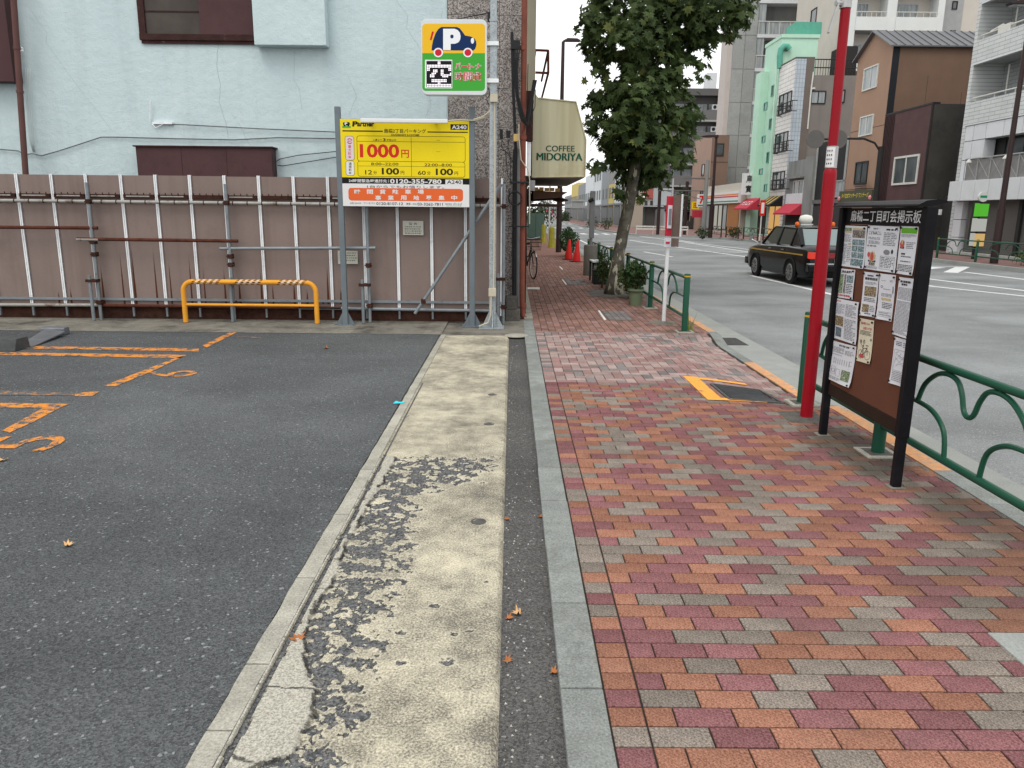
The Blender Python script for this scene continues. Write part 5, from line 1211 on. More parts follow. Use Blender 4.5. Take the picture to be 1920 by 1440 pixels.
# tiled canopy under the awning
tc = thing('tiled_canopy', 'small brown tiled canopy roof projecting beneath the cream awning', 'canopy', (.5, 14, 2))
zc = at_y(1000, 348, 13.4).z
for r_ in range(4):
    for c_ in range(9):
        x0 = .30+r_*.16; y0 = 13.5+c_*.3; z = zc-r_*.055
        q = MB(); q.add([(x0, y0, z), (x0+.18, y0, z-.062), (x0+.18, y0+.27, z-.062), (x0, y0+.27, z), (x0, y0, z-.02), (x0+.18, y0, z-.082), (x0+.18, y0+.27, z-.082), (x0, y0+.27, z-.02)], [(0,1,2,3),(7,6,5,4),(0,4,5,1),(1,5,6,2),(2,6,7,3),(3,7,4,0)])
        q.build('tile', 'roof_tile_brown', tc)
q = MB(); q.box(.28, .9, 13.46, 16.3, zc-.33, zc-.30); q.box(.28, .32, 13.46, 16.3, zc-.3, zc-.02); q.build('frame', 'dark_wood', tc)
fq = [(x, y) for x, y in ((1001, 351), (1011, 351), (1021, 352), (1031, 352), (1041, 353))]
for x, y in fq:
    a, b = at_y(x, y, 13.36), at_y(x+8.5, y+6.5, 13.36); MB().box(a.x, b.x, 13.36, 13.40, b.z, a.z).build('gold_tile', 'gold_tile', tc)
q = MB(); P = [at_y(x, y, 13.38) for x, y in ((1000, 358), (1065, 360), (1046, 371), (1000, 374))]; q.prism([(p.x, p.z) for p in P], lambda a, b, d: (a, d, b), 13.38, 16.2); q.build('lower_eave', 'roof_tile_brown', tc)
tag(MB().box(.205, XC1, 11.9, 26, -.05, .03).build('cafe_step', 'edging_concrete'), kind='structure')
# ---------------------------------------------------- bicycle by the cafe
mat('bike_black', (.02, .02, .022), .4, .1, 9, spec=.5); mat('bike_chrome', (.5, .5, .5), .25, .05, 9, metal=.9); mat('bike_tyre', (.022, .022, .022), .8)
bk = thing('bicycle', 'dark city bicycle with a front basket parked against the cafe wall', 'bicycle', (.47, 20.2, 0))
fx, fy, wr = .50, 19.35, .33; ryy = fy+1.08
def wheel(y, nm):
    q = MB(); q.tube([(fx, y+wr*math.cos(R(a)), wr+wr*math.sin(R(a))) for a in range(0, 360, 12)], .017, 6, closed=True); w = q.build(nm, 'bike_tyre', bk, smooth=True)
    q = MB(); q.tube([(fx, y+(wr-.03)*math.cos(R(a)), wr+(wr-.03)*math.sin(R(a))) for a in range(0, 360, 12)], .008, 6, closed=True); q.build('rim', 'bike_chrome', w, smooth=True)
    q = MB()
    for a in range(0, 360, 20): q.tube([(fx, y, wr), (fx, y+(wr-.03)*math.cos(R(a)), wr+(wr-.03)*math.sin(R(a)))], .0018, 4)
    q.tube([(fx-.04, y, wr), (fx+.04, y, wr)], .02, 8); q.build('spokes', 'bike_chrome', w)
wheel(fy, 'front_wheel'); wheel(ryy, 'rear_wheel')
q = MB(); hd = (fx, fy+.24, .86); bb = (fx, fy+.60, .29); st_ = (fx, ryy-.36, .80)
q.tube([(fx, fy, wr), (fx, fy+.20, .70), hd], .014, 8); q.tube([(fx, fy+.21, .74), bb], .017, 8); q.tube([bb, st_], .016, 8); q.tube([(fx, fy+.215, .80), (fx, fy+.45, .55), (fx, ryy-.44, .5)], .014, 8); q.tube([bb, (fx, ryy, wr)], .012, 8); q.tube([st_, (fx, ryy, wr)], .010, 8); q.build('frame', 'bike_black', bk, smooth='auto')
q = MB(); q.tube([(fx-.27, fy+.42, 1.0), (fx-.24, fy+.28, 1.02), (fx, fy+.25, .98), (fx+.24, fy+.28, 1.02), (fx+.27, fy+.42, 1.0)], .012, 8); q.tube([hd, (fx, fy+.25, .98)], .013, 8); q.build('handlebar', 'bike_chrome', bk, smooth='auto')
q = MB(); q.box(fx-.07, fx+.07, ryy-.50, ryy-.24, .82, .87); q.build('saddle', 'bike_black', bk, bevel=.02)
q = MB()
for x in [fx-.17+.034*i for i in range(11)]: q.tube([(x, fy-.16, .98), (x*.85+fx*.15, fy-.12, .72)], .004, 4); q.tube([(x, fy+.12, .98), (x*.85+fx*.15, fy+.08, .72)], .004, 4)
for z in (.72, .80, .90, .98):
    s = .85+.15*(z-.72)/.26; q.tube([(fx-.17*s, fy-.16*s, z), (fx+.17*s, fy-.16*s, z), (fx+.17*s, fy+.12*s, z), (fx-.17*s, fy+.12*s, z)], .004, 4, closed=True)
q.box(fx-.14, fx+.14, fy-.12, fy+.08, .72, .725); q.build('basket', 'bike_black', bk)
q = MB(); q.tube([(fx, fy+.36*math.cos(R(a)), wr+.36*math.sin(R(a))) for a in range(10, 150, 12)], .016, 6); q.tube([(fx, ryy+.36*math.cos(R(a)), wr+.36*math.sin(R(a))) for a in range(20, 170, 12)], .016, 6); q.build('mudguards', 'bike_chrome', bk); bk.rotation_euler.z = R(14); bk.location.x -= .16
# ---------------------------------------------------- plane tree
t = NT('plane_bark'); n = t.noise(1, 4, .6, t.vmap((9, 9, 3.2)), False, .8); zz_ = t.sep()[2]
pal = t.math('ADD', n, t.mr(zz_, .2, 1.6, .04, -.05)); c = t.mix(t.mr(t.noise(7, 5), .35, .65), (.075, .068, .055), (.145, .135, .11)); c = t.mix(t.mr(pal, .545, .565), c, (.44, .42, .33)); t.bump(t.noise(30, 5), .4, .02); t.done(c, .9)
t = NT('plane_leaf'); r_ = t.rand(); c = t.mix(t.mr(r_, 0, 1), (.032, .055, .020), (.082, .118, .040)); c = t.mix(t.mr(r_, .93, .98), c, (.16, .18, .05)); c = t.scale(c, t.mr(t.noise(9, 3), .3, .7, .8, 1.2))
tr = t.n.new('ShaderNodeBsdfTranslucent'); t.val(tr.inputs[0], t.scale(c, 1.6)); ms = t.n.new('ShaderNodeMixShader'); ms.inputs[0].default_value = .28; t.done(c, .45, 0, .4)
t.link(t.b.outputs[0], ms.inputs[1]); t.link(tr.outputs[0], ms.inputs[2]); t.link(ms.outputs[0], t.n['Material Output'].inputs[0])
TX, TY = 2.12, 15.9
tree = thing('plane_tree', 'leafy street plane tree with mottled peeling bark rising from the pavement edge', 'tree', (TX, TY, 0))
tp = [(1150, 552, .22), (1154, 525, .155), (1160, 480, .128), (1167, 440, .122), (1177, 395, .12), (1185, 350, .115), (1195, 290, .12), (1203, 210, .11), (1212, 120, .10), (1222, 20, .10), (1232, -80, .07)]
q = MB(); pts = [at_y(x, y, TY) for x, y, _ in tp]; pts[0].z = -.05
q.tube(pts, [r for *_, r in tp], 14); q.build('trunk', 'plane_bark', tree, smooth=True)
limbs = [((1195, 280), (1150, 200), (1115, 120), .05, .3), ((1197, 260), (1250, 200), (1285, 150), .05, -.5), ((1203, 190), (1160, 110), (1120, 60), .05, -.3), ((1206, 150), (1270, 80), (1350, 40), .06, -.6), ((1212, 90), (1290, 20), (1390, -30), .06, -.4), ((1212, 90), (1160, 20), (1130, -50), .05, .4), ((1198, 300), (1240, 280), (1280, 260), .035, -.2), ((1197, 310), (1150, 290), (1115, 270), .035, .1), ((1192, 310), (1180, 270), (1150, 230), .04, -.8), ((1205, 220), (1215, 170), (1230, 130), .05, -.9)]
for a, b, c_, r, dy in limbs:
    q = MB(); q.tube([at_y(*a, TY), at_y(*b, TY+abs(dy)*.6), at_y(*c_, TY+abs(dy)*1.0)], [r*.8, r*.5, r*.22], 7); q.build('limb', 'plane_bark', tree, smooth=True)
# leaf: five pointed lobes folded along the midrib
def leaf_mesh(nm, fold, droop):
    v = [(0, 0, 0)]+[(x, y+.25, -fold*abs(x)-droop*(y+.25)**2*.5) for x, y in LEAF]; n = len(LEAF)
    me = bpy.data.meshes.new(nm); me.from_pydata(v, [], [(0, i+1, (i+1) % n+1) for i in range(n)]); me.materials.append(MATS['plane_leaf']); return me, v
leafs = [leaf_mesh('leaf', f, d) for f, d in ((.15, .3), (.35, .2), (-.1, .5), (.25, .6))]
# clumps through the crown: centre (px), depth offset, radius in metres, leaves
clumps = []
def clump(px, py, dy, r, n): p = at_y(px, py, TY+dy); clumps.append((p, r, n))
for px, py, r, n in ((1205,300,.55,100),(1155,285,.48,80),(1125,180,.35,40),(1112,130,.30,34),(1112,235,.26,24),(1300,130,.34,36),(1290,215,.30,30),(1105,40,.34,36),(1100,100,.2,14),(1330,60,.3,30),(1285,270,.3,30),(1250,285,.45,80),(1210,240,.62,110),(1140,230,.42,60),(1265,225,.48,80),(1200,170,.60,110),(1150,165,.45,70),(1255,150,.50,85),(1205,100,.62,110),(1140,95,.48,75),(1115,75,.30,36),(1265,90,.58,95),(1310,85,.35,40),(1200,30,.70,120),(1130,25,.42,55),(1270,25,.65,110),(1335,25,.55,85),(1385,15,.38,50),(1240,-50,.8,140),(1150,-50,.6,90),(1340,-50,.7,110),(1410,-40,.45,60),(1180,332,.28,32),(1230,328,.30,36),(1130,255,.28,26),(1122,200,.24,18),(1285,180,.26,22),(1295,250,.22,16),(1120,305,.20,12),(1290,300,.22,15),(1375,62,.16,7),(1180,372,.14,8),(1205,368,.10,4),(1160,362,.13,6),(1300,40,.5,70),(1170,60,.5,70),(1225,200,.5,70),(1180,250,.45,70)):
    clump(px, py, rnd.uniform(-.35, .35), r, n); 
    if r > .35: clump(px+rnd.uniform(-15, 15), py+rnd.uniform(-15, 15), rnd.uniform(-.9, .9), r*.9, n//2)
LEFT_E = [(-120, 1070), (0, 1085), (60, 1078), (100, 1104), (150, 1120), (190, 1104), (240, 1100), (300, 1110), (335, 1132), (360, 1150), (400, 1160)]
RIGHT_E = [(-120, 1440), (0, 1426), (40, 1418), (60, 1385), (80, 1345), (110, 1326), (150, 1326), (200, 1306), (250, 1296), (290, 1296), (320, 1272), (345, 1240), (375, 1225), (400, 1200)]
HOLES = [(1150, 130, 17), (1163, 84, 12), (1290, 132, 16), (1277, 190, 14), (1140, 207, 13), (1310, 100, 14), (1128, 292, 12), (1240, 118, 9), (1185, 150, 8), (1262, 245, 9), (1118, 165, 12), (1350, 50, 9), (1135, 60, 10), (1160, 262, 8), (1125, 240, 11), (1285, 275, 12), (1150, 318, 9), (1255, 310, 10), (1225, 165, 7), (1200, 60, 7), (1280, 45, 8)]
def keep_leaf(p):
    x, y = proj(p); j = rnd.gauss(0, 9)
    if not interp(LEFT_E, y)+j < x < interp(RIGHT_E, y)-j: return rnd.random() < .06
    return not any(math.hypot(x-a, y-b) < r*rnd.uniform(.7, 1.25) for a, b, r in HOLES)
L = []
for c_, r, n in clumps:
    for i in range(int(n*1.45)):
        d = Vector((rnd.gauss(0, 1), rnd.gauss(0, 1), rnd.gauss(0, 1))).normalized()*r*1.12*rnd.random()**.5
        d.z *= .85; p = c_+d; s = rnd.uniform(.085, .155)
        if not keep_leaf(p): continue
        out = (d.normalized()+Vector((rnd.uniform(-.6, .6), rnd.uniform(-.6, .6), rnd.uniform(-.2, .9)))).normalized()
        tip = Vector((out.x*.8+rnd.uniform(-.5, .5), out.y*.8+rnd.uniform(-.5, .5), -.55+rnd.uniform(-.5, .3))).normalized()
        z = (out-tip*out.dot(tip)).normalized() if abs(out.dot(tip)) < .98 else tip.orthogonal().normalized()
        x = tip.cross(z); M = Matrix((x, tip, z)).transposed(); L.append((p, M, s, d.y))
def on_edge(p): return p.y < TY+.1
Lf = sorted(L, key=lambda l: l[0].y); front = set()
for l in Lf:
    px, py = proj(l[0])
    if 1060 < px < 1440 and -10 < py < 400: front.add(id(l))
    if len(front) >= 280: break
cr = MB(); crown_v = []
for l in L:
    if id(l) in front: continue
    p, M, s, _ = l; me, v = rnd.choice(leafs); n = len(LEAF)
    cr.add([p+M@(Vector(a)*s) for a in v], [(0, i+1, (i+1) % n+1) for i in range(n)])
crown = cr.build('crown', 'plane_leaf', tree, recalc=False); crown['kind'] = 'stuff'
tb = Vector((TX, TY, 0))
for l in L:
    if id(l) not in front: continue
    p, M, s, _ = l; o = bpy.data.objects.new('leaf', rnd.choice(leafs)[0]); COL.objects.link(o); o.parent = tree
    o.matrix_local = Matrix.Translation(p-tb) @ (M @ Matrix.Scale(s, 3)).to_4x4()
tag(MB().box(1.62, 2.62, 15.3, 16.6, -.02, .003).build('tree_pit', 'block_concrete'), 'dark earth pit around the foot of the plane tree', 'tree pit')
# ---------------------------------------------------- shrubs and pots
def leaf_mat(nm, a, b, tw=.2):
    t = NT(nm); r = t.rand(); c = t.mix(r, a, b); t.done(c, .5, 0, .35)
leaf_mat('shrub_leaf', (.025, .055, .015), (.075, .115, .03)); leaf_mat('dark_leaf', (.015, .04, .014), (.045, .08, .025)); leaf_mat('lime_leaf', (.09, .13, .02), (.17, .22, .04)); leaf_mat('far_leaf', (.03, .055, .025), (.07, .10, .045)); leaf_mat('red_leaf', (.10, .01, .03), (.20, .025, .06)); mat('pot_green', (.15, .19, .115), .6, .08, 6); mat('soil', (.03, .022, .016), .95, .2, 30); mat('twig', (.07, .05, .035), .9)
def leaf_cloud(mb, c, rad, n, s, up=.3):
    c = Vector(c)
    for i in range(n):
        d = Vector((rnd.gauss(0, 1), rnd.gauss(0, 1), rnd.gauss(0, 1))).normalized()*rnd.random()**.35
        bumpy = .82+.36*mnoise.noise(d*2.3+c)
        p = c+Vector((d.x*rad[0], d.y*rad[1], d.z*rad[2]))*bumpy; k = s*rnd.uniform(.6, 1.3)
        a = Vector((rnd.gauss(0, 1), rnd.gauss(0, 1), rnd.gauss(0, 1)+up)).normalized(); b = a.orthogonal().normalized(); b = (Matrix.Rotation(rnd.random()*6.28, 3, a)@b); e = a.cross(b)
        mb.add([p-b*k, p+e*k*.42+a*k*.1, p+b*k, p-e*k*.42+a*k*.1], [(0,1,2,3)])
def shrub(name, lab, c, rad, n, s, m, cat='shrub', group=None):
    t_ = thing(name, lab, cat, (c[0], c[1], max(0, c[2]-rad[2])), group)
    q = MB(); leaf_cloud(q, c, rad, n, s); o = q.build('foliage', m, t_, recalc=False); o['kind'] = 'stuff'
    q = MB()
    for k in range(5): q.tube([(c[0]+rnd.uniform(-.3,.3)*rad[0], c[1]+rnd.uniform(-.3,.3)*rad[1], max(0, c[2]-rad[2])), (c[0]+rnd.uniform(-.6,.6)*rad[0], c[1]+rnd.uniform(-.6,.6)*rad[1], c[2]+rad[2]*.5)], .012, 5)
    q.build('stems', 'twig', t_); return t_
g = gz(1178, 560)
shrub('round_shrub', 'clipped green shrub growing at the tree base behind the potted plant', (2.36, 15.0, .42), (.34, .42, .42), 1300, .035, 'shrub_leaf')
shrub('round_shrub', 'lighter green shrub squeezed between the crate and the tree trunk', (2.06, 17.2, .42), (.22, .3, .42), 700, .035, 'shrub_leaf')
shrub('round_shrub', 'dark shrub on the road side behind the round pillar', (2.36, 21.2, .38), (.2, .5, .36), 600, .04, 'dark_leaf')
pt = thing('potted_plant', 'leafy plant in a pale green plastic pot by the guard rail', 'potted plant', (2.27, 13.95, 0))
q = MB(); q.lathe([(.135, .0), (.165, .25), (.185, .255), (.188, .30), (.168, .30), (.16, .27)], (2.27, 13.95, 0), 20); q.v = [(2.27+(a-2.27)*.82, 13.95+(b-13.95)*.82, c) for a, b, c in q.v]; q.build('pot', 'pot_green', pt, smooth='auto')
q = MB(); q.lathe([(.16, .255), (.16, .262)], (2.27, 13.95, 0), 16); q.build('soil', 'soil', pt)
q = MB(); leaf_cloud(q, (2.25, 13.95, .55), (.26, .26, .24), 420, .055, .6); o = q.build('foliage', 'dark_leaf', pt, recalc=False); o['kind'] = 'stuff'
q = MB()
for k in range(7): a = k*.9; q.tube([(2.27, 13.95, .26), (2.27+.18*math.cos(a), 13.95+.18*math.sin(a), .6)], .006, 5)
q.build('stems', 'twig', pt)
one('grey_pot', MB().lathe([(.05, 0), (.065, .2), (.06, .2), (.055, .18)], (2.48, 13.75, 0), 14), 'grey_conduit', 'small empty grey pot next to the pale green pot', 'pot')
# weeds at the rail foot
q = MB()
for k in range(16):
    a = rnd.random()*6.28; b = Vector((2.56+rnd.uniform(-.05,.06), 10.85+rnd.uniform(-.08,.08), 0)); h = rnd.uniform(.12, .38); w = .006
    t1 = b+Vector((math.cos(a)*h*.35, math.sin(a)*h*.35, h)); q.add([b+Vector((w,0,0)), b-Vector((w,0,0)), t1], [(0,1,2)])
tag(q.build('weeds', 'lime_leaf', recalc=False), 'tuft of thin dry weeds growing by the rail end post', 'weeds')
# ---------------------------------------------------- pillar bin with sign post, bench, crate, cones
mat('pillar_grey', (.155, .145, .13), .7, .12, 5, streak=((.09, .085, .075), 6, .5)); mat('mast_grey', (.20, .205, .215), .5, .1, 5)
pc = gz(1106, 517); 
pb = thing('round_pillar', 'brown grey round concrete pillar carrying a slim grey mast by the guard rail', 'pillar', (pc.x, pc.y+.2, 0)); pcx, pcy = pc.x+.02, pc.y+.2
q = MB(); q.lathe([(.185, 0), (.185, .78), (.17, .80), (.06, .81)], (pcx, pcy, 0), 20); q.build('drum', 'pillar_grey', pb, smooth='auto')
q = MB(); q.box(pcx-.055, pcx+.075, pcy-.06, pcy+.06, .98, 2.2); q.tube([(pcx, pcy, .8), (pcx, pcy, 1.0)], .04, 8); q.build('mast', 'mast_grey', pb, bevel=.01)
q = MB(); q.tube([(pcx-.10, pcy-.05, 1.93), (pcx+.02, pcy-.08, 1.99)], .045, 8); q.build('camera_head', 'black_plastic', pb)
mat('bench_white', (.55, .56, .56), .5, .08, 6); mat('crate_black', (.022, .024, .026), .6, .2, 9); mat('cloth_teal', (.03, .16, .14), .8, .2, 9)
be = thing('bench', 'low white slatted bench with dark legs between the pillar and the tree', 'bench', (2.15, 18.6, 0)); zb_ = .50
for k in range(4): q = MB(); q.box(1.93+k*.12, 2.03+k*.12, 18.35, 19.2, zb_-.02, zb_+.012); q.build('slat', 'bench_white', be)
for y in (18.42, 19.1):
    for x in (1.95, 2.36): q = MB(); q.box(x-.02, x+.02, y-.02, y+.02, 0, zb_-.02); q.build('leg', 'crate_black', be)
q = MB(); q.box(1.93, 2.38, 18.40, 18.44, zb_-.07, zb_-.02); q.box(1.93, 2.38, 19.08, 19.12, zb_-.07, zb_-.02); q.build('rail', 'crate_black', be)
ct = thing('storage_crate', 'black crate with rope and a teal cloth standing under the bench', 'crate', (2.15, 18.2, 0))
q = MB(); q.box(1.93, 2.36, 17.95, 18.32, 0, .30); q.build('box', 'crate_black', ct, bevel=.02); q = MB(); q.box(2.2, 2.37, 17.93, 17.96, .03, .14); q.build('cloth', 'cloth_teal', ct)
q = MB(); q.box(1.91, 2.38, 17.93, 18.34, .30, .34); q.build('lid', 'crate_black', ct, bevel=.01)
mat('cone_red', (.52, .022, .020), .45, .08, 6, spec=.4); mat('cone_base', (.10, .02, .02), .7, .2, 6)
for px, py, h, tilt, lab in ((1066, 487, .72, .04, 'upright red traffic cone, farther of the two by the hedge'), (1080.5, 491, .72, .06, 'leaning red traffic cone, nearer of the two by the hedge')):
    g = gz(px, py); cn = thing('traffic_cone', lab, 'traffic cone', (g.x, g.y, 0), 'red traffic cones by the hedge')
    q = MB(); q.box(-.19, .19, -.19, .19, 0, .03); q.build('base', 'cone_base', cn, local=True, bevel=.01)
    q = MB(); q.lathe([(.14, .03), (.135, .06), (.035, h-.01), (.025, h)], (0, 0, 0), 18); q.build('body', 'cone_red', cn, local=True, smooth='auto'); cn.rotation_euler = (0, tilt, .3)
shrub('trimmed_hedge', 'dense rounded hedge beside the dark lamp post behind the cones', (2.15, 29.5, .60), (.42, 1.6, .62), 1800, .05, 'dark_leaf', 'hedge')
# street lamp on our pavement
mat('lamp_brown', (.040, .026, .026), .45, .1, 5, spec=.45)
g = gz(1047, 473); lp = thing('street_lamp', 'tall dark brown street lamp rising beyond the cafe awning', 'street lamp', (g.x, g.y, 0))
zt_ = at_y(1060, 78, g.y).z
q = MB(); q.tube([(g.x, g.y, 0), (g.x, g.y, 2.6)], .115, 12); q.tube([(g.x, g.y, 2.6), (g.x, g.y, zt_)], [.10, .065], 12); q.build('column', 'lamp_brown', lp, smooth='auto')
q = MB(); q.tube([(g.x, g.y, zt_), (g.x+.1, g.y, zt_+.06), (g.x+.35, g.y, zt_+.08)], .04, 8); q.build('arm', 'lamp_brown', lp)
q = MB(); q.prism([(.0, 0), (.62, .0), (.62, .05), (.5, .11), (.1, .12)], lambda a, b, d: (g.x+.05+a, d, zt_+.0+b), g.y-.12, g.y+.12); q.build('head', 'lamp_brown', lp, bevel=.02)
# yellow covered posts, green cabinet
mat('hazard_yellow', (.36, .34, .05), .6, .2, 6, rust=((.1, .1, .05), 6, .6, .5)); mat('cabinet_green', (.09, .15, .125), .6, .1, 5)
for px, py, w, lab in ((1019, 455, .22, 'yellow wrapped guard post next to the green cabinet'), (1034, 464, .24, 'yellow sheeted guard post beside the thin white pole, nearer of the two')):
    g = gz(px, py); q = MB(); q.lathe([(w*.8, 0), (w*.6, .35), (w*.55, .9), (w*.4, .98)], (g.x, g.y, 0), 9); one('guard_post_cover', q, 'hazard_yellow', lab, 'post', 'yellow covered posts')
g = gz(1029, 462); one('thin_pole', MB().tube([(g.x, g.y, 0), (g.x, g.y, 3.2)], .04, 8), 'bus_pole', 'thin pale pole standing between the yellow covered posts', 'pole')
g = gz(1004, 450); cb = thing('utility_cabinet', 'green roadside utility cabinet beyond the bicycle', 'cabinet', (g.x, g.y, 0)); q = MB(); q.box(g.x-.5, g.x+.5, g.y, g.y+.5, .12, 1.55); q.build('body', 'cabinet_green', cb, bevel=.03); MB().box(g.x-.48, g.x+.48, g.y+.02, g.y+.48, 0, .12).build('plinth', 'block_concrete', cb); MB().box(g.x-.01, g.x+.01, g.y-.008, g.y, .2, 1.5).build('door_seam', 'black_plastic', cb)
# ================================================================== ACROSS THE ROAD
kl = [(17.2, 8), (16.9, 20), (16.6, 35), (15.6, 52), (14.0, 58.5), (9.9, 61.5), (8.9, 75), (9.2, 120), (11, 200), (13, 330)]
q = MB(); v = []
for x, y in kl: v += [(x, y, .0), (60, y, .0)]
q.add(v, [(2*i, 2*i+1, 2*i+3, 2*i+2) for i in range(len(kl)-1)]); tag(q.build('opposite_pavement', 'paver_rose', recalc=False), kind='structure')
q = MB(); v = []
for x, y in kl: v += [(x-.16, y, -.14), (x-.15, y, .008), (x+.0, y, .010), (x+.01, y, -.1)]
q.add(v, [(4*i+j, 4*i+j+1, 4*i+j+5, 4*i+j+4) for i in range(len(kl)-1) for j in range(3)]); tag(q.build('opposite_kerb', 'gutter_concrete'), kind='structure')
mat('frame_white', (.58, .58, .54), .5, .05, 5); mat('frame_dark', (.03, .028, .028), .5, .1, 5); mat('frame_alu', (.35, .36, .36), .4, .05, 5, metal=.4)
t = NT('pane_glass'); t.done(t.mix(t.mr(t.noise(.7, 3), .3, .7), (.035, .045, .048), (.11, .125, .13)), .08, 0, .6)
t = NT('pane_pale'); t.done(t.mix(t.mr(t.noise(1.2, 3, .5, t.vmap((4, 4, .5))), .3, .7), (.22, .25, .26), (.40, .43, .44)), .15, 0, .5)
mat('room_dark', (.05, .05, .05), .9, .1, 3)
def win(par, ax, pl, u0, u1, z0, z1, fm='frame_white', pm='pane_glass', mull=1, proud=.06, fw=.07, name='window'):
    u0, u1 = min(u0, u1), max(u0, u1); z0, z1 = min(z0, z1), max(z0, z1)
    B = (lambda mb, a, b, c, d, e, f: mb.box(pl-e, pl-f, a, b, c, d)) if ax == 'x' else (lambda mb, a, b, c, d, e, f: mb.box(a, b, pl-e, pl-f, c, d))
    q = MB(); B(q, u0, u1, z0, z0+fw, proud, -.02); B(q, u0, u1, z1-fw, z1, proud, -.02); B(q, u0, u0+fw, z0+fw, z1-fw, proud, -.02); B(q, u1-fw, u1, z0+fw, z1-fw, proud, -.02)
    for k in range(mull): u = lerp(u0, u1, (k+1)/(mull+1)); B(q, u-fw*.4, u+fw*.4, z0+fw, z1-fw, proud*.8, -.02)
    w = q.build(name, fm, par)
    for k in range(mull+1):
        q = MB(); a, b = lerp(u0+fw, u1-fw, k/(mull+1)), lerp(u0+fw, u1-fw, (k+1)/(mull+1)); B(q, a, b, z0+fw, z1-fw, .012, .004); q.build('pane', pm, w)
    return w
def winpx(par, X, x0, y0, x1, y1, **k):
    a, b = at_x(x0, (y0+y1)/2, X), at_x(x1, (y0+y1)/2, X); c = at_x((x0+x1)/2, y0, X); d = at_x((x0+x1)/2, y1, X); return win(par, 'x', X, a.y, b.y, c.z, d.z, **k)
def winpy(par, Y, x0, y0, x1, y1, **k):
    a, b = at_y(x0, (y0+y1)/2, Y), at_y(x1, (y0+y1)/2, Y); c = at_y((x0+x1)/2, y0, Y); d = at_y((x0+x1)/2, y1, Y); return win(par, 'y', Y, a.x, b.x, c.z, d.z, **k)
FX = 20.0
def tiled(nm, col, joint, sx, sz, rough=.5, ax='x'):
    t = NT(nm); s = t.sep(); cv = t.n.new('ShaderNodeCombineXYZ'); t.link(s[1 if ax == 'x' else 0], cv.inputs[0]); t.link(s[2], cv.inputs[1])
    b = t.n.new('ShaderNodeTexBrick'); b.inputs['Scale'].default_value = 1; b.offset = 0 if ax == 's' else .5
    b.inputs['Brick Width'].default_value = sx; b.inputs['Row Height'].default_value = sz; b.inputs['Mortar Size'].default_value = min(sx, sz)*.07; b.inputs['Mortar Smooth'].default_value = .2
    b.inputs['Color1'].default_value = (*col, 1); b.inputs['Color2'].default_value = (*[c*.93 for c in col], 1); b.inputs['Mortar'].default_value = (*joint, 1)
    t.link(cv.outputs[0], b.inputs['Vector']); c = t.scale(b.outputs[0], t.mr(t.noise(.8, 5), .3, .7, .9, 1.06)); t.bump(b.outputs['Fac'], -.3, .02); t.done(c, rough, 0, .4)
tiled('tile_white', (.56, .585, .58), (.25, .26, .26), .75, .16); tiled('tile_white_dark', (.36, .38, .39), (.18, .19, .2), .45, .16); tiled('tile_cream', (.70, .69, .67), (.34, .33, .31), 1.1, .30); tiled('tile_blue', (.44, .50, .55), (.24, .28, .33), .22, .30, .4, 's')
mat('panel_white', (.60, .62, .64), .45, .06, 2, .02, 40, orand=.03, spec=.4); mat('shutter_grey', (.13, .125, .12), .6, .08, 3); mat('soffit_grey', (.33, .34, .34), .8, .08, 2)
# ---------------------------------------------------- white tiled apartment block
b1 = thing('white_tiled_block', 'white tiled apartment block with long balconies over grey roller shutters', 'building', (23, 30, 0))
YN, YF = 22.0, 35.62
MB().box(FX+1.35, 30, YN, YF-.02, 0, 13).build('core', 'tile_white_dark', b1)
MB().box(FX, FX+1.36, YF-.22, YF, 0, 13).build('end_fin', 'tile_white', b1)
zA = [(5.53, 6.49), (8.05, 9.03), (10.5, 11.4)]
for z0, z1 in zA:
    pz = MB().box(FX, FX+.16, YN, YF-.222, z0, z1).build('parapet', 'tile_white', b1)
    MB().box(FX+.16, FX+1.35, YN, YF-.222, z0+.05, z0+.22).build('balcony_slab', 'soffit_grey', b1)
    q = MB(); q.tube([(FX+.06, YN, z1+.18), (FX+.06, YF-.4, z1+.18)], .03, 6)
    for k in range(10): q.tube([(FX+.06, YF-.6-k*1.35, z1), (FX+.06, YF-.6-k*1.35, z1+.18)], .016, 5)
    q.build('hand_rail', 'frame_white', pz)
    MB().box(FX-.015, FX-.002, YN, YF-.222, z0, z0+.05).build('drip_edge', 'panel_white', pz)
for z0 in (6.0, 8.5, 11.0):
    for y in (33.6, 30.0, 26.5): win(b1, 'x', FX+1.35, y, y-1.6, z0-.1, z0+1.85, fm='frame_dark', mull=1)
    q = MB(); q.box(FX+.3, FX+1.34, 31.75, 31.85, z0-.3, z0+1.8); q.build('balcony_screen', 'panel_white', b1)
    q = MB(); q.tube([(FX+.9, 34.3, z0-.4), (FX+.9, 34.3, z0+1.9)], .04, 6); q.build('drain_pipe', 'frame_white', b1)
# laundry rail and things on the upper balcony
q = MB(); q.tube([(FX+.1, 33.8, 9.35), (FX+.1, 34.6, 9.25)], .05, 6); q.box(FX+.02, FX+.2, 33.2, 34.0, 9.04, 9.3); q.build('balcony_clutter', 'frame_white', b1)
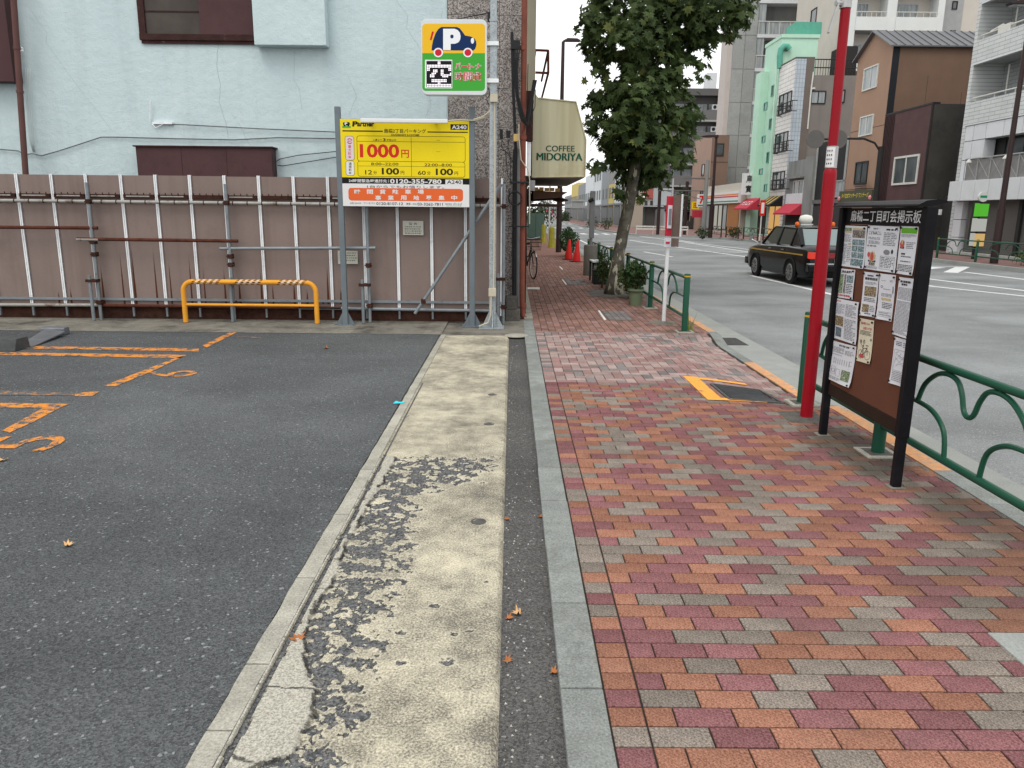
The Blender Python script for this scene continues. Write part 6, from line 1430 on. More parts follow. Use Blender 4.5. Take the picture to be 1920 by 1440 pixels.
# first floor panels
MB().box(FX+.62, FX+1.34, YN, YF-.222, 2.3, 5.53).build('recess_wall', 'room_dark', b1)
zs = [3.17, 4.06, 4.86, 5.52]; ycols = [YF-.225, 34.75, 33.85]
for za, zb in zip(zs, zs[1:]):
    for ya, yb in zip(ycols, ycols[1:]):
        q = MB(); q.box(FX+.02, FX+.5, yb+.015, ya-.015, za+.015, zb-.015); q.build('wall_panel', 'panel_white', b1)
y = 33.85
while y > YN:
    q = MB(); q.box(FX+.02, FX+.5, y-1.2+.015, y-.015, 4.875, 5.505); q.build('wall_panel', 'panel_white', b1); y -= 1.2
yw = 33.3
for k in range(4): win(b1, 'x', FX+.6, yw-k*2.6, yw-k*2.6-2.5, 3.2, 4.85, fm='frame_dark', pm='pane_glass', mull=1)
y = YF-.3
while y > YN:
    q = MB(); q.box(FX-.42, FX+.3, y-.98+.012, y-.012, 2.31, 3.15); q.build('spandrel_panel', 'panel_white', b1, bevel=.01); y -= .98
rl = MB(); rl.tube([(FX-.35, YN, 4.05), (FX-.35, 34.4, 4.05)], .03, 6)
for k in range(14): rl.tube([(FX-.35, 34.4-k*.9, 3.15), (FX-.35, 34.4-k*.9, 4.05)], .02, 5)
ro = rl.build('terrace_rail', 'frame_alu', b1)
q = MB()
for k in range(13):
    y0 = 34.4-k*.9
    q.tube([(FX-.35, y0, 3.18), (FX-.35, y0-.9, 4.03)], .008, 4); q.tube([(FX-.35, y0, 4.03), (FX-.35, y0-.9, 3.18)], .008, 4)
q.build('rail_wires', 'frame_alu', ro)
mat('mesh_grey', (.24, .235, .23), .7, .1, 3)
MB().box(FX-.30, FX-.28, YN, 34.4, 3.16, 4.0).build('rail_screen', 'mesh_grey', ro)
for y in (33.9, 31.4, 29.6):
    q = MB(); q.lathe([(.03, 0), (.11, -.10), (.12, -.14)], (FX-.5, y, 4.02), 10); q.tube([(FX-.35, y, 4.05), (FX-.5, y, 4.03)], .012, 5); q.build('spot_lamp', 'frame_white', b1)
for k, (za, zb) in enumerate(((.02, .72), (.72, 1.5), (1.5, 2.3))):
    q = MB(); q.box(FX, FX+.4, 34.75+.015, YF-.24, za+.012, zb-.012); q.build('wall_panel', 'panel_white', b1)
ysh = [34.7, 30.9, 27.2, 23.4]
for ya, yb in zip(ysh, ysh[1:]):
    q = MB()
    for k in range(24): z = .04+k*.0945; q.box(FX+.16, FX+.2, yb+.1, ya-.1, z, z+.075); q.box(FX+.185, FX+.2, yb+.1, ya-.1, z+.075, z+.0945)
    q.build('roller_shutter', 'shutter_grey', b1)
    q = MB(); q.box(FX+.05, FX+.4, yb-.1, yb+.1, 0, 2.3); q.build('shutter_post', 'frame_dark', b1)
MB().box(FX+.4, FX+1.34, YN, YF-.23, 0, 2.3).build('shop_back', 'room_dark', b1); MB().box(FX-.3, FX+.4, YN, 34.74, 0.001, .10).build('step', 'pale_slab', b1)
# ---------------------------------------------------- maroon house
mat('maroon_wall', (.098, .058, .058), .85, .12, 1.5, .08, 30, bump=.3, bs=40); mat('dark_grey_wall', (.062, .060, .055), .9, .2, .9, .05, 20, dirt=((.03, .03, .028), 1, .5, .7, .6)); mat('maroon_rib', (.045, .026, .027), .7, .1, 4)
b2 = thing('maroon_house', 'dark maroon two-storey house with a white framed window and charcoal side wall', 'building', (22, 40, 0))
MB().box(FX+.03, 27, 38.3, 43.05, 0, 6.85).build('body', 'dark_grey_wall', b2); MB().box(FX-.03, FX+.028, 38.32, 43.05, 2.3, 6.85).build('front', 'maroon_wall', b2)
MB().box(FX-.06, FX+.3, 38.28, 43.06, 6.852, 6.93).build('coping', 'frame_dark', b2)
for k in range(7): MB().box(FX-.07, FX-.028, 43.0-k*.16, 42.93-k*.16, 1.8, 6.8).build('rib', 'maroon_rib', b2)
winpx(b2, FX-.03, 1676, 292, 1722, 346, mull=1, fw=.10)
MB().box(FX-.02, FX+.02, 38.4, 43, 0, 2.2).build('shopfront', 'room_dark', b2); MB().box(FX-.5, FX-.03, 38.35, 40, 2.2, 2.3).build('canopy', 'frame_dark', b2)
q = MB(); q.tube([(FX-.06, 38.28, 0), (FX-.06, 38.28, 6.9)], .05, 8); q.build('rainwater_pipe', 'frame_dark', b2)
MB().box(FX-.12, FX-.05, 36.3, 38.2, 1.7, 1.95).build('shop_sign', 'panel_white', b2); MB().box(21.4, 27, 35.7, 38.29, 0, 4.9).build('side_annexe', 'dark_grey_wall', b2); MB().box(21.0, 21.4, 35.9, 38.2, 0, 2.6).build('annexe_door', 'room_dark', b2)
# ---------------------------------------------------- tan gabled house
mat('tan_wall', (.33, .215, .155), .85, .06, 1.2, .05, 40); mat('brown_side', (.175, .112, .080), .8, .08, .9, .05, 40, streak=((.12, .075, .055), 1.5, .35)); mat('roof_metal', (.15, .155, .165), .45, .08, 2, metal=.4); mat('corner_black', (.02, .022, .026), .5)
b3 = thing('tan_gabled_house', 'tall tan house with a metal gable roof and plain brown side wall', 'building', (24, 45, 0)); y0, y1, yr, ze, zp = 43.12, 47.35, 45.3, 10.42, 11.52
q = MB(); q.prism([(y0, 0), (y1, 0), (y1, ze), (yr, zp), (y0, ze)], lambda a, b, d: (d, a, b), FX, 33); q.build('body', 'tan_wall', b3)
MB().box(FX+.36, 33, y0-.03, y0-.002, 5, ze-.05).build('side_face', 'brown_side', b3); MB().box(FX+.002, FX+.357, y0-.05, y0-.002, 0, ze-.02).build('corner_board', 'corner_black', b3)  # side wall given a darker brown than the tan front
for k in range(2):
    s = (yr, y0-.25) if k == 0 else (yr, y1+.2); zz = ze-.10
    q = MB(); q.add([(FX-.25, s[0], zp+.06), (33, s[0], zp+.06), (33, s[1], zz+.05), (FX-.25, s[1], zz+.05), (FX-.25, s[0], zp), (33, s[0], zp), (33, s[1], zz-.02), (FX-.25, s[1], zz-.02)], [(0,1,2,3),(7,6,5,4),(0,4,5,1),(2,6,7,3),(1,5,6,2),(3,7,4,0)]); ro = q.build('roof_slope', 'roof_metal', b3)
    for i in range(28):
        x = FX+.05+i*.46; q = MB(); q.beam((x, s[0], zp+.08), (x, s[1], zz+.07), .04, .05); q.build('seam', 'roof_metal', ro)
for c_ in ((1620, 125, 1646, 167), (1613, 217, 1637, 254)): winpx(b3, FX, *c_, mull=1, pm='pane_pale')
winpx(b3, FX, 1604, 303, 1627, 345, fm='frame_dark', mull=1)
q = MB()
for k in range(6): a = at_x(1603, 340+k*3.4, FX-.3); b = at_x(1624, 340+k*3.2, FX-.3); q.tube([(FX-.3, a.y, a.z), (FX-.3, b.y, a.z)], .02, 5)
q.build('balcony_rail', 'frame_dark', b3)
for z in (3.1, 6.4): MB().box(FX-.006, FX-.001, y0+.02, y1, z, z+.025).build('storey_joint', 'maroon_rib', b3)
for x, za, zb in ((22.0, 6.4, 8.9), (23.9, 6.1, 8.1), (25.0, 6.3, 8.2), (21.7, 5.0, 5.9), (23.0, 5.0, 5.9)): MB().box(x, x+.012, y0-.034, y0-.029, za, zb).build('side_joint', 'maroon_rib', b3)
MB().box(FX+.37, 33, y0-.034, y0-.029, 5.9, 5.915).build('side_joint', 'maroon_rib', b3)
sg3 = thing('massage_shop_sign', 'dark olive signboard with yellow characters above the notice board hood', 'sign', (19.5, 43.5, 2.2)); mat('sign_olive', (.07, .075, .045), .5, .1, 6); mat('sign_gold', (.62, .50, .06), .5, 0); mat('sign_rose', (.62, .24, .28), .5, 0)
a, b = at_x(1573, 368, 19.5), at_x(1634, 368, 19.5); zt, zb = at_x(1604, 357, 19.5).z, at_x(1604, 379, 19.5).z
MB().box(19.5, 19.62, b.y, a.y, zb, zt).build('board', 'sign_olive', sg3); q = MB(); add_text(q, 'タイ古式マッサージ ワンナーバ', (19.494, (a.y+b.y)/2, zb+(zt-zb)*.58), (0,-1,0), (0,0,1), (a.y-b.y)*.82, (zt-zb)*.42, .02); q.build('lettering', 'sign_gold', sg3, recalc=False)
for y in (b.y+.12, a.y-.12): q = MB(); q.lathe([(.03, -.12), (.10, -.05), (.12, .05), (.03, .16)], (19.49, y, zb+.2), 8); q.build('flower_mark', 'sign_rose', sg3)
# ---------------------------------------------------- dark shop and grey concrete shop
b4 = thing('dark_shop', 'low black fronted shop between the tan house and the grey concrete shop', 'building', (22, 50, 0)); mat('black_front', (.02, .02, .022), .6, .15, 2)
MB().box(FX, 27, 47.37, 52.2, 0, 6.2).build('body', 'black_front', b4); winpx(b4, FX, 1559, 338, 1584, 370, fm='frame_alu', mull=1, pm='pane_pale'); MB().box(FX-.02, FX-.002, 47.5, 52, .1, 2.2).build('shopfront', 'room_dark', b4)
MB().box(FX-.08, FX-.002, 47.4, 52.1, 2.35, 2.6).build('fascia', 'shutter_grey', b4); q = MB(); q.box(FX-.06, FX-.003, 47.4, 47.6, 0, 6.2); q.box(FX-.06, FX-.003, 52.0, 52.19, 0, 6.2); q.build('pilasters', 'grey_concrete', b4)
b4b = thing('concrete_shop', 'grey concrete two-storey shop with a red awning beside the white tiled house', 'building', (22, 55, 0)); mat('old_concrete', (.22, .225, .22), .9, .15, .8, .06, 20, streak=((.11, .11, .105), 2, .5))
MB().box(FX, 26, 52.22, 57.4, 0, 5.35).build('body', 'old_concrete', b4b); MB().box(FX-.2, FX-.002, 52.22, 53.6, 0, 5.45).build('pier', 'old_concrete', b4b)
winpx(b4b, FX, 1488, 338, 1507, 375, fm='frame_white', mull=1); q = MB(); a = at_x(1484, 335, FX-.3); q.box(FX-.35, FX-.002, 53.9, 56.9, a.z, a.z+.12); q.build('window_hood', 'old_concrete', b4b)
MB().box(FX-.08, FX-.002, 53.7, 57.2, 2.35, 3.1).build('fascia', 'panel_white', b4b); MB().box(FX-.02, FX-.001, 53.8, 57.1, .1, 2.3).build('shopfront', 'room_dark', b4b)
mat('awning_red', (.42, .04, .065), .7, .08, 4); mat('awning_text', (.75, .72, .7), .6, 0)
def awning(lab, X, ya, yb, z1, z0, out, m, words=None, par=None):
    a = thing('shop_awning', lab, 'awning', (X, (ya+yb)/2, z0), 'awnings across the road'); q = MB()
    q.add([(X, ya, z1), (X-out, ya, z0), (X-out, ya, z0-.12), (X, ya, z0-.12), (X, yb, z1), (X-out, yb, z0), (X-out, yb, z0-.12), (X, yb, z0-.12)], [(0,1,2,3),(7,6,5,4),(0,4,5,1),(1,5,6,2),(2,6,7,3),(3,7,4,0)]); q.build('canvas', m, a)
    if words:
        uy = Vector((out, 0, z1-z0)).normalized(); n = Vector((-(z1-z0), 0, out)).normalized()*.012; c = Vector((X-out*.5, (ya+yb)/2, (z1+z0)/2))+n; q = MB(); add_text(q, words, c, (0,-1,0), uy, (ya-yb)*.7, math.hypot(out, z1-z0)*.42, .01); q.build('lettering', 'awning_text', a, recalc=False)
    return a
awning('small red awning on the grey concrete shop', FX-.01, 57.2, 53.8, 2.45, 1.75, .9, 'awning_red')
# ---------------------------------------------------- white tiled narrow house with grey side
b5 = thing('white_tile_house', 'narrow white tiled house with dark balcony windows and a grey rendered side wall', 'building', (23, 59, 0)); y5 = 57.75; mat('grey_render', (.205, .185, .17), .9, .08, 1, .05, 30, streak=((.14, .125, .115), 1.6, .4)); mat('trim_brown', (.155, .13, .115), .85, .08, 2)
x1_, x2_ = at_y(1511, 130, y5).x, at_y(1526, 130, y5).x; ztop, zgr = 12.43, at_y(1560, 141, y5).z
MB().box(FX, x2_, y5, 61.1, 0, ztop).build('body', 'tile_cream', b5); MB().box(FX+.02, x1_, y5-.03, y5-.002, 0, ztop-.01).build('blue_tile_strip', 'tile_blue', b5); MB().box(x1_+.004, x2_, y5-.05, y5-.002, 0, ztop+.03).build('brown_trim', 'trim_brown', b5)
xe5 = at_y(1606, 200, y5).x
MB().box(x2_+.004, xe5, y5+.05, 61.1, 0, zgr).build('side_wing', 'grey_render', b5); MB().box(FX-.03, x2_, y5-.06, 61.15, ztop+.032, ztop+.10).build('coping', 'trim_brown', b5)
winpy(b5, y5+.05, 1520, 170, 1548, 195, fm='frame_dark', pm='pane_pale'); winpy(b5, y5+.05, 1570, 168, 1584, 193, fm='frame_dark', pm='pane_pale', mull=0)
q = MB(); q.tube([at_y(x, y, y5-.02) for x, y in ((1525, 135), (1521, 165), (1514, 242))], .07, 6); q.tube([at_y(x, y, y5-.02) for x, y in ((1522, 166), (1528, 166))], .07, 6); q.build('vent_pipe', 'frame_white', b5)
for c_ in ((1461, 175, 1484, 212), (1454, 249, 1477, 285), (1449, 322, 1471, 355)):
    w = winpx(b5, FX, *c_, fm='frame_dark', pm='pane_glass', mull=2); a, b = at_x(c_[0]-4, c_[3], FX-.35), at_x(c_[2], c_[3], FX-.35); za = at_x((c_[0]+c_[2])/2, c_[3], FX-.35).z; q = MB()
    for z in (za, za+.35, za+.7): q.tube([(FX-.35, a.y, z), (FX-.35, b.y, z)], .035, 5)
    for k in range(8): yy = lerp(a.y, b.y, k/7); q.tube([(FX-.35, yy, za), (FX-.35, yy, za+.7)], .022, 4)
    for yy in (a.y, b.y): q.tube([(FX-.35, yy, za), (FX, yy, za)], .03, 4); q.tube([(FX-.35, yy, za+.7), (FX, yy, za+.7)], .03, 4)
    q.build('window_rail', 'frame_dark', b5)
q = MB()
for z in (0.0, .55, 1.1): q.tube([(x2_, y5+.3, zgr+z), (xe5+1.5, y5+.3, zgr+z)], .04, 5)
for k in range(26): x = lerp(x2_, xe5+1.5, k/25); q.tube([(x, y5+.3, zgr), (x, y5+.3, zgr+1.1)], .018, 4)
q.build('roof_railing', 'frame_dark', b5); q = MB(); q.box(at_y(1578, 110, 59).x, at_y(1607, 110, 59).x, 59, 61, zgr, zgr+2.2); q.build('roof_shed', 'frame_dark', b5)
emit('shop_glow', (.85, .48, .16), .55); mat('gold_stripe', (.55, .38, .10), .5, .1, 5)
MB().box(FX-.03, FX-.002, 58.3, 60.7, .1, 2.3).build('lit_shopfront', 'shop_glow', b5); MB().box(FX-.05, FX-.03, 59.35, 59.5, .1, 2.3).build('door_post', 'frame_dark', b5)
a5 = awning('black and gold striped awning over the glowing shopfront', FX-.01, 61, 58, 3.0, 2.35, .9, 'black_front')
for k in range(3): q = MB(); y = 60.6-k*.9; q.add([(FX-.02, y, 3.01), (FX-.92, y, 2.37), (FX-.92, y-.35, 2.37), (FX-.02, y-.35, 3.01)], [(0,1,2,3)]); q.build('gold_stripe', 'gold_stripe', a5, recalc=False)
# ---------------------------------------------------- mint green building
b6 = thing('mint_building', 'tall narrow mint green building with green duct pipe and rooftop unit', 'building', (23, 63, 0)); mat('mint_wall', (.44, .66, .53), .8, .06, 1, .03, 30, streak=((.33, .52, .42), 1.5, .3)); mat('mint_dark', (.10, .33, .25), .6, .1, 4)
zm = 14.5; xm2 = at_y(1534, 80, 61.2).x
MB().box(FX, xm2, 61.2, 64.9, 0, zm).build('body', 'mint_wall', b6); MB().box(FX-.6, FX-.002, 63.6, 64.9, 0, at_x(1432, 140, FX).z).build('stair_tower', 'mint_wall', b6); MB().box(FX-.05, xm2+.1, 61.12, 65.0, zm+.002, zm+.25).build('parapet', 'mint_wall', b6)
for c_ in ((1433, 192, 1439, 207), (1429, 255, 1435, 268), (1424, 316, 1430, 328), (1447, 160, 1452, 180), (1443, 222, 1449, 242), (1438, 285, 1443, 305), (1433, 345, 1438, 360)): winpx(b6, FX-.6 if c_[2] < 1441 and c_[0] < 1436 else FX, *c_, fm='mint_dark', pm='pane_glass', mull=0)
q = MB(); q.tube([at_y(x, y, 61.0) for x, y in ((1462, 128), (1462, 105), (1464, 93), (1470, 87), (1476, 87), (1480, 93))], .22, 10); q.build('duct_pipe', 'mint_dark', b6, smooth='auto')
q = MB(); q.tube([at_y(x, y, 61.1) for x, y in ((1456, 130), (1444, 300), (1440, 400))], .07, 6); q.build('riser_pipe', 'mint_wall', b6); q = MB(); q.box(FX+1.2, FX+3.2, 62, 64, zm+.25, zm+1.3); q.build('rooftop_unit', 'mint_dark', b6)
awning('red awning with pale lettering at the foot of the mint building', FX-.61, 65, 61.4, 2.9, 2.1, 1.0, 'awning_red', 'サンエス')
MB().box(FX-.02, FX-.002, 61.5, 63.5, .1, 2.2).build('shopfront', 'room_dark', b6)
# ---------------------------------------------------- corner store
b7 = thing('corner_store', 'low convenience store with striped fascia and lit windows beside the mint building', 'building', (22, 70, 0)); XS7 = 19.0
mat('store_cream', (.50, .47, .41), .7, .05, 2); mat('store_white', (.66, .67, .68), .4, .03, 3); mat('store_orange', (.70, .20, .02), .5, 0); mat('store_green', (.02, .26, .13), .5, 0); mat('store_brick', (.36, .17, .07), .8, .1, 5); mat('store_red', (.55, .03, .03), .5, 0); emit('store_glow', (.80, .78, .66), .35)
MB().box(XS7, 26, 65.1, 77, 0, 4.2).build('body', 'store_cream', b7); MB().box(XS7-.25, XS7-.002, 65.2, 77, 2.55, 3.5).build('fascia', 'store_white', b7)
for z, m in ((3.22, 'store_orange'), (3.05, 'store_red'), (2.66, 'store_green')): MB().box(XS7-.262, XS7-.252, 65.2, 77, z, z+.10).build('fascia_stripe', m, b7)
for k in range(5): win(b7, 'x', XS7, 76.5-k*1.5, 75.1-k*1.5, .25, 2.45, fm='frame_dark', pm='store_glow' if k in (1, 2, 3) else 'pane_pale', mull=0, fw=.06, name='shop_window')
MB().box(XS7-.06, XS7-.002, 65.4, 68.8, 0, 2.5).build('brick_pier', 'store_brick', b7)
sp7 = thing('store_pylon_sign', 'square white store sign with a coloured number 7 at the store corner', 'sign', (18.6, 77.4, 2.4)); MB().box(18.2, 19.1, 77.2, 77.4, 2.3, 3.5).build('box', 'store_white', sp7)
q = MB(); add_text(q, '7', (18.65, 77.19, 2.98), (1,0,0), (0,0,1), .5, .8, .05); q.build('numeral', 'store_red', sp7, recalc=False); MB().box(18.3, 19.0, 77.188, 77.195, 2.38, 2.5).build('stripe', 'store_green', sp7)
# ---------------------------------------------------- concrete tower
b8 = thing('concrete_tower', 'tall fair-faced concrete tower with panel joints and glazed stair balconies', 'building', (27, 84, 0)); Y8 = 82.0; xa8 = at_y(1372, 120, Y8).x; xb8 = at_y(1416, 120, Y8).x; xc8 = at_y(1432, 120, Y8).x; xd8 = at_y(1522, 60, Y8).x; H8 = 34
MB().box(xa8, xb8, Y8+.1, Y8+3, 0, H8).build('core', 'grey_concrete', b8); MB().box(xc8+4.6, xd8, Y8+.1, 92, 0, H8).build('core', 'grey_concrete', b8); MB().box(xb8, xc8+4.6, Y8+1.4, Y8+3, 0, H8).build('recess_core', 'old_concrete', b8)
dz = 3.18; mat('tower_lit_side', (.50, .455, .43), .85, .06, 1)
MB().box(xa8-.5, xa8-.003, Y8+.1, Y8+2.6, 0, H8).build('lit_flank', 'tower_lit_side', b8)  # lit street side of the tower, its brightness put into a paler colour
for r_ in range(10):
    for (u0, u1, n) in ((xa8, xb8, 2), (xc8+4.6, xd8, 1)):
        for c_ in range(n):
            q = MB(); a, b = lerp(u0, u1, c_/n), lerp(u0, u1, (c_+1)/n); q.box(a+.02, b-.02, Y8, Y8+.1, r_*dz+.02, (r_+1)*dz-.02); q.build('concrete_panel', 'grey_concrete', b8)
    z = r_*dz; q = MB(); q.box(xb8, xc8+4.58, Y8+.05, Y8+1.4, z-.2, z+.12); q.build('landing_slab', 'panel_white', b8)
    gq = MB()
    for k in range(6): u = lerp(xb8+.1, xc8+4.5, k/5); gq.tube([(u, Y8+.1, z+.1), (u, Y8+.1, z+1.3)], .04, 4)
    gq.tube([(xb8, Y8+.1, z+1.3), (xc8+4.5, Y8+.1, z+1.3)], .05, 4); gq.build('landing_rail', 'frame_white', b8)
    MB().box(xb8+.05, xc8-.1, Y8+.12, Y8+.16, z+.12, z+2.95).build('glass_panel', 'pane_pale', b8); MB().box(xc8, xc8+4.5, Y8+.12, Y8+.15, z+.14, z+1.25).build('glass_balustrade', 'pane_pale', b8)
kb = thing('vertical_shop_sign', 'white blade sign with two black characters on the concrete tower', 'sign', (19.5, 77, 5)); p = at_y(1402, 345, 64.0)
MB().box(p.x-.42, p.x+.42, 64.0, 64.25, p.z-.85, p.z+.85).build('panel', 'store_white', kb); q = MB(); add_text(q, '鳥', (p.x+.1, 63.99, p.z+.4), (1,0,0), (0,0,1), .5, .6, .02); add_text(q, '實', (p.x+.1, 63.99, p.z-.38), (1,0,0), (0,0,1), .5, .6, .02); q.build('lettering', 'ink_black', kb, recalc=False); MB().box(p.x+.42, FX-.0, 64.08, 64.18, p.z-.6, p.z-.5).build('bracket', 'frame_dark', kb)
# ---------------------------------------------------- white balcony tower behind
b9 = thing('white_balcony_tower', 'white high-rise with stacked balconies standing behind the gabled house', 'building', (32, 66, 0)); Y9 = 62.5; xa, xb = at_y(1588, 60, Y9).x, at_y(1770, 30, Y9).x; mat('render_white', (.62, .645, .635), .8, .05, 1, .02, 30); mat('render_beige', (.52, .49, .44), .85, .05, 1, .02, 30)
MB().box(xa, xb, Y9+1.3, 74, 0, 30).build('core', 'render_beige', b9)
zf = [at_y(1680, y, Y9).z for y in (20, 45, 62, 75)]; z0 = at_y(1680, 32, Y9).z; dz = 2.92
us = [xa, lerp(xa, xb, .08), lerp(xa, xb, .40), lerp(xa, xb, .50), lerp(xa, xb, .93), xb]
for a, b in ((us[0], us[1]), (us[2], us[3]), (us[4], us[5])): MB().box(a, b, Y9, Y9+1.29, 0, 30).build('pier', 'render_white', b9)
for r_ in range(-4, 4):
    z = z0+r_*dz
    for a, b in ((us[1], us[2]), (us[3], us[4])):
        MB().box(a+.002, b-.002, Y9-.06, Y9+.12, z-.95, z).build('parapet', 'render_white', b9); MB().box(a, b, Y9+.12, Y9+1.29, z-.95, z-.75).build('slab', 'soffit_grey', b9)
        q = MB(); q.tube([(a, Y9, z+.35), (b, Y9, z+.35)], .035, 5)
        for k in range(7): u = lerp(a+.05, b-.05, k/6); q.tube([(u, Y9, z), (u, Y9, z+.35)], .022, 4)
        q.build('rail', 'frame_white', b9); win(b9, 'y', Y9+1.3, a+.3, b-.9, z-.6, z+1.25, fm='frame_alu', pm='pane_pale', mull=3)
for c_ in ((1522, 20, 1530, 45), (1519, 75, 1525, 92)): p, r2 = at_x(c_[0], c_[1], xa), at_x(c_[2], c_[3], xa); win(b9, 'x', xa, p.y, r2.y, p.z, r2.z, fm='frame_dark', mull=0)
b10 = thing('beige_tower', 'beige high-rise flank with small dark windows at the top behind the white tiles', 'building', (40, 66, 0)); xa, xb = at_y(1762, 30, 64).x, at_y(1860, 30, 64).x
MB().box(xa, xb, 64, 76, 0, 30).build('body', 'render_beige', b10); MB().box(xa-.05, xa+1.7, 63.9, 64, 0, 30).build('grey_strip', 'soffit_grey', b10)
for c_ in ((1785, 2, 1795, 18), (1781, 57, 1791, 66)): winpy(b10, 63.9, *c_, fm='frame_dark', mull=0)
# ---------------------------------------------------- brown corner block and grey flats
b11 = thing('brown_block', 'brown three-storey block with a dark roof terrace left of the concrete tower', 'building', (21, 80, 0)); Y11 = 78.3; xa, xb = at_y(1331, 330, Y11).x, at_y(1363, 330, Y11).x; z11 = at_y(1345, 253, Y11).z; mat('brown_tile', (.20, .135, .105), .7, .06, 1, .03, 30); mat('salmon_wall', (.36, .25, .20), .8, .06, 1)
MB().box(xa, xb, Y11, 86, 0, z11).build('body', 'brown_tile', b11); MB().box(xa-.02, xa-.001, Y11, 86, 0, z11).build('front', 'salmon_wall', b11); winpy(b11, Y11, 1340, 269, 1357, 293, fm='frame_dark', mull=0)
for c_ in ((1316, 308, 1321, 330), (1313, 358, 1318, 376)): winpx(b11, xa-.02, *c_, fm='frame_dark', mull=0)
for z in (3.3, 6.6): MB().box(xa, xb, Y11-.012, Y11-.001, z, z+.05).build('storey_joint', 'maroon_rib', b11)
b12 = thing('grey_flats', 'dark grey multi-storey flats with rows of balconies behind the tree', 'building', (27, 118, 0)); Y12 = 112; xa, xb = at_y(1262, 250, Y12).x, at_y(1365, 250, Y12).x; z12 = at_y(1320, 166, Y12).z; mat('flats_grey', (.115, .112, .112), .8, .05, 1); mat('flats_panel', (.15, .148, .15), .8, .05, 1)
MB().box(xa, xb, Y12+1.3, 128, 0, z12).build('core', 'flats_grey', b12); MB().box(xa-.3, xb, Y12-.1, Y12+1.3, z12-.9, z12).build('roof_slab', 'flats_grey', b12); MB().box(xb-1.2, xb, Y12-.05, Y12+1.29, 0, z12-.9).build('end_pier', 'flats_grey', b12)
for r_ in range(8):
    z = z12-2.6-r_*2.95
    MB().box(xa, xb-1.2, Y12, Y12+.12, z-1.5, z-.2).build('parapet', 'flats_panel', b12); MB().box(xa, xb-1.2, Y12-.05, Y12+1.29, z-1.75, z-1.52).build('slab', 'panel_white' if r_ % 9 == 8 else 'soffit_grey', b12)
    for k in range(4): u = lerp(xa, xb-1.2, (k+.15)/4); win(b12, 'y', Y12+1.3, u, u+1.3, z-1.3, z+.7, fm='frame_alu', pm='pane_pale', mull=1)
MB().box(lerp(xa, xb, .62), lerp(xa, xb, .8), Y12+2, Y12+4, z12, z12+2.4).build('roof_tank', 'panel_white', b12)
for r_ in range(7):
    z = z12-2.6-r_*2.95; q = MB(); q.box(xb-2.3, xb-1.4, Y12+.5, Y12+.9, z-.1, z+.6); ac = q.build('air_conditioner', 'panel_white', b12); q = MB(); q.tube([(xb-1.95, Y12+.49, z+.25), (xb-1.95, Y12+.5, z+.25)], .25, 12); q.build('fan_grille', 'frame_dark', ac)
for z0, y in ((6.0, 31.2), (8.5, 31.2), (8.5, 27.8), (6.0, 27.8)):
    q = MB(); q.box(FX+.55, FX+.9, y-.8, y, z0-.25, z0+.35); ac = q.build('air_conditioner', 'panel_white', b1); q = MB(); q.tube([(FX+.545, y-.33, z0+.05), (FX+.55, y-.33, z0+.05)], .23, 12); q.build('fan_grille', 'frame_dark', ac)
mat('curtain', (.55, .54, .50), .9, .15, 3)
for y, z0 in ((33.55, 6.0), (29.9, 6.0), (33.55, 8.5)):
    q = MB()
    for k in range(5): q.box(FX+1.325, FX+1.332, y-.12-k*.13, y-.02-k*.13, z0, z0+1.7)
    q.build('curtain', 'curtain', b1)
# ---------------------------------------------------- low buildings by the far crossing
def lowb(nm, lab, px0, px1, py0, Y, m, depth=8, cat='building'):
    a, b = at_y(px0, py0, Y), at_y(px1, py0, Y); t_ = thing(nm, lab, cat, ((a.x+b.x)/2, Y, 0)); MB().box(a.x, b.x, Y, Y+depth, 0, a.z).build('body', m, t_); return t_, a, b
mat('sea_green', (.17, .23, .225), .7, .08, 1); mat('pale_metal', (.48, .51, .53), .5, .06, 1); mat('sign_red_pale', (.55, .16, .14), .5, .05, 2)
t_, a, b = lowb('green_workshop', 'grey green low workshop at the far crossing right of the tree trunk', 1204, 1242, 385, 96, 'sea_green'); MB().box(a.x+.4, b.x-.4, 95.9, 96, 0, 2.3).build('shutter', 'shutter_grey', t_); MB().box(a.x, b.x, 95.2, 96, 2.4, 2.55).build('canopy', 'pale_metal', t_); MB().box(b.x-1.2, b.x+1.2, 95.6, 95.9, 2.6, 4.6).build('roof_sheet', 'pale_metal', t_)
t_, a, b = lowb('white_office', 'white office with a pale red rooftop billboard beyond the green workshop', 1196, 1248, 372, 118, 'render_white'); MB().box(a.x+1, b.x, 117.8, 118, a.z, a.z+1.4).build('billboard', 'sign_red_pale', t_)
q = MB(); q.box(a.x+.2, a.x+1, 117.75, 117.8, a.z+.4, a.z+1.6); q.build('diamond_mark', 'sign_red_pale', t_)
for k in range(5): win(t_, 'y', 118, lerp(a.x, b.x, (k+.2)/5), lerp(a.x, b.x, (k+.8)/5), a.z-1.3, a.z-.3, fm='frame_alu', mull=0)
t_, a, b = lowb('grey_sheds', 'low pale shed roofs between the workshop and the brown block', 1246, 1304, 392, 90, 'pale_metal'); MB().box(a.x, b.x, 89.3, 90, 1.9, 2.1).build('eave', 'frame_dark', t_)
for k in range(3): MB().box(lerp(a.x, b.x, (k+.15)/3), lerp(a.x, b.x, (k+.85)/3), 89.9, 89.999, .1, 1.8).build('door', ('shutter_grey', 'room_dark', 'maroon_rib')[k], t_)
t_, a, b = lowb('dark_house', 'small dark shop house under the yellow sign at the far corner', 1290, 1320, 415, 84, 'dark_grey_wall'); MB().box(a.x+.2, b.x-.2, 83.9, 83.999, .1, 1.4).build('shopfront', 'room_dark', t_)
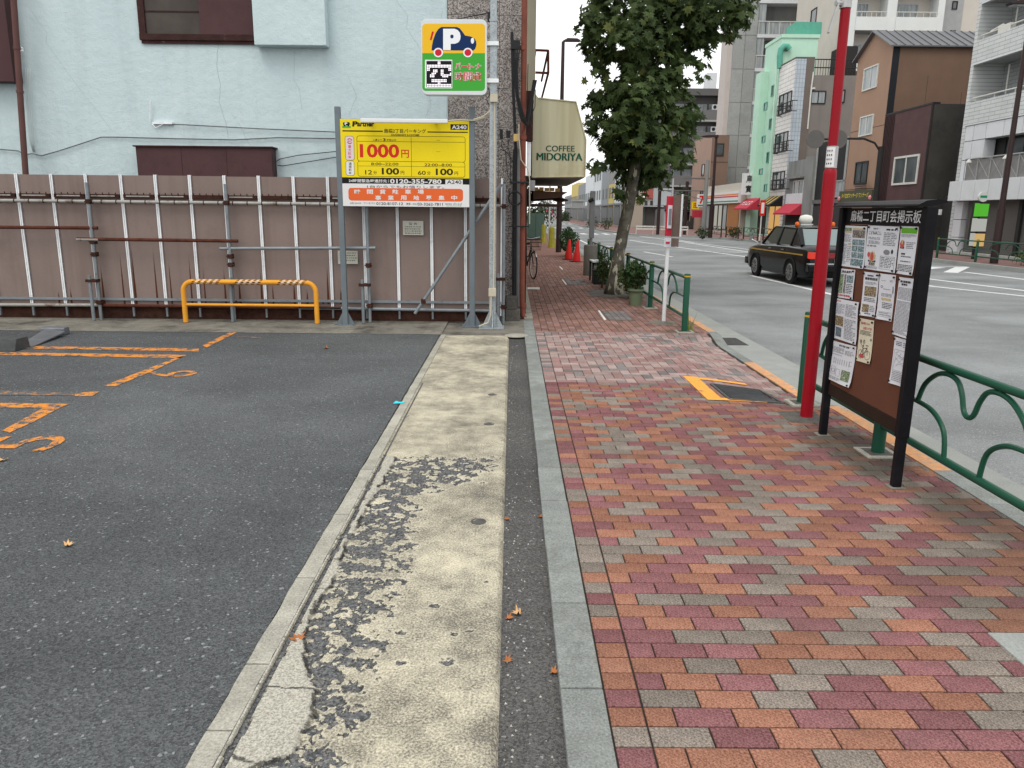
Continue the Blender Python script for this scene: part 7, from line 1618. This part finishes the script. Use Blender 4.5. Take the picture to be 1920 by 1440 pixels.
ys = thing('yellow_sign', 'small yellow box sign over a red awning at the far corner', 'sign', (18.5, 80, 4)); a, b = at_y(1298, 378, 80), at_y(1310, 392, 80); MB().box(a.x, b.x, 80, 80.2, b.z, a.z).build('box', 'sign_yellow', ys); q = MB(); c = (a+b)/2; add_text(q, '田', (c.x, 79.98, c.z), (1,0,0), (0,0,1), (b.x-a.x)*.6, (a.z-b.z)*.7, .03); q.build('lettering', 'sign_red', ys, recalc=False)
a, b = at_y(1300, 394, 80), at_y(1317, 408, 80); q = MB(); q.box(a.x, b.x, 80, 80.5, b.z, a.z); one('red_banner', q, 'awning_red', 'small red banner under the yellow sign', 'banner')
# white guard rail at the crossing, bollard railings
q = thing('white_guard_rail', 'long white guard rail along the far crossing corner', 'guard rail', (12, 62, 0)); p0, p1 = (9.9, 62.0), (13.6, 60.2)
for z in (.42, .62): m_ = MB(); m_.beam((*p0, z), (*p1, z), .06, .11); m_.build('beam', 'frame_white', q)
for k in range(4): m_ = MB(); x, y = lerp(p0[0], p1[0], k/3), lerp(p0[1], p1[1], k/3); m_.tube([(x, y, 0), (x, y, .65)], .03, 6); m_.build('post', 'frame_white', q)
guard(34.6, 31.2, (0, 1), 'green guard rail on the opposite pavement by the notice board edge', 16.85, group='guard rails across the road')
guard(30.8, 28.2, (0, 1), 'green guard rail on the opposite pavement left of the tall lamp', 16.95, group='guard rails across the road')
guard(28.2, 25.2, (1,), 'green guard rail on the opposite pavement under the tall lamp', 17.0, group='guard rails across the road')
for k in range(5): guard(58-k*3.0, 55-k*3.0, (0, 1), 'dark guard rail span along the kerb of the opposite shops', lerp(14.8, 16.2, k/4), m='rail_brown', group='guard rail spans before the opposite shops')
# ---------------------------------------------------- lamps, sign poles, stand sign, plants across the road
def lamp(lab, base, ztop, r, head):
    x, y = base; l = thing('street_lamp', lab, 'street lamp', (x, y, 0), 'street lamps across the road'); q = MB(); q.tube([(x, y, 0), (x, y, 1.9)], r*1.35, 12); q.build('base', 'lamp_brown', l, smooth='auto'); q = MB(); q.tube([(x, y, 1.9), (x, y, ztop)], [r, r*.7], 12); q.build('column', 'lamp_brown', l, smooth='auto')
    q = MB(); q.prism([(.12, 0), (-head, .0), (-head-.05, .06), (-head*.5, .16), (.1, .17)], lambda a, b, d: (x+a, d, ztop+b), y-.16, y+.16); h = q.build('head', 'lamp_brown', l, bevel=.02); q = MB(); q.box(x-head+.05, x-.2, y-.12, y+.12, ztop-.03, ztop-.003); q.build('lens', 'pane_pale', h); return l
g = gz(1863, 494); lamp('tall dark brown street lamp before the white tiled apartment block', (g.x, g.y), at_y(1915, 10, g.y).z, .10, .75)
g = gz(1331, 446); lamp('dark brown street lamp beside the convenience store', (g.x, g.y), at_y(1342, 258, g.y).z, .12, 1.2)
for px, pyb, pyt, lab in ((1233, 440, 352, 'slim dark lamp column beyond the bus stop sign'), (1283, 440, 340, 'slim dark lamp column right of the bus stop panel')):
    g = gz(px, pyb); q = MB(); q.tube([(g.x, g.y, 0), (g.x, g.y, at_y(px, pyt, g.y).z)], .13, 8); one('lamp_column', q, 'lamp_brown', lab, 'street lamp', 'slim lamp columns')
sp_ = thing('sign_gantry_pole', 'dark pole with a long arm carrying two round signs seen from behind', 'sign pole', (17.3, 35.5, 0)); SX = 17.3; p = at_x(1651, 290, SX); yy = p.y; zt = at_x(1651, 275, SX).z
q = MB(); q.tube([(SX, yy, 0), (SX, yy, zt)], .13, 10); q.build('pole', 'frame_dark', sp_, smooth='auto')
A = [at_y(x, y, yy) for x, y in ((1651, 285), (1640, 268), (1620, 260), (1580, 260), (1512, 262))]; q = MB(); q.tube(A, .05, 8); q.build('arm', 'frame_dark', sp_, smooth='auto')
for px in (1529, 1572):
    c = at_y(px, 261, yy-.08); q = MB(); q.tube([c, c+Vector((0, .03, 0))], .42, 20); q.build('round_sign', 'shutter_grey', sp_)
stn = thing('shop_stand_sign', 'tall stand sign with green, white and amber lit panels before grey shutters', 'sign', (17.7, 31, 0)); mat('stand_white', (.62, .64, .62), .4, .03, 4); emit('stand_green', (.10, .55, .03), .6); emit('stand_amber', (.75, .50, .18), .6); emit('stand_pale', (.62, .64, .58), .5); YQ = 30.3
q = MB(); c0 = at_y(1838, 400, YQ); q.box(c0.x-.04, c0.x+.04, YQ+.05, YQ+.13, 0, at_y(1845, 375, YQ).z); q.build('post', 'frame_dark', stn)
for x0, y0, x1, y1, m in ((1836, 382, 1852, 406, 'stand_green'), (1832, 410, 1848, 434, 'stand_pale'), (1828, 438, 1844, 462, 'stand_amber'), (1829, 381, 1834.5, 406, 'stand_green'), (1824, 409, 1829.5, 434, 'stand_pale'), (1820, 437, 1825.5, 461, 'stand_pale')):
    a, b = at_y(x0, y0, YQ), at_y(x1, y1, YQ); MB().box(a.x, b.x, YQ, YQ+.12, b.z, a.z).build('panel', m, stn); MB().box(a.x-.03, b.x+.03, YQ+.02, YQ+.11, b.z-.03, a.z+.03).build('panel_frame', 'frame_dark', stn)
c = at_y(1844.5, 369, YQ); q = MB(); q.tube([(c.x, YQ, c.z), (c.x, YQ+.1, c.z)], .19, 20); q.build('round_top', 'stand_white', stn, smooth='auto'); q = MB(); q.box(c.x-.13, c.x+.13, YQ-.006, YQ-.001, c.z-.04, c.z+.05); q.build('top_mark', 'store_green', stn)
g = gz(1891, 478); shrub('red_plant', 'dark red leaved plant in front of the grey shutter beside the lamp', (g.x, g.y, .85), (.28, .28, .55), 260, .07, 'red_leaf', 'plant'); g = gz(1912, 498); shrub('kerb_bush', 'low green bush at the opposite kerb by the picture edge', (g.x+.3, g.y, .25), (.6, .5, .35), 500, .05, 'shrub_leaf')
for px, lab in ((1360, 'low green planter bush before the store windows'), (1300, 'low bush near the far corner railing')): g = gz(px, 447); shrub('planter_bush', lab, (g.x+.6, g.y, .4), (.6, .6, .45), 260, .08, 'dark_leaf', 'shrub', 'planter bushes across the road')
vs_ = thing('no_parking_sign', 'slim red and white vertical sign on a pale post before the mint building', 'sign', (16.5, 56, 0)); g = gz(1424, 452); q = MB(); q.tube([(g.x, g.y, 0), (g.x, g.y, 2.2)], .04, 6); q.build('post', 'frame_white', vs_); MB().box(g.x-.14, g.x+.18, g.y-.05, g.y-.02, 1.55, 2.5).build('plate', 'sign_red', vs_); MB().box(g.x-.07, g.x+.11, g.y-.06, g.y-.05, 1.7, 2.35).build('plate_mark', 'sign_white', vs_)
# utility pole with wires near the store
g = gz(1318, 447); up = thing('utility_pole', 'grey concrete utility pole with crossarms beside the brown block', 'utility pole', (g.x, g.y, 0)); zt = at_y(1320, 300, g.y).z; q = MB(); q.tube([(g.x, g.y, 0), (g.x, g.y, zt)], [.17, .12], 10); q.build('pole', 'old_concrete', up, smooth='auto')
q = MB(); q.beam((g.x-1.6, g.y, zt-1.2), (g.x+.4, g.y, zt-1.2), .1, .1); q.tube([(g.x-3.2, g.y, zt-2.0), (g.x, g.y, zt-2.0)], .035, 5); q.tube([(g.x-3.2, g.y, zt-1.9), (g.x, g.y, zt-2.6)], .025, 5); q.build('crossarm', 'shutter_grey', up)
# ---------------------------------------------------- far street fronts
mat('far_white', (.62, .65, .67), .8, .05, .5); mat('far_grey', (.27, .285, .30), .8, .05, .5); mat('far_beige', (.42, .37, .31), .8, .05, .5); mat('far_yellow', (.58, .47, .17), .8, .05, .5); mat('far_window', (.055, .062, .07), .4, .1, 1)
XF = 13.5
fb = [(1180, 1163, 330, 'far_beige', 'beige block nearest the trunk in the far street front'), (1162, 1150, 324, 'far_white', 'white block with narrow windows left of the trunk in the far row'), (1149, 1139, 345, 'far_yellow', 'low yellow fronted block next to the white one in the far row'), (1138, 1126, 316, 'far_grey', 'tall grey block in the middle of the far row'), (1125, 1112, 304, 'far_white', 'tallest white block of the far row'), (1111, 1096, 326, 'far_white', 'long white block left of the tallest in the far row'), (1095, 1083, 344, 'far_grey', 'grey block with white balconies in the far row'), (1082, 1070, 343, 'far_yellow', 'bright yellow block under the awning edge in the far row'), (1069, 1058, 366, 'far_grey', 'grey block at the far end of the row')]
for px0, px1, pyt, m, lab in fb:
    y0 = at_x(px0, 420, XF).y; y1 = at_x(px1, 420, XF).y; zt = at_x(px0, pyt, XF).z; t_ = thing('far_block', lab, 'building', (XF, (y0+y1)/2, 0), 'far street front')
    dpt = 1.5 if y0 < 122 else 8; MB().box(XF, XF+dpt, y0, y1, 0, zt).build('body', m, t_); MB().box(XF-.05, XF-.002, y0+.2, y1-.2, .1, 2.4).build('shopfront', 'far_window', t_); MB().box(XF-.8, XF-.002, y0+.1, y1-.1, 2.6, 2.8).build('canopy', 'far_grey', t_)
    nf = max(1, int((zt-3.2)/2.9))
    for r_ in range(nf):
        z = 3.6+r_*2.9; n = max(2, int((y1-y0)/3))
        for k in range(n): MB().box(XF-.06, XF-.002, lerp(y0, y1, (k+.25)/n), lerp(y0, y1, (k+.75)/n), z, z+1.4).build('window', 'far_window', t_)
        MB().box(XF+dpt*.3, XF+dpt*.6, y0-.06, y0-.002, z, z+1.4).build('window', 'far_window', t_)
t_ = thing('end_block', 'plain grey block closing the far end of the street', 'building', (14, 330, 0)); a, b = at_y(1010, 384, 320), at_y(1050, 384, 320); MB().box(a.x, b.x, 320, 335, 0, a.z).build('body', 'far_grey', t_)
for k in range(5): MB().box(lerp(a.x, b.x, (k+.2)/5), lerp(a.x, b.x, (k+.6)/5), 319.9, 319.99, a.z-3.2, a.z-1.4).build('window', 'far_window', t_)
t_ = thing('far_shop', 'small far shop with a red sign band at the street end', 'building', (10, 200, 0)); a, b = at_y(1019, 402, 215), at_y(1036, 402, 215); MB().box(a.x, b.x, 215, 220, 0, a.z).build('body', 'far_white', t_); MB().box(a.x, b.x, 214.8, 214.99, a.z-.1, a.z+1.2).build('sign_band', 'awning_red', t_)
# left row beyond the cafe (hidden behind the awning)
lr = thing('left_street_row', 'plain beige block continuing the near street front behind the cafe', 'building', (-5, 40, 0)); MB().box(-10, .1, 27, 60, 0, 8).build('body', 'far_beige', lr)
lr2 = thing('left_grey_row', 'grey block closing the near street front in the distance', 'building', (-5, 80, 0)); MB().box(-14, -.6, 66, 110, 0, 9).build('body', 'far_grey', lr2)
# far trees
def far_tree(lab, c, rad, h, n, s, m='far_leaf'):
    t_ = thing('street_tree', lab, 'tree', (c[0], c[1], 0), 'far street trees'); q = MB(); q.tube([(c[0], c[1], 0), (c[0], c[1], h)], [.16, .1], 7); q.build('trunk', 'twig', t_)
    q = MB(); leaf_cloud(q, (c[0], c[1], h+rad[2]*.5), rad, n, s); o = q.build('crown', m, t_, recalc=False); o['kind'] = 'stuff'
for px, py, r, lab, Y in ((1018, 398, 1.5, 'leafy street tree seen just under the tiled canopy', 62), (1004, 408, .9, 'darker street tree half hidden by the downpipe', 56), (1058, 408, 1.6, 'pale green tree far down the street beside the lamp post', 150)):
    p = at_y(px, py, Y); far_tree(lab, (p.x, Y), (r, r, r*1.05), p.z-r*.5, 700, .12 if Y < 100 else .2)
p = at_y(1300, 385, 100); far_tree('dark dense tree standing beside the brown block', (p.x-.5, 100), (3.2, 3, 3.6), p.z-2.5, 1500, .25, 'dark_leaf')
for px, Y, lab in ((1110, 75, 'round planter bush in the far median near the mast'), (1137, 78, 'upright planter shrub beside the trunk in the far street')): p = at_y(px, 434, Y); shrub('far_bush', lab, (p.x, Y, .6), (.8, .8, .7), 260, .1, 'far_leaf', 'shrub', 'far planter bushes')
# overhead road sign
gx = at_y(1103, 400, 95).x; gg = thing('overhead_sign', 'grey back of an overhead road sign on an arm far down the street', 'sign', (gx, 95, 0)); q = MB(); q.tube([(gx, 95, 0), (gx, 95, at_y(1103, 370, 95).z)], .16, 8); a, b = at_y(1072, 377, 95), at_y(1072, 390, 95); q.tube([(gx, 95, a.z), (a.x, 95, a.z)], .06, 6); q.tube([(gx, 95, b.z), (a.x, 95, b.z)], .06, 6); q.build('frame', 'frame_alu', gg); MB().box(a.x, at_y(1094, 380, 95).x, 95.05, 95.12, b.z-.2, a.z+.2).build('panel', 'soffit_grey', gg)
# ================================================================== TAXI AND FAR VAN
t = NT('taxi_black'); t.done((.006, .006, .007), .18, 0, .5); t.b.inputs['Coat Weight'].default_value = .10; t.b.inputs['Coat Roughness'].default_value = .05
mat('taxi_glass', (.02, .03, .03), .04, 0, 1, spec=.7); t = NT('taxi_rear_glass'); t.done((.16, .21, .21), .06, 0, .7)
mat('tyre_black', (.018, .018, .018), .85, .1, 9); mat('wheel_cover', (.26, .265, .27), .4, .1, 9, metal=.6); mat('chrome', (.55, .56, .57), .2, 0, metal=.9); emit('tail_light', (.75, .04, .02), .7); mat('tail_red', (.22, .008, .012), .2, 0, spec=.6); mat('lamp_orange', (.68, .13, .02), .3, 0, spec=.5); mat('lantern_white', (.70, .71, .66), .35, 0); mat('stripe_gold', (.45, .28, .06), .4, 0); mat('plate_white', (.5, .55, .5), .5, 0)
TXX, TYY = 8.02, 21.3
tx = thing('taxi', 'black taxi sedan with gold side stripe, roof lantern and red tail lights driving away', 'car', (TXX, TYY, -.116), rz=R(2.0))
# local: +y forward, length 4.70
W = .845
secs = []      # y, half width at sill, belt half width, z bottom, z shoulder, z deck
def sec(y, wl, wb, z0, zs, zd, wd):
    return [(-wl, y, z0), (-wb-.01, y, z0+.18), (-wb, y, zs-.16), (-wb+.03, y, zs), (-wd, y, zd), (0, y, zd+.02), (wd, y, zd), (wb-.03, y, zs), (wb, y, zs-.16), (wb+.01, y, z0+.18), (wl, y, z0), (0, y, z0)]
S = [sec(-2.33, .70, .74, .40, .70, .78, .60), sec(-2.27, .76, .80, .26, .82, .90, .66), sec(-2.10, .79, .83, .22, .90, .975, .70), sec(-1.45, .80, W, .20, .92, 1.0, .72), sec(-1.0, .80, W, .20, .93, .99, .74), sec(0, .80, W+.005, .19, .92, .97, .76), sec(.95, .80, W, .20, .90, .95, .74), sec(1.3, .80, W, .20, .875, .94, .70), sec(1.95, .78, .82, .22, .80, .86, .66), sec(2.22, .74, .78, .26, .72, .77, .60), sec(2.33, .66, .70, .34, .60, .64, .52)]
q = MB(); n = 12; v = [p for s in S for p in s]
f = [(i*n+j, i*n+(j+1) % n, (i+1)*n+(j+1) % n, (i+1)*n+j) for i in range(len(S)-1) for j in range(n)]+[tuple(range(n)), tuple(range(len(S)*n-1, (len(S)-1)*n-1, -1))]
q.add(v, f); body = q.build('body', 'taxi_black', tx, local=True, smooth='auto')
# cabin: pillars and roof
CB = [(-1.62, .70, .985), (-1.12, .60, 1.42), (-.95, .58, 1.455), (.0, .585, 1.475), (.42, .575, 1.455), (.60, .57, 1.42), (1.22, .69, .95)]
q = MB(); roof = CB[1:6]
v = []
for y, w, z in roof: v += [(-w, y, z-.03), (-w+.07, y, z), (0, y, z+.02), (w-.07, y, z), (w, y, z-.03)]
q.add(v, [(i*5+j, i*5+j+1, (i+1)*5+j+1, (i+1)*5+j) for i in range(4) for j in range(4)]); q.build('roof', 'taxi_black', tx, local=True, smooth='auto')
q = MB()
for s in (-1, 1):
    for a, b, w in (((s*.70, -1.62, .985), (s*.60, -1.12, 1.40), .10), ((s*.60, -1.15, 1.40), (s*.575, .58, 1.42), .05), ((s*.575, .60, 1.41), (s*.70, 1.20, .95), .055), ((s*.745, -.05, .96), (s*.585, -.05, 1.43), .06), ((s*.745, -.98, .97), (s*.60, -.98, 1.43), .05)): q.beam(a, b, w, w)
q.beam((-.70, -1.62, .985), (.70, -1.62, .985), .06, .04); q.build('pillars', 'taxi_black', tx, local=True)
def pane(nm, P, m): q = MB(); q.add(P, [tuple(range(len(P)))]); return q.build(nm, m, tx, local=True, recalc=False)
pane('rear_window', [(-.66, -1.61, .99), (.66, -1.61, .99), (.575, -1.14, 1.40), (-.575, -1.14, 1.40)], 'taxi_rear_glass'); pane('windscreen', [(.68, 1.21, .955), (-.68, 1.21, .955), (-.555, .61, 1.41), (.555, .61, 1.41)], 'taxi_glass')
for s in (-1, 1):
    pane('side_window', [(s*.745, -.95, .955), (s*.745, -.07, .955), (s*.605, -.07, 1.41), (s*.605, -.95, 1.41)], 'taxi_glass'); pane('side_window', [(s*.745, -.02, .955), (s*.72, 1.02, .945), (s*.60, .55, 1.40), (s*.605, -.02, 1.41)], 'taxi_glass')
    pane('quarter_panel', [(s*.752, -.93, .955), (s*.612, -.93, 1.42), (s*.60, -1.14, 1.405), (s*.705, -1.62, .985), (s*.76, -1.6, .93)], 'taxi_black')
    q = MB(); q.box(s*W-.012 if s > 0 else -W-.014, s*W+.014 if s > 0 else -W+.012, -2.0, 1.9, .765, .795); q.build('gold_stripe', 'stripe_gold', tx, local=True)
    for y in (-.82, .12): q = MB(); q.box(s*(W+.022)-.012, s*(W+.022)+.012, y, y+.15, .845, .872); q.build('door_handle', 'chrome', tx, local=True)
    q = MB(); q.tube([(s*.80, 1.30, .95), (s*.92, 1.55, 1.05)], .012, 5); q.box(s*.92-.06, s*.92+.06, 1.53, 1.58, 1.02, 1.14); q.build('fender_mirror', 'chrome', tx, local=True)
    for y in (-1.30, 1.30):
        x = s*.765; q = MB(); q.tube([(x-.115*s*.2, y, .31), (x+s*.085, y, .31)], .315, 24); w = q.build('wheel', 'tyre_black', tx, local=True, smooth='auto')
        q = MB(); q.lathe([(.22, 0), (.20, .02), (.06, .03), (.02, .032)], (0, 0, 0), 16); q.v = [(x+s*(.086+c), y+a, .31+b) for a, b, c in q.v]; q.build('wheel_cover', 'wheel_cover', w, local=True, smooth='auto')
        q = MB(); 
        for k in range(10): a = R(36*k); q.beam((x+s*.112, y+.08*math.cos(a), .31+.08*math.sin(a)), (x+s*.104, y+.185*math.cos(a), .31+.185*math.sin(a)), .02, .012, (1,0,0))
        q.build('cover_ribs', 'tyre_black', w, local=True)
        q = MB(); q.tube([(s*(W+.014), y+.355*math.cos(R(a)), .31+.355*math.sin(R(a))) for a in range(-12, 193, 12)], .028, 6); q.add([(s*(W+.013), y+.36*math.cos(R(a)), .31+.36*math.sin(R(a))) for a in range(-14, 195, 12)], [tuple(range(18))]); q.build('wheel_arch', 'tyre_black', tx, local=True)
    q = MB(); q.box(s*.44, s*.80, -2.345, -2.20, .70, .86); q.build('tail_light', 'tail_light', tx, local=True, bevel=.02)
q = MB(); q.box(-.44, .44, -2.34, -2.22, .72, .85); q.build('tail_band', 'tail_red', tx, local=True)
q = MB(); q.box(-.82, .82, -2.40, -2.18, .38, .56); q.build('rear_bumper', 'taxi_black', tx, local=True, bevel=.04); q = MB(); q.box(-.84, .84, -2.415, -2.30, .565, .60); q.build('bumper_trim', 'chrome', tx, local=True)
q = MB(); q.box(-.80, .80, 2.16, 2.40, .30, .52); q.build('front_bumper', 'taxi_black', tx, local=True, bevel=.04)
q = MB(); q.box(-.18, .18, -2.36, -2.345, .60, .70); q.build('number_plate', 'plate_white', tx, local=True)
q = MB(); q.box(-.17, .17, -.10, .12, 1.49, 1.52); q.build('lantern_base', 'chrome', tx, local=True); q = MB(); q.lathe([(.03, -.13), (.14, -.10), (.17, 0), (.14, .10), (.03, .13)], (0, 0, 0), 16); q.v = [(a*1.15, b*.55, 1.63+c) for a, b, c in q.v]; q.build('roof_lantern', 'lantern_white', tx, local=True, smooth=True)
for s in (-1, 1): q = MB(); q.lathe([(.05, 0), (.06, .04), (.05, .10), (.02, .12)], (s*.48, -.62, 1.455), 12); q.build('safety_lamp', 'lamp_orange', tx, local=True, smooth=True)
q = MB(); q.box(-.60, .60, -1.9, -1.8, .2, .3); q.box(-.7, .7, -1.5, 1.6, .18, .24); q.build('underbody', 'tyre_black', tx, local=True)
# far van
vx = at_y(1027, 410, 170); vn = thing('far_van', 'small white van far away at the end of the street', 'van', (vx.x, 170, -.116))
q = MB(); q.prism([(-.85, .35), (.85, .35), (.85, 1.2), (.72, 1.95), (-.72, 1.95), (-.85, 1.2)], lambda a, b, d: (a, d, b), 0, 4); q.build('body', 'store_white', vn, local=True, bevel=.08); q = MB(); q.box(-.68, .68, -.02, -.005, 1.2, 1.8); q.build('windscreen', 'taxi_glass', vn, local=True)
for s in (-1, 1):
    for y in (.7, 3.3): q = MB(); q.tube([(s*.70, y, .32), (s*.86, y, .32)], .32, 12); q.build('wheel', 'tyre_black', vn, local=True)
bpy.context.view_layer.update()
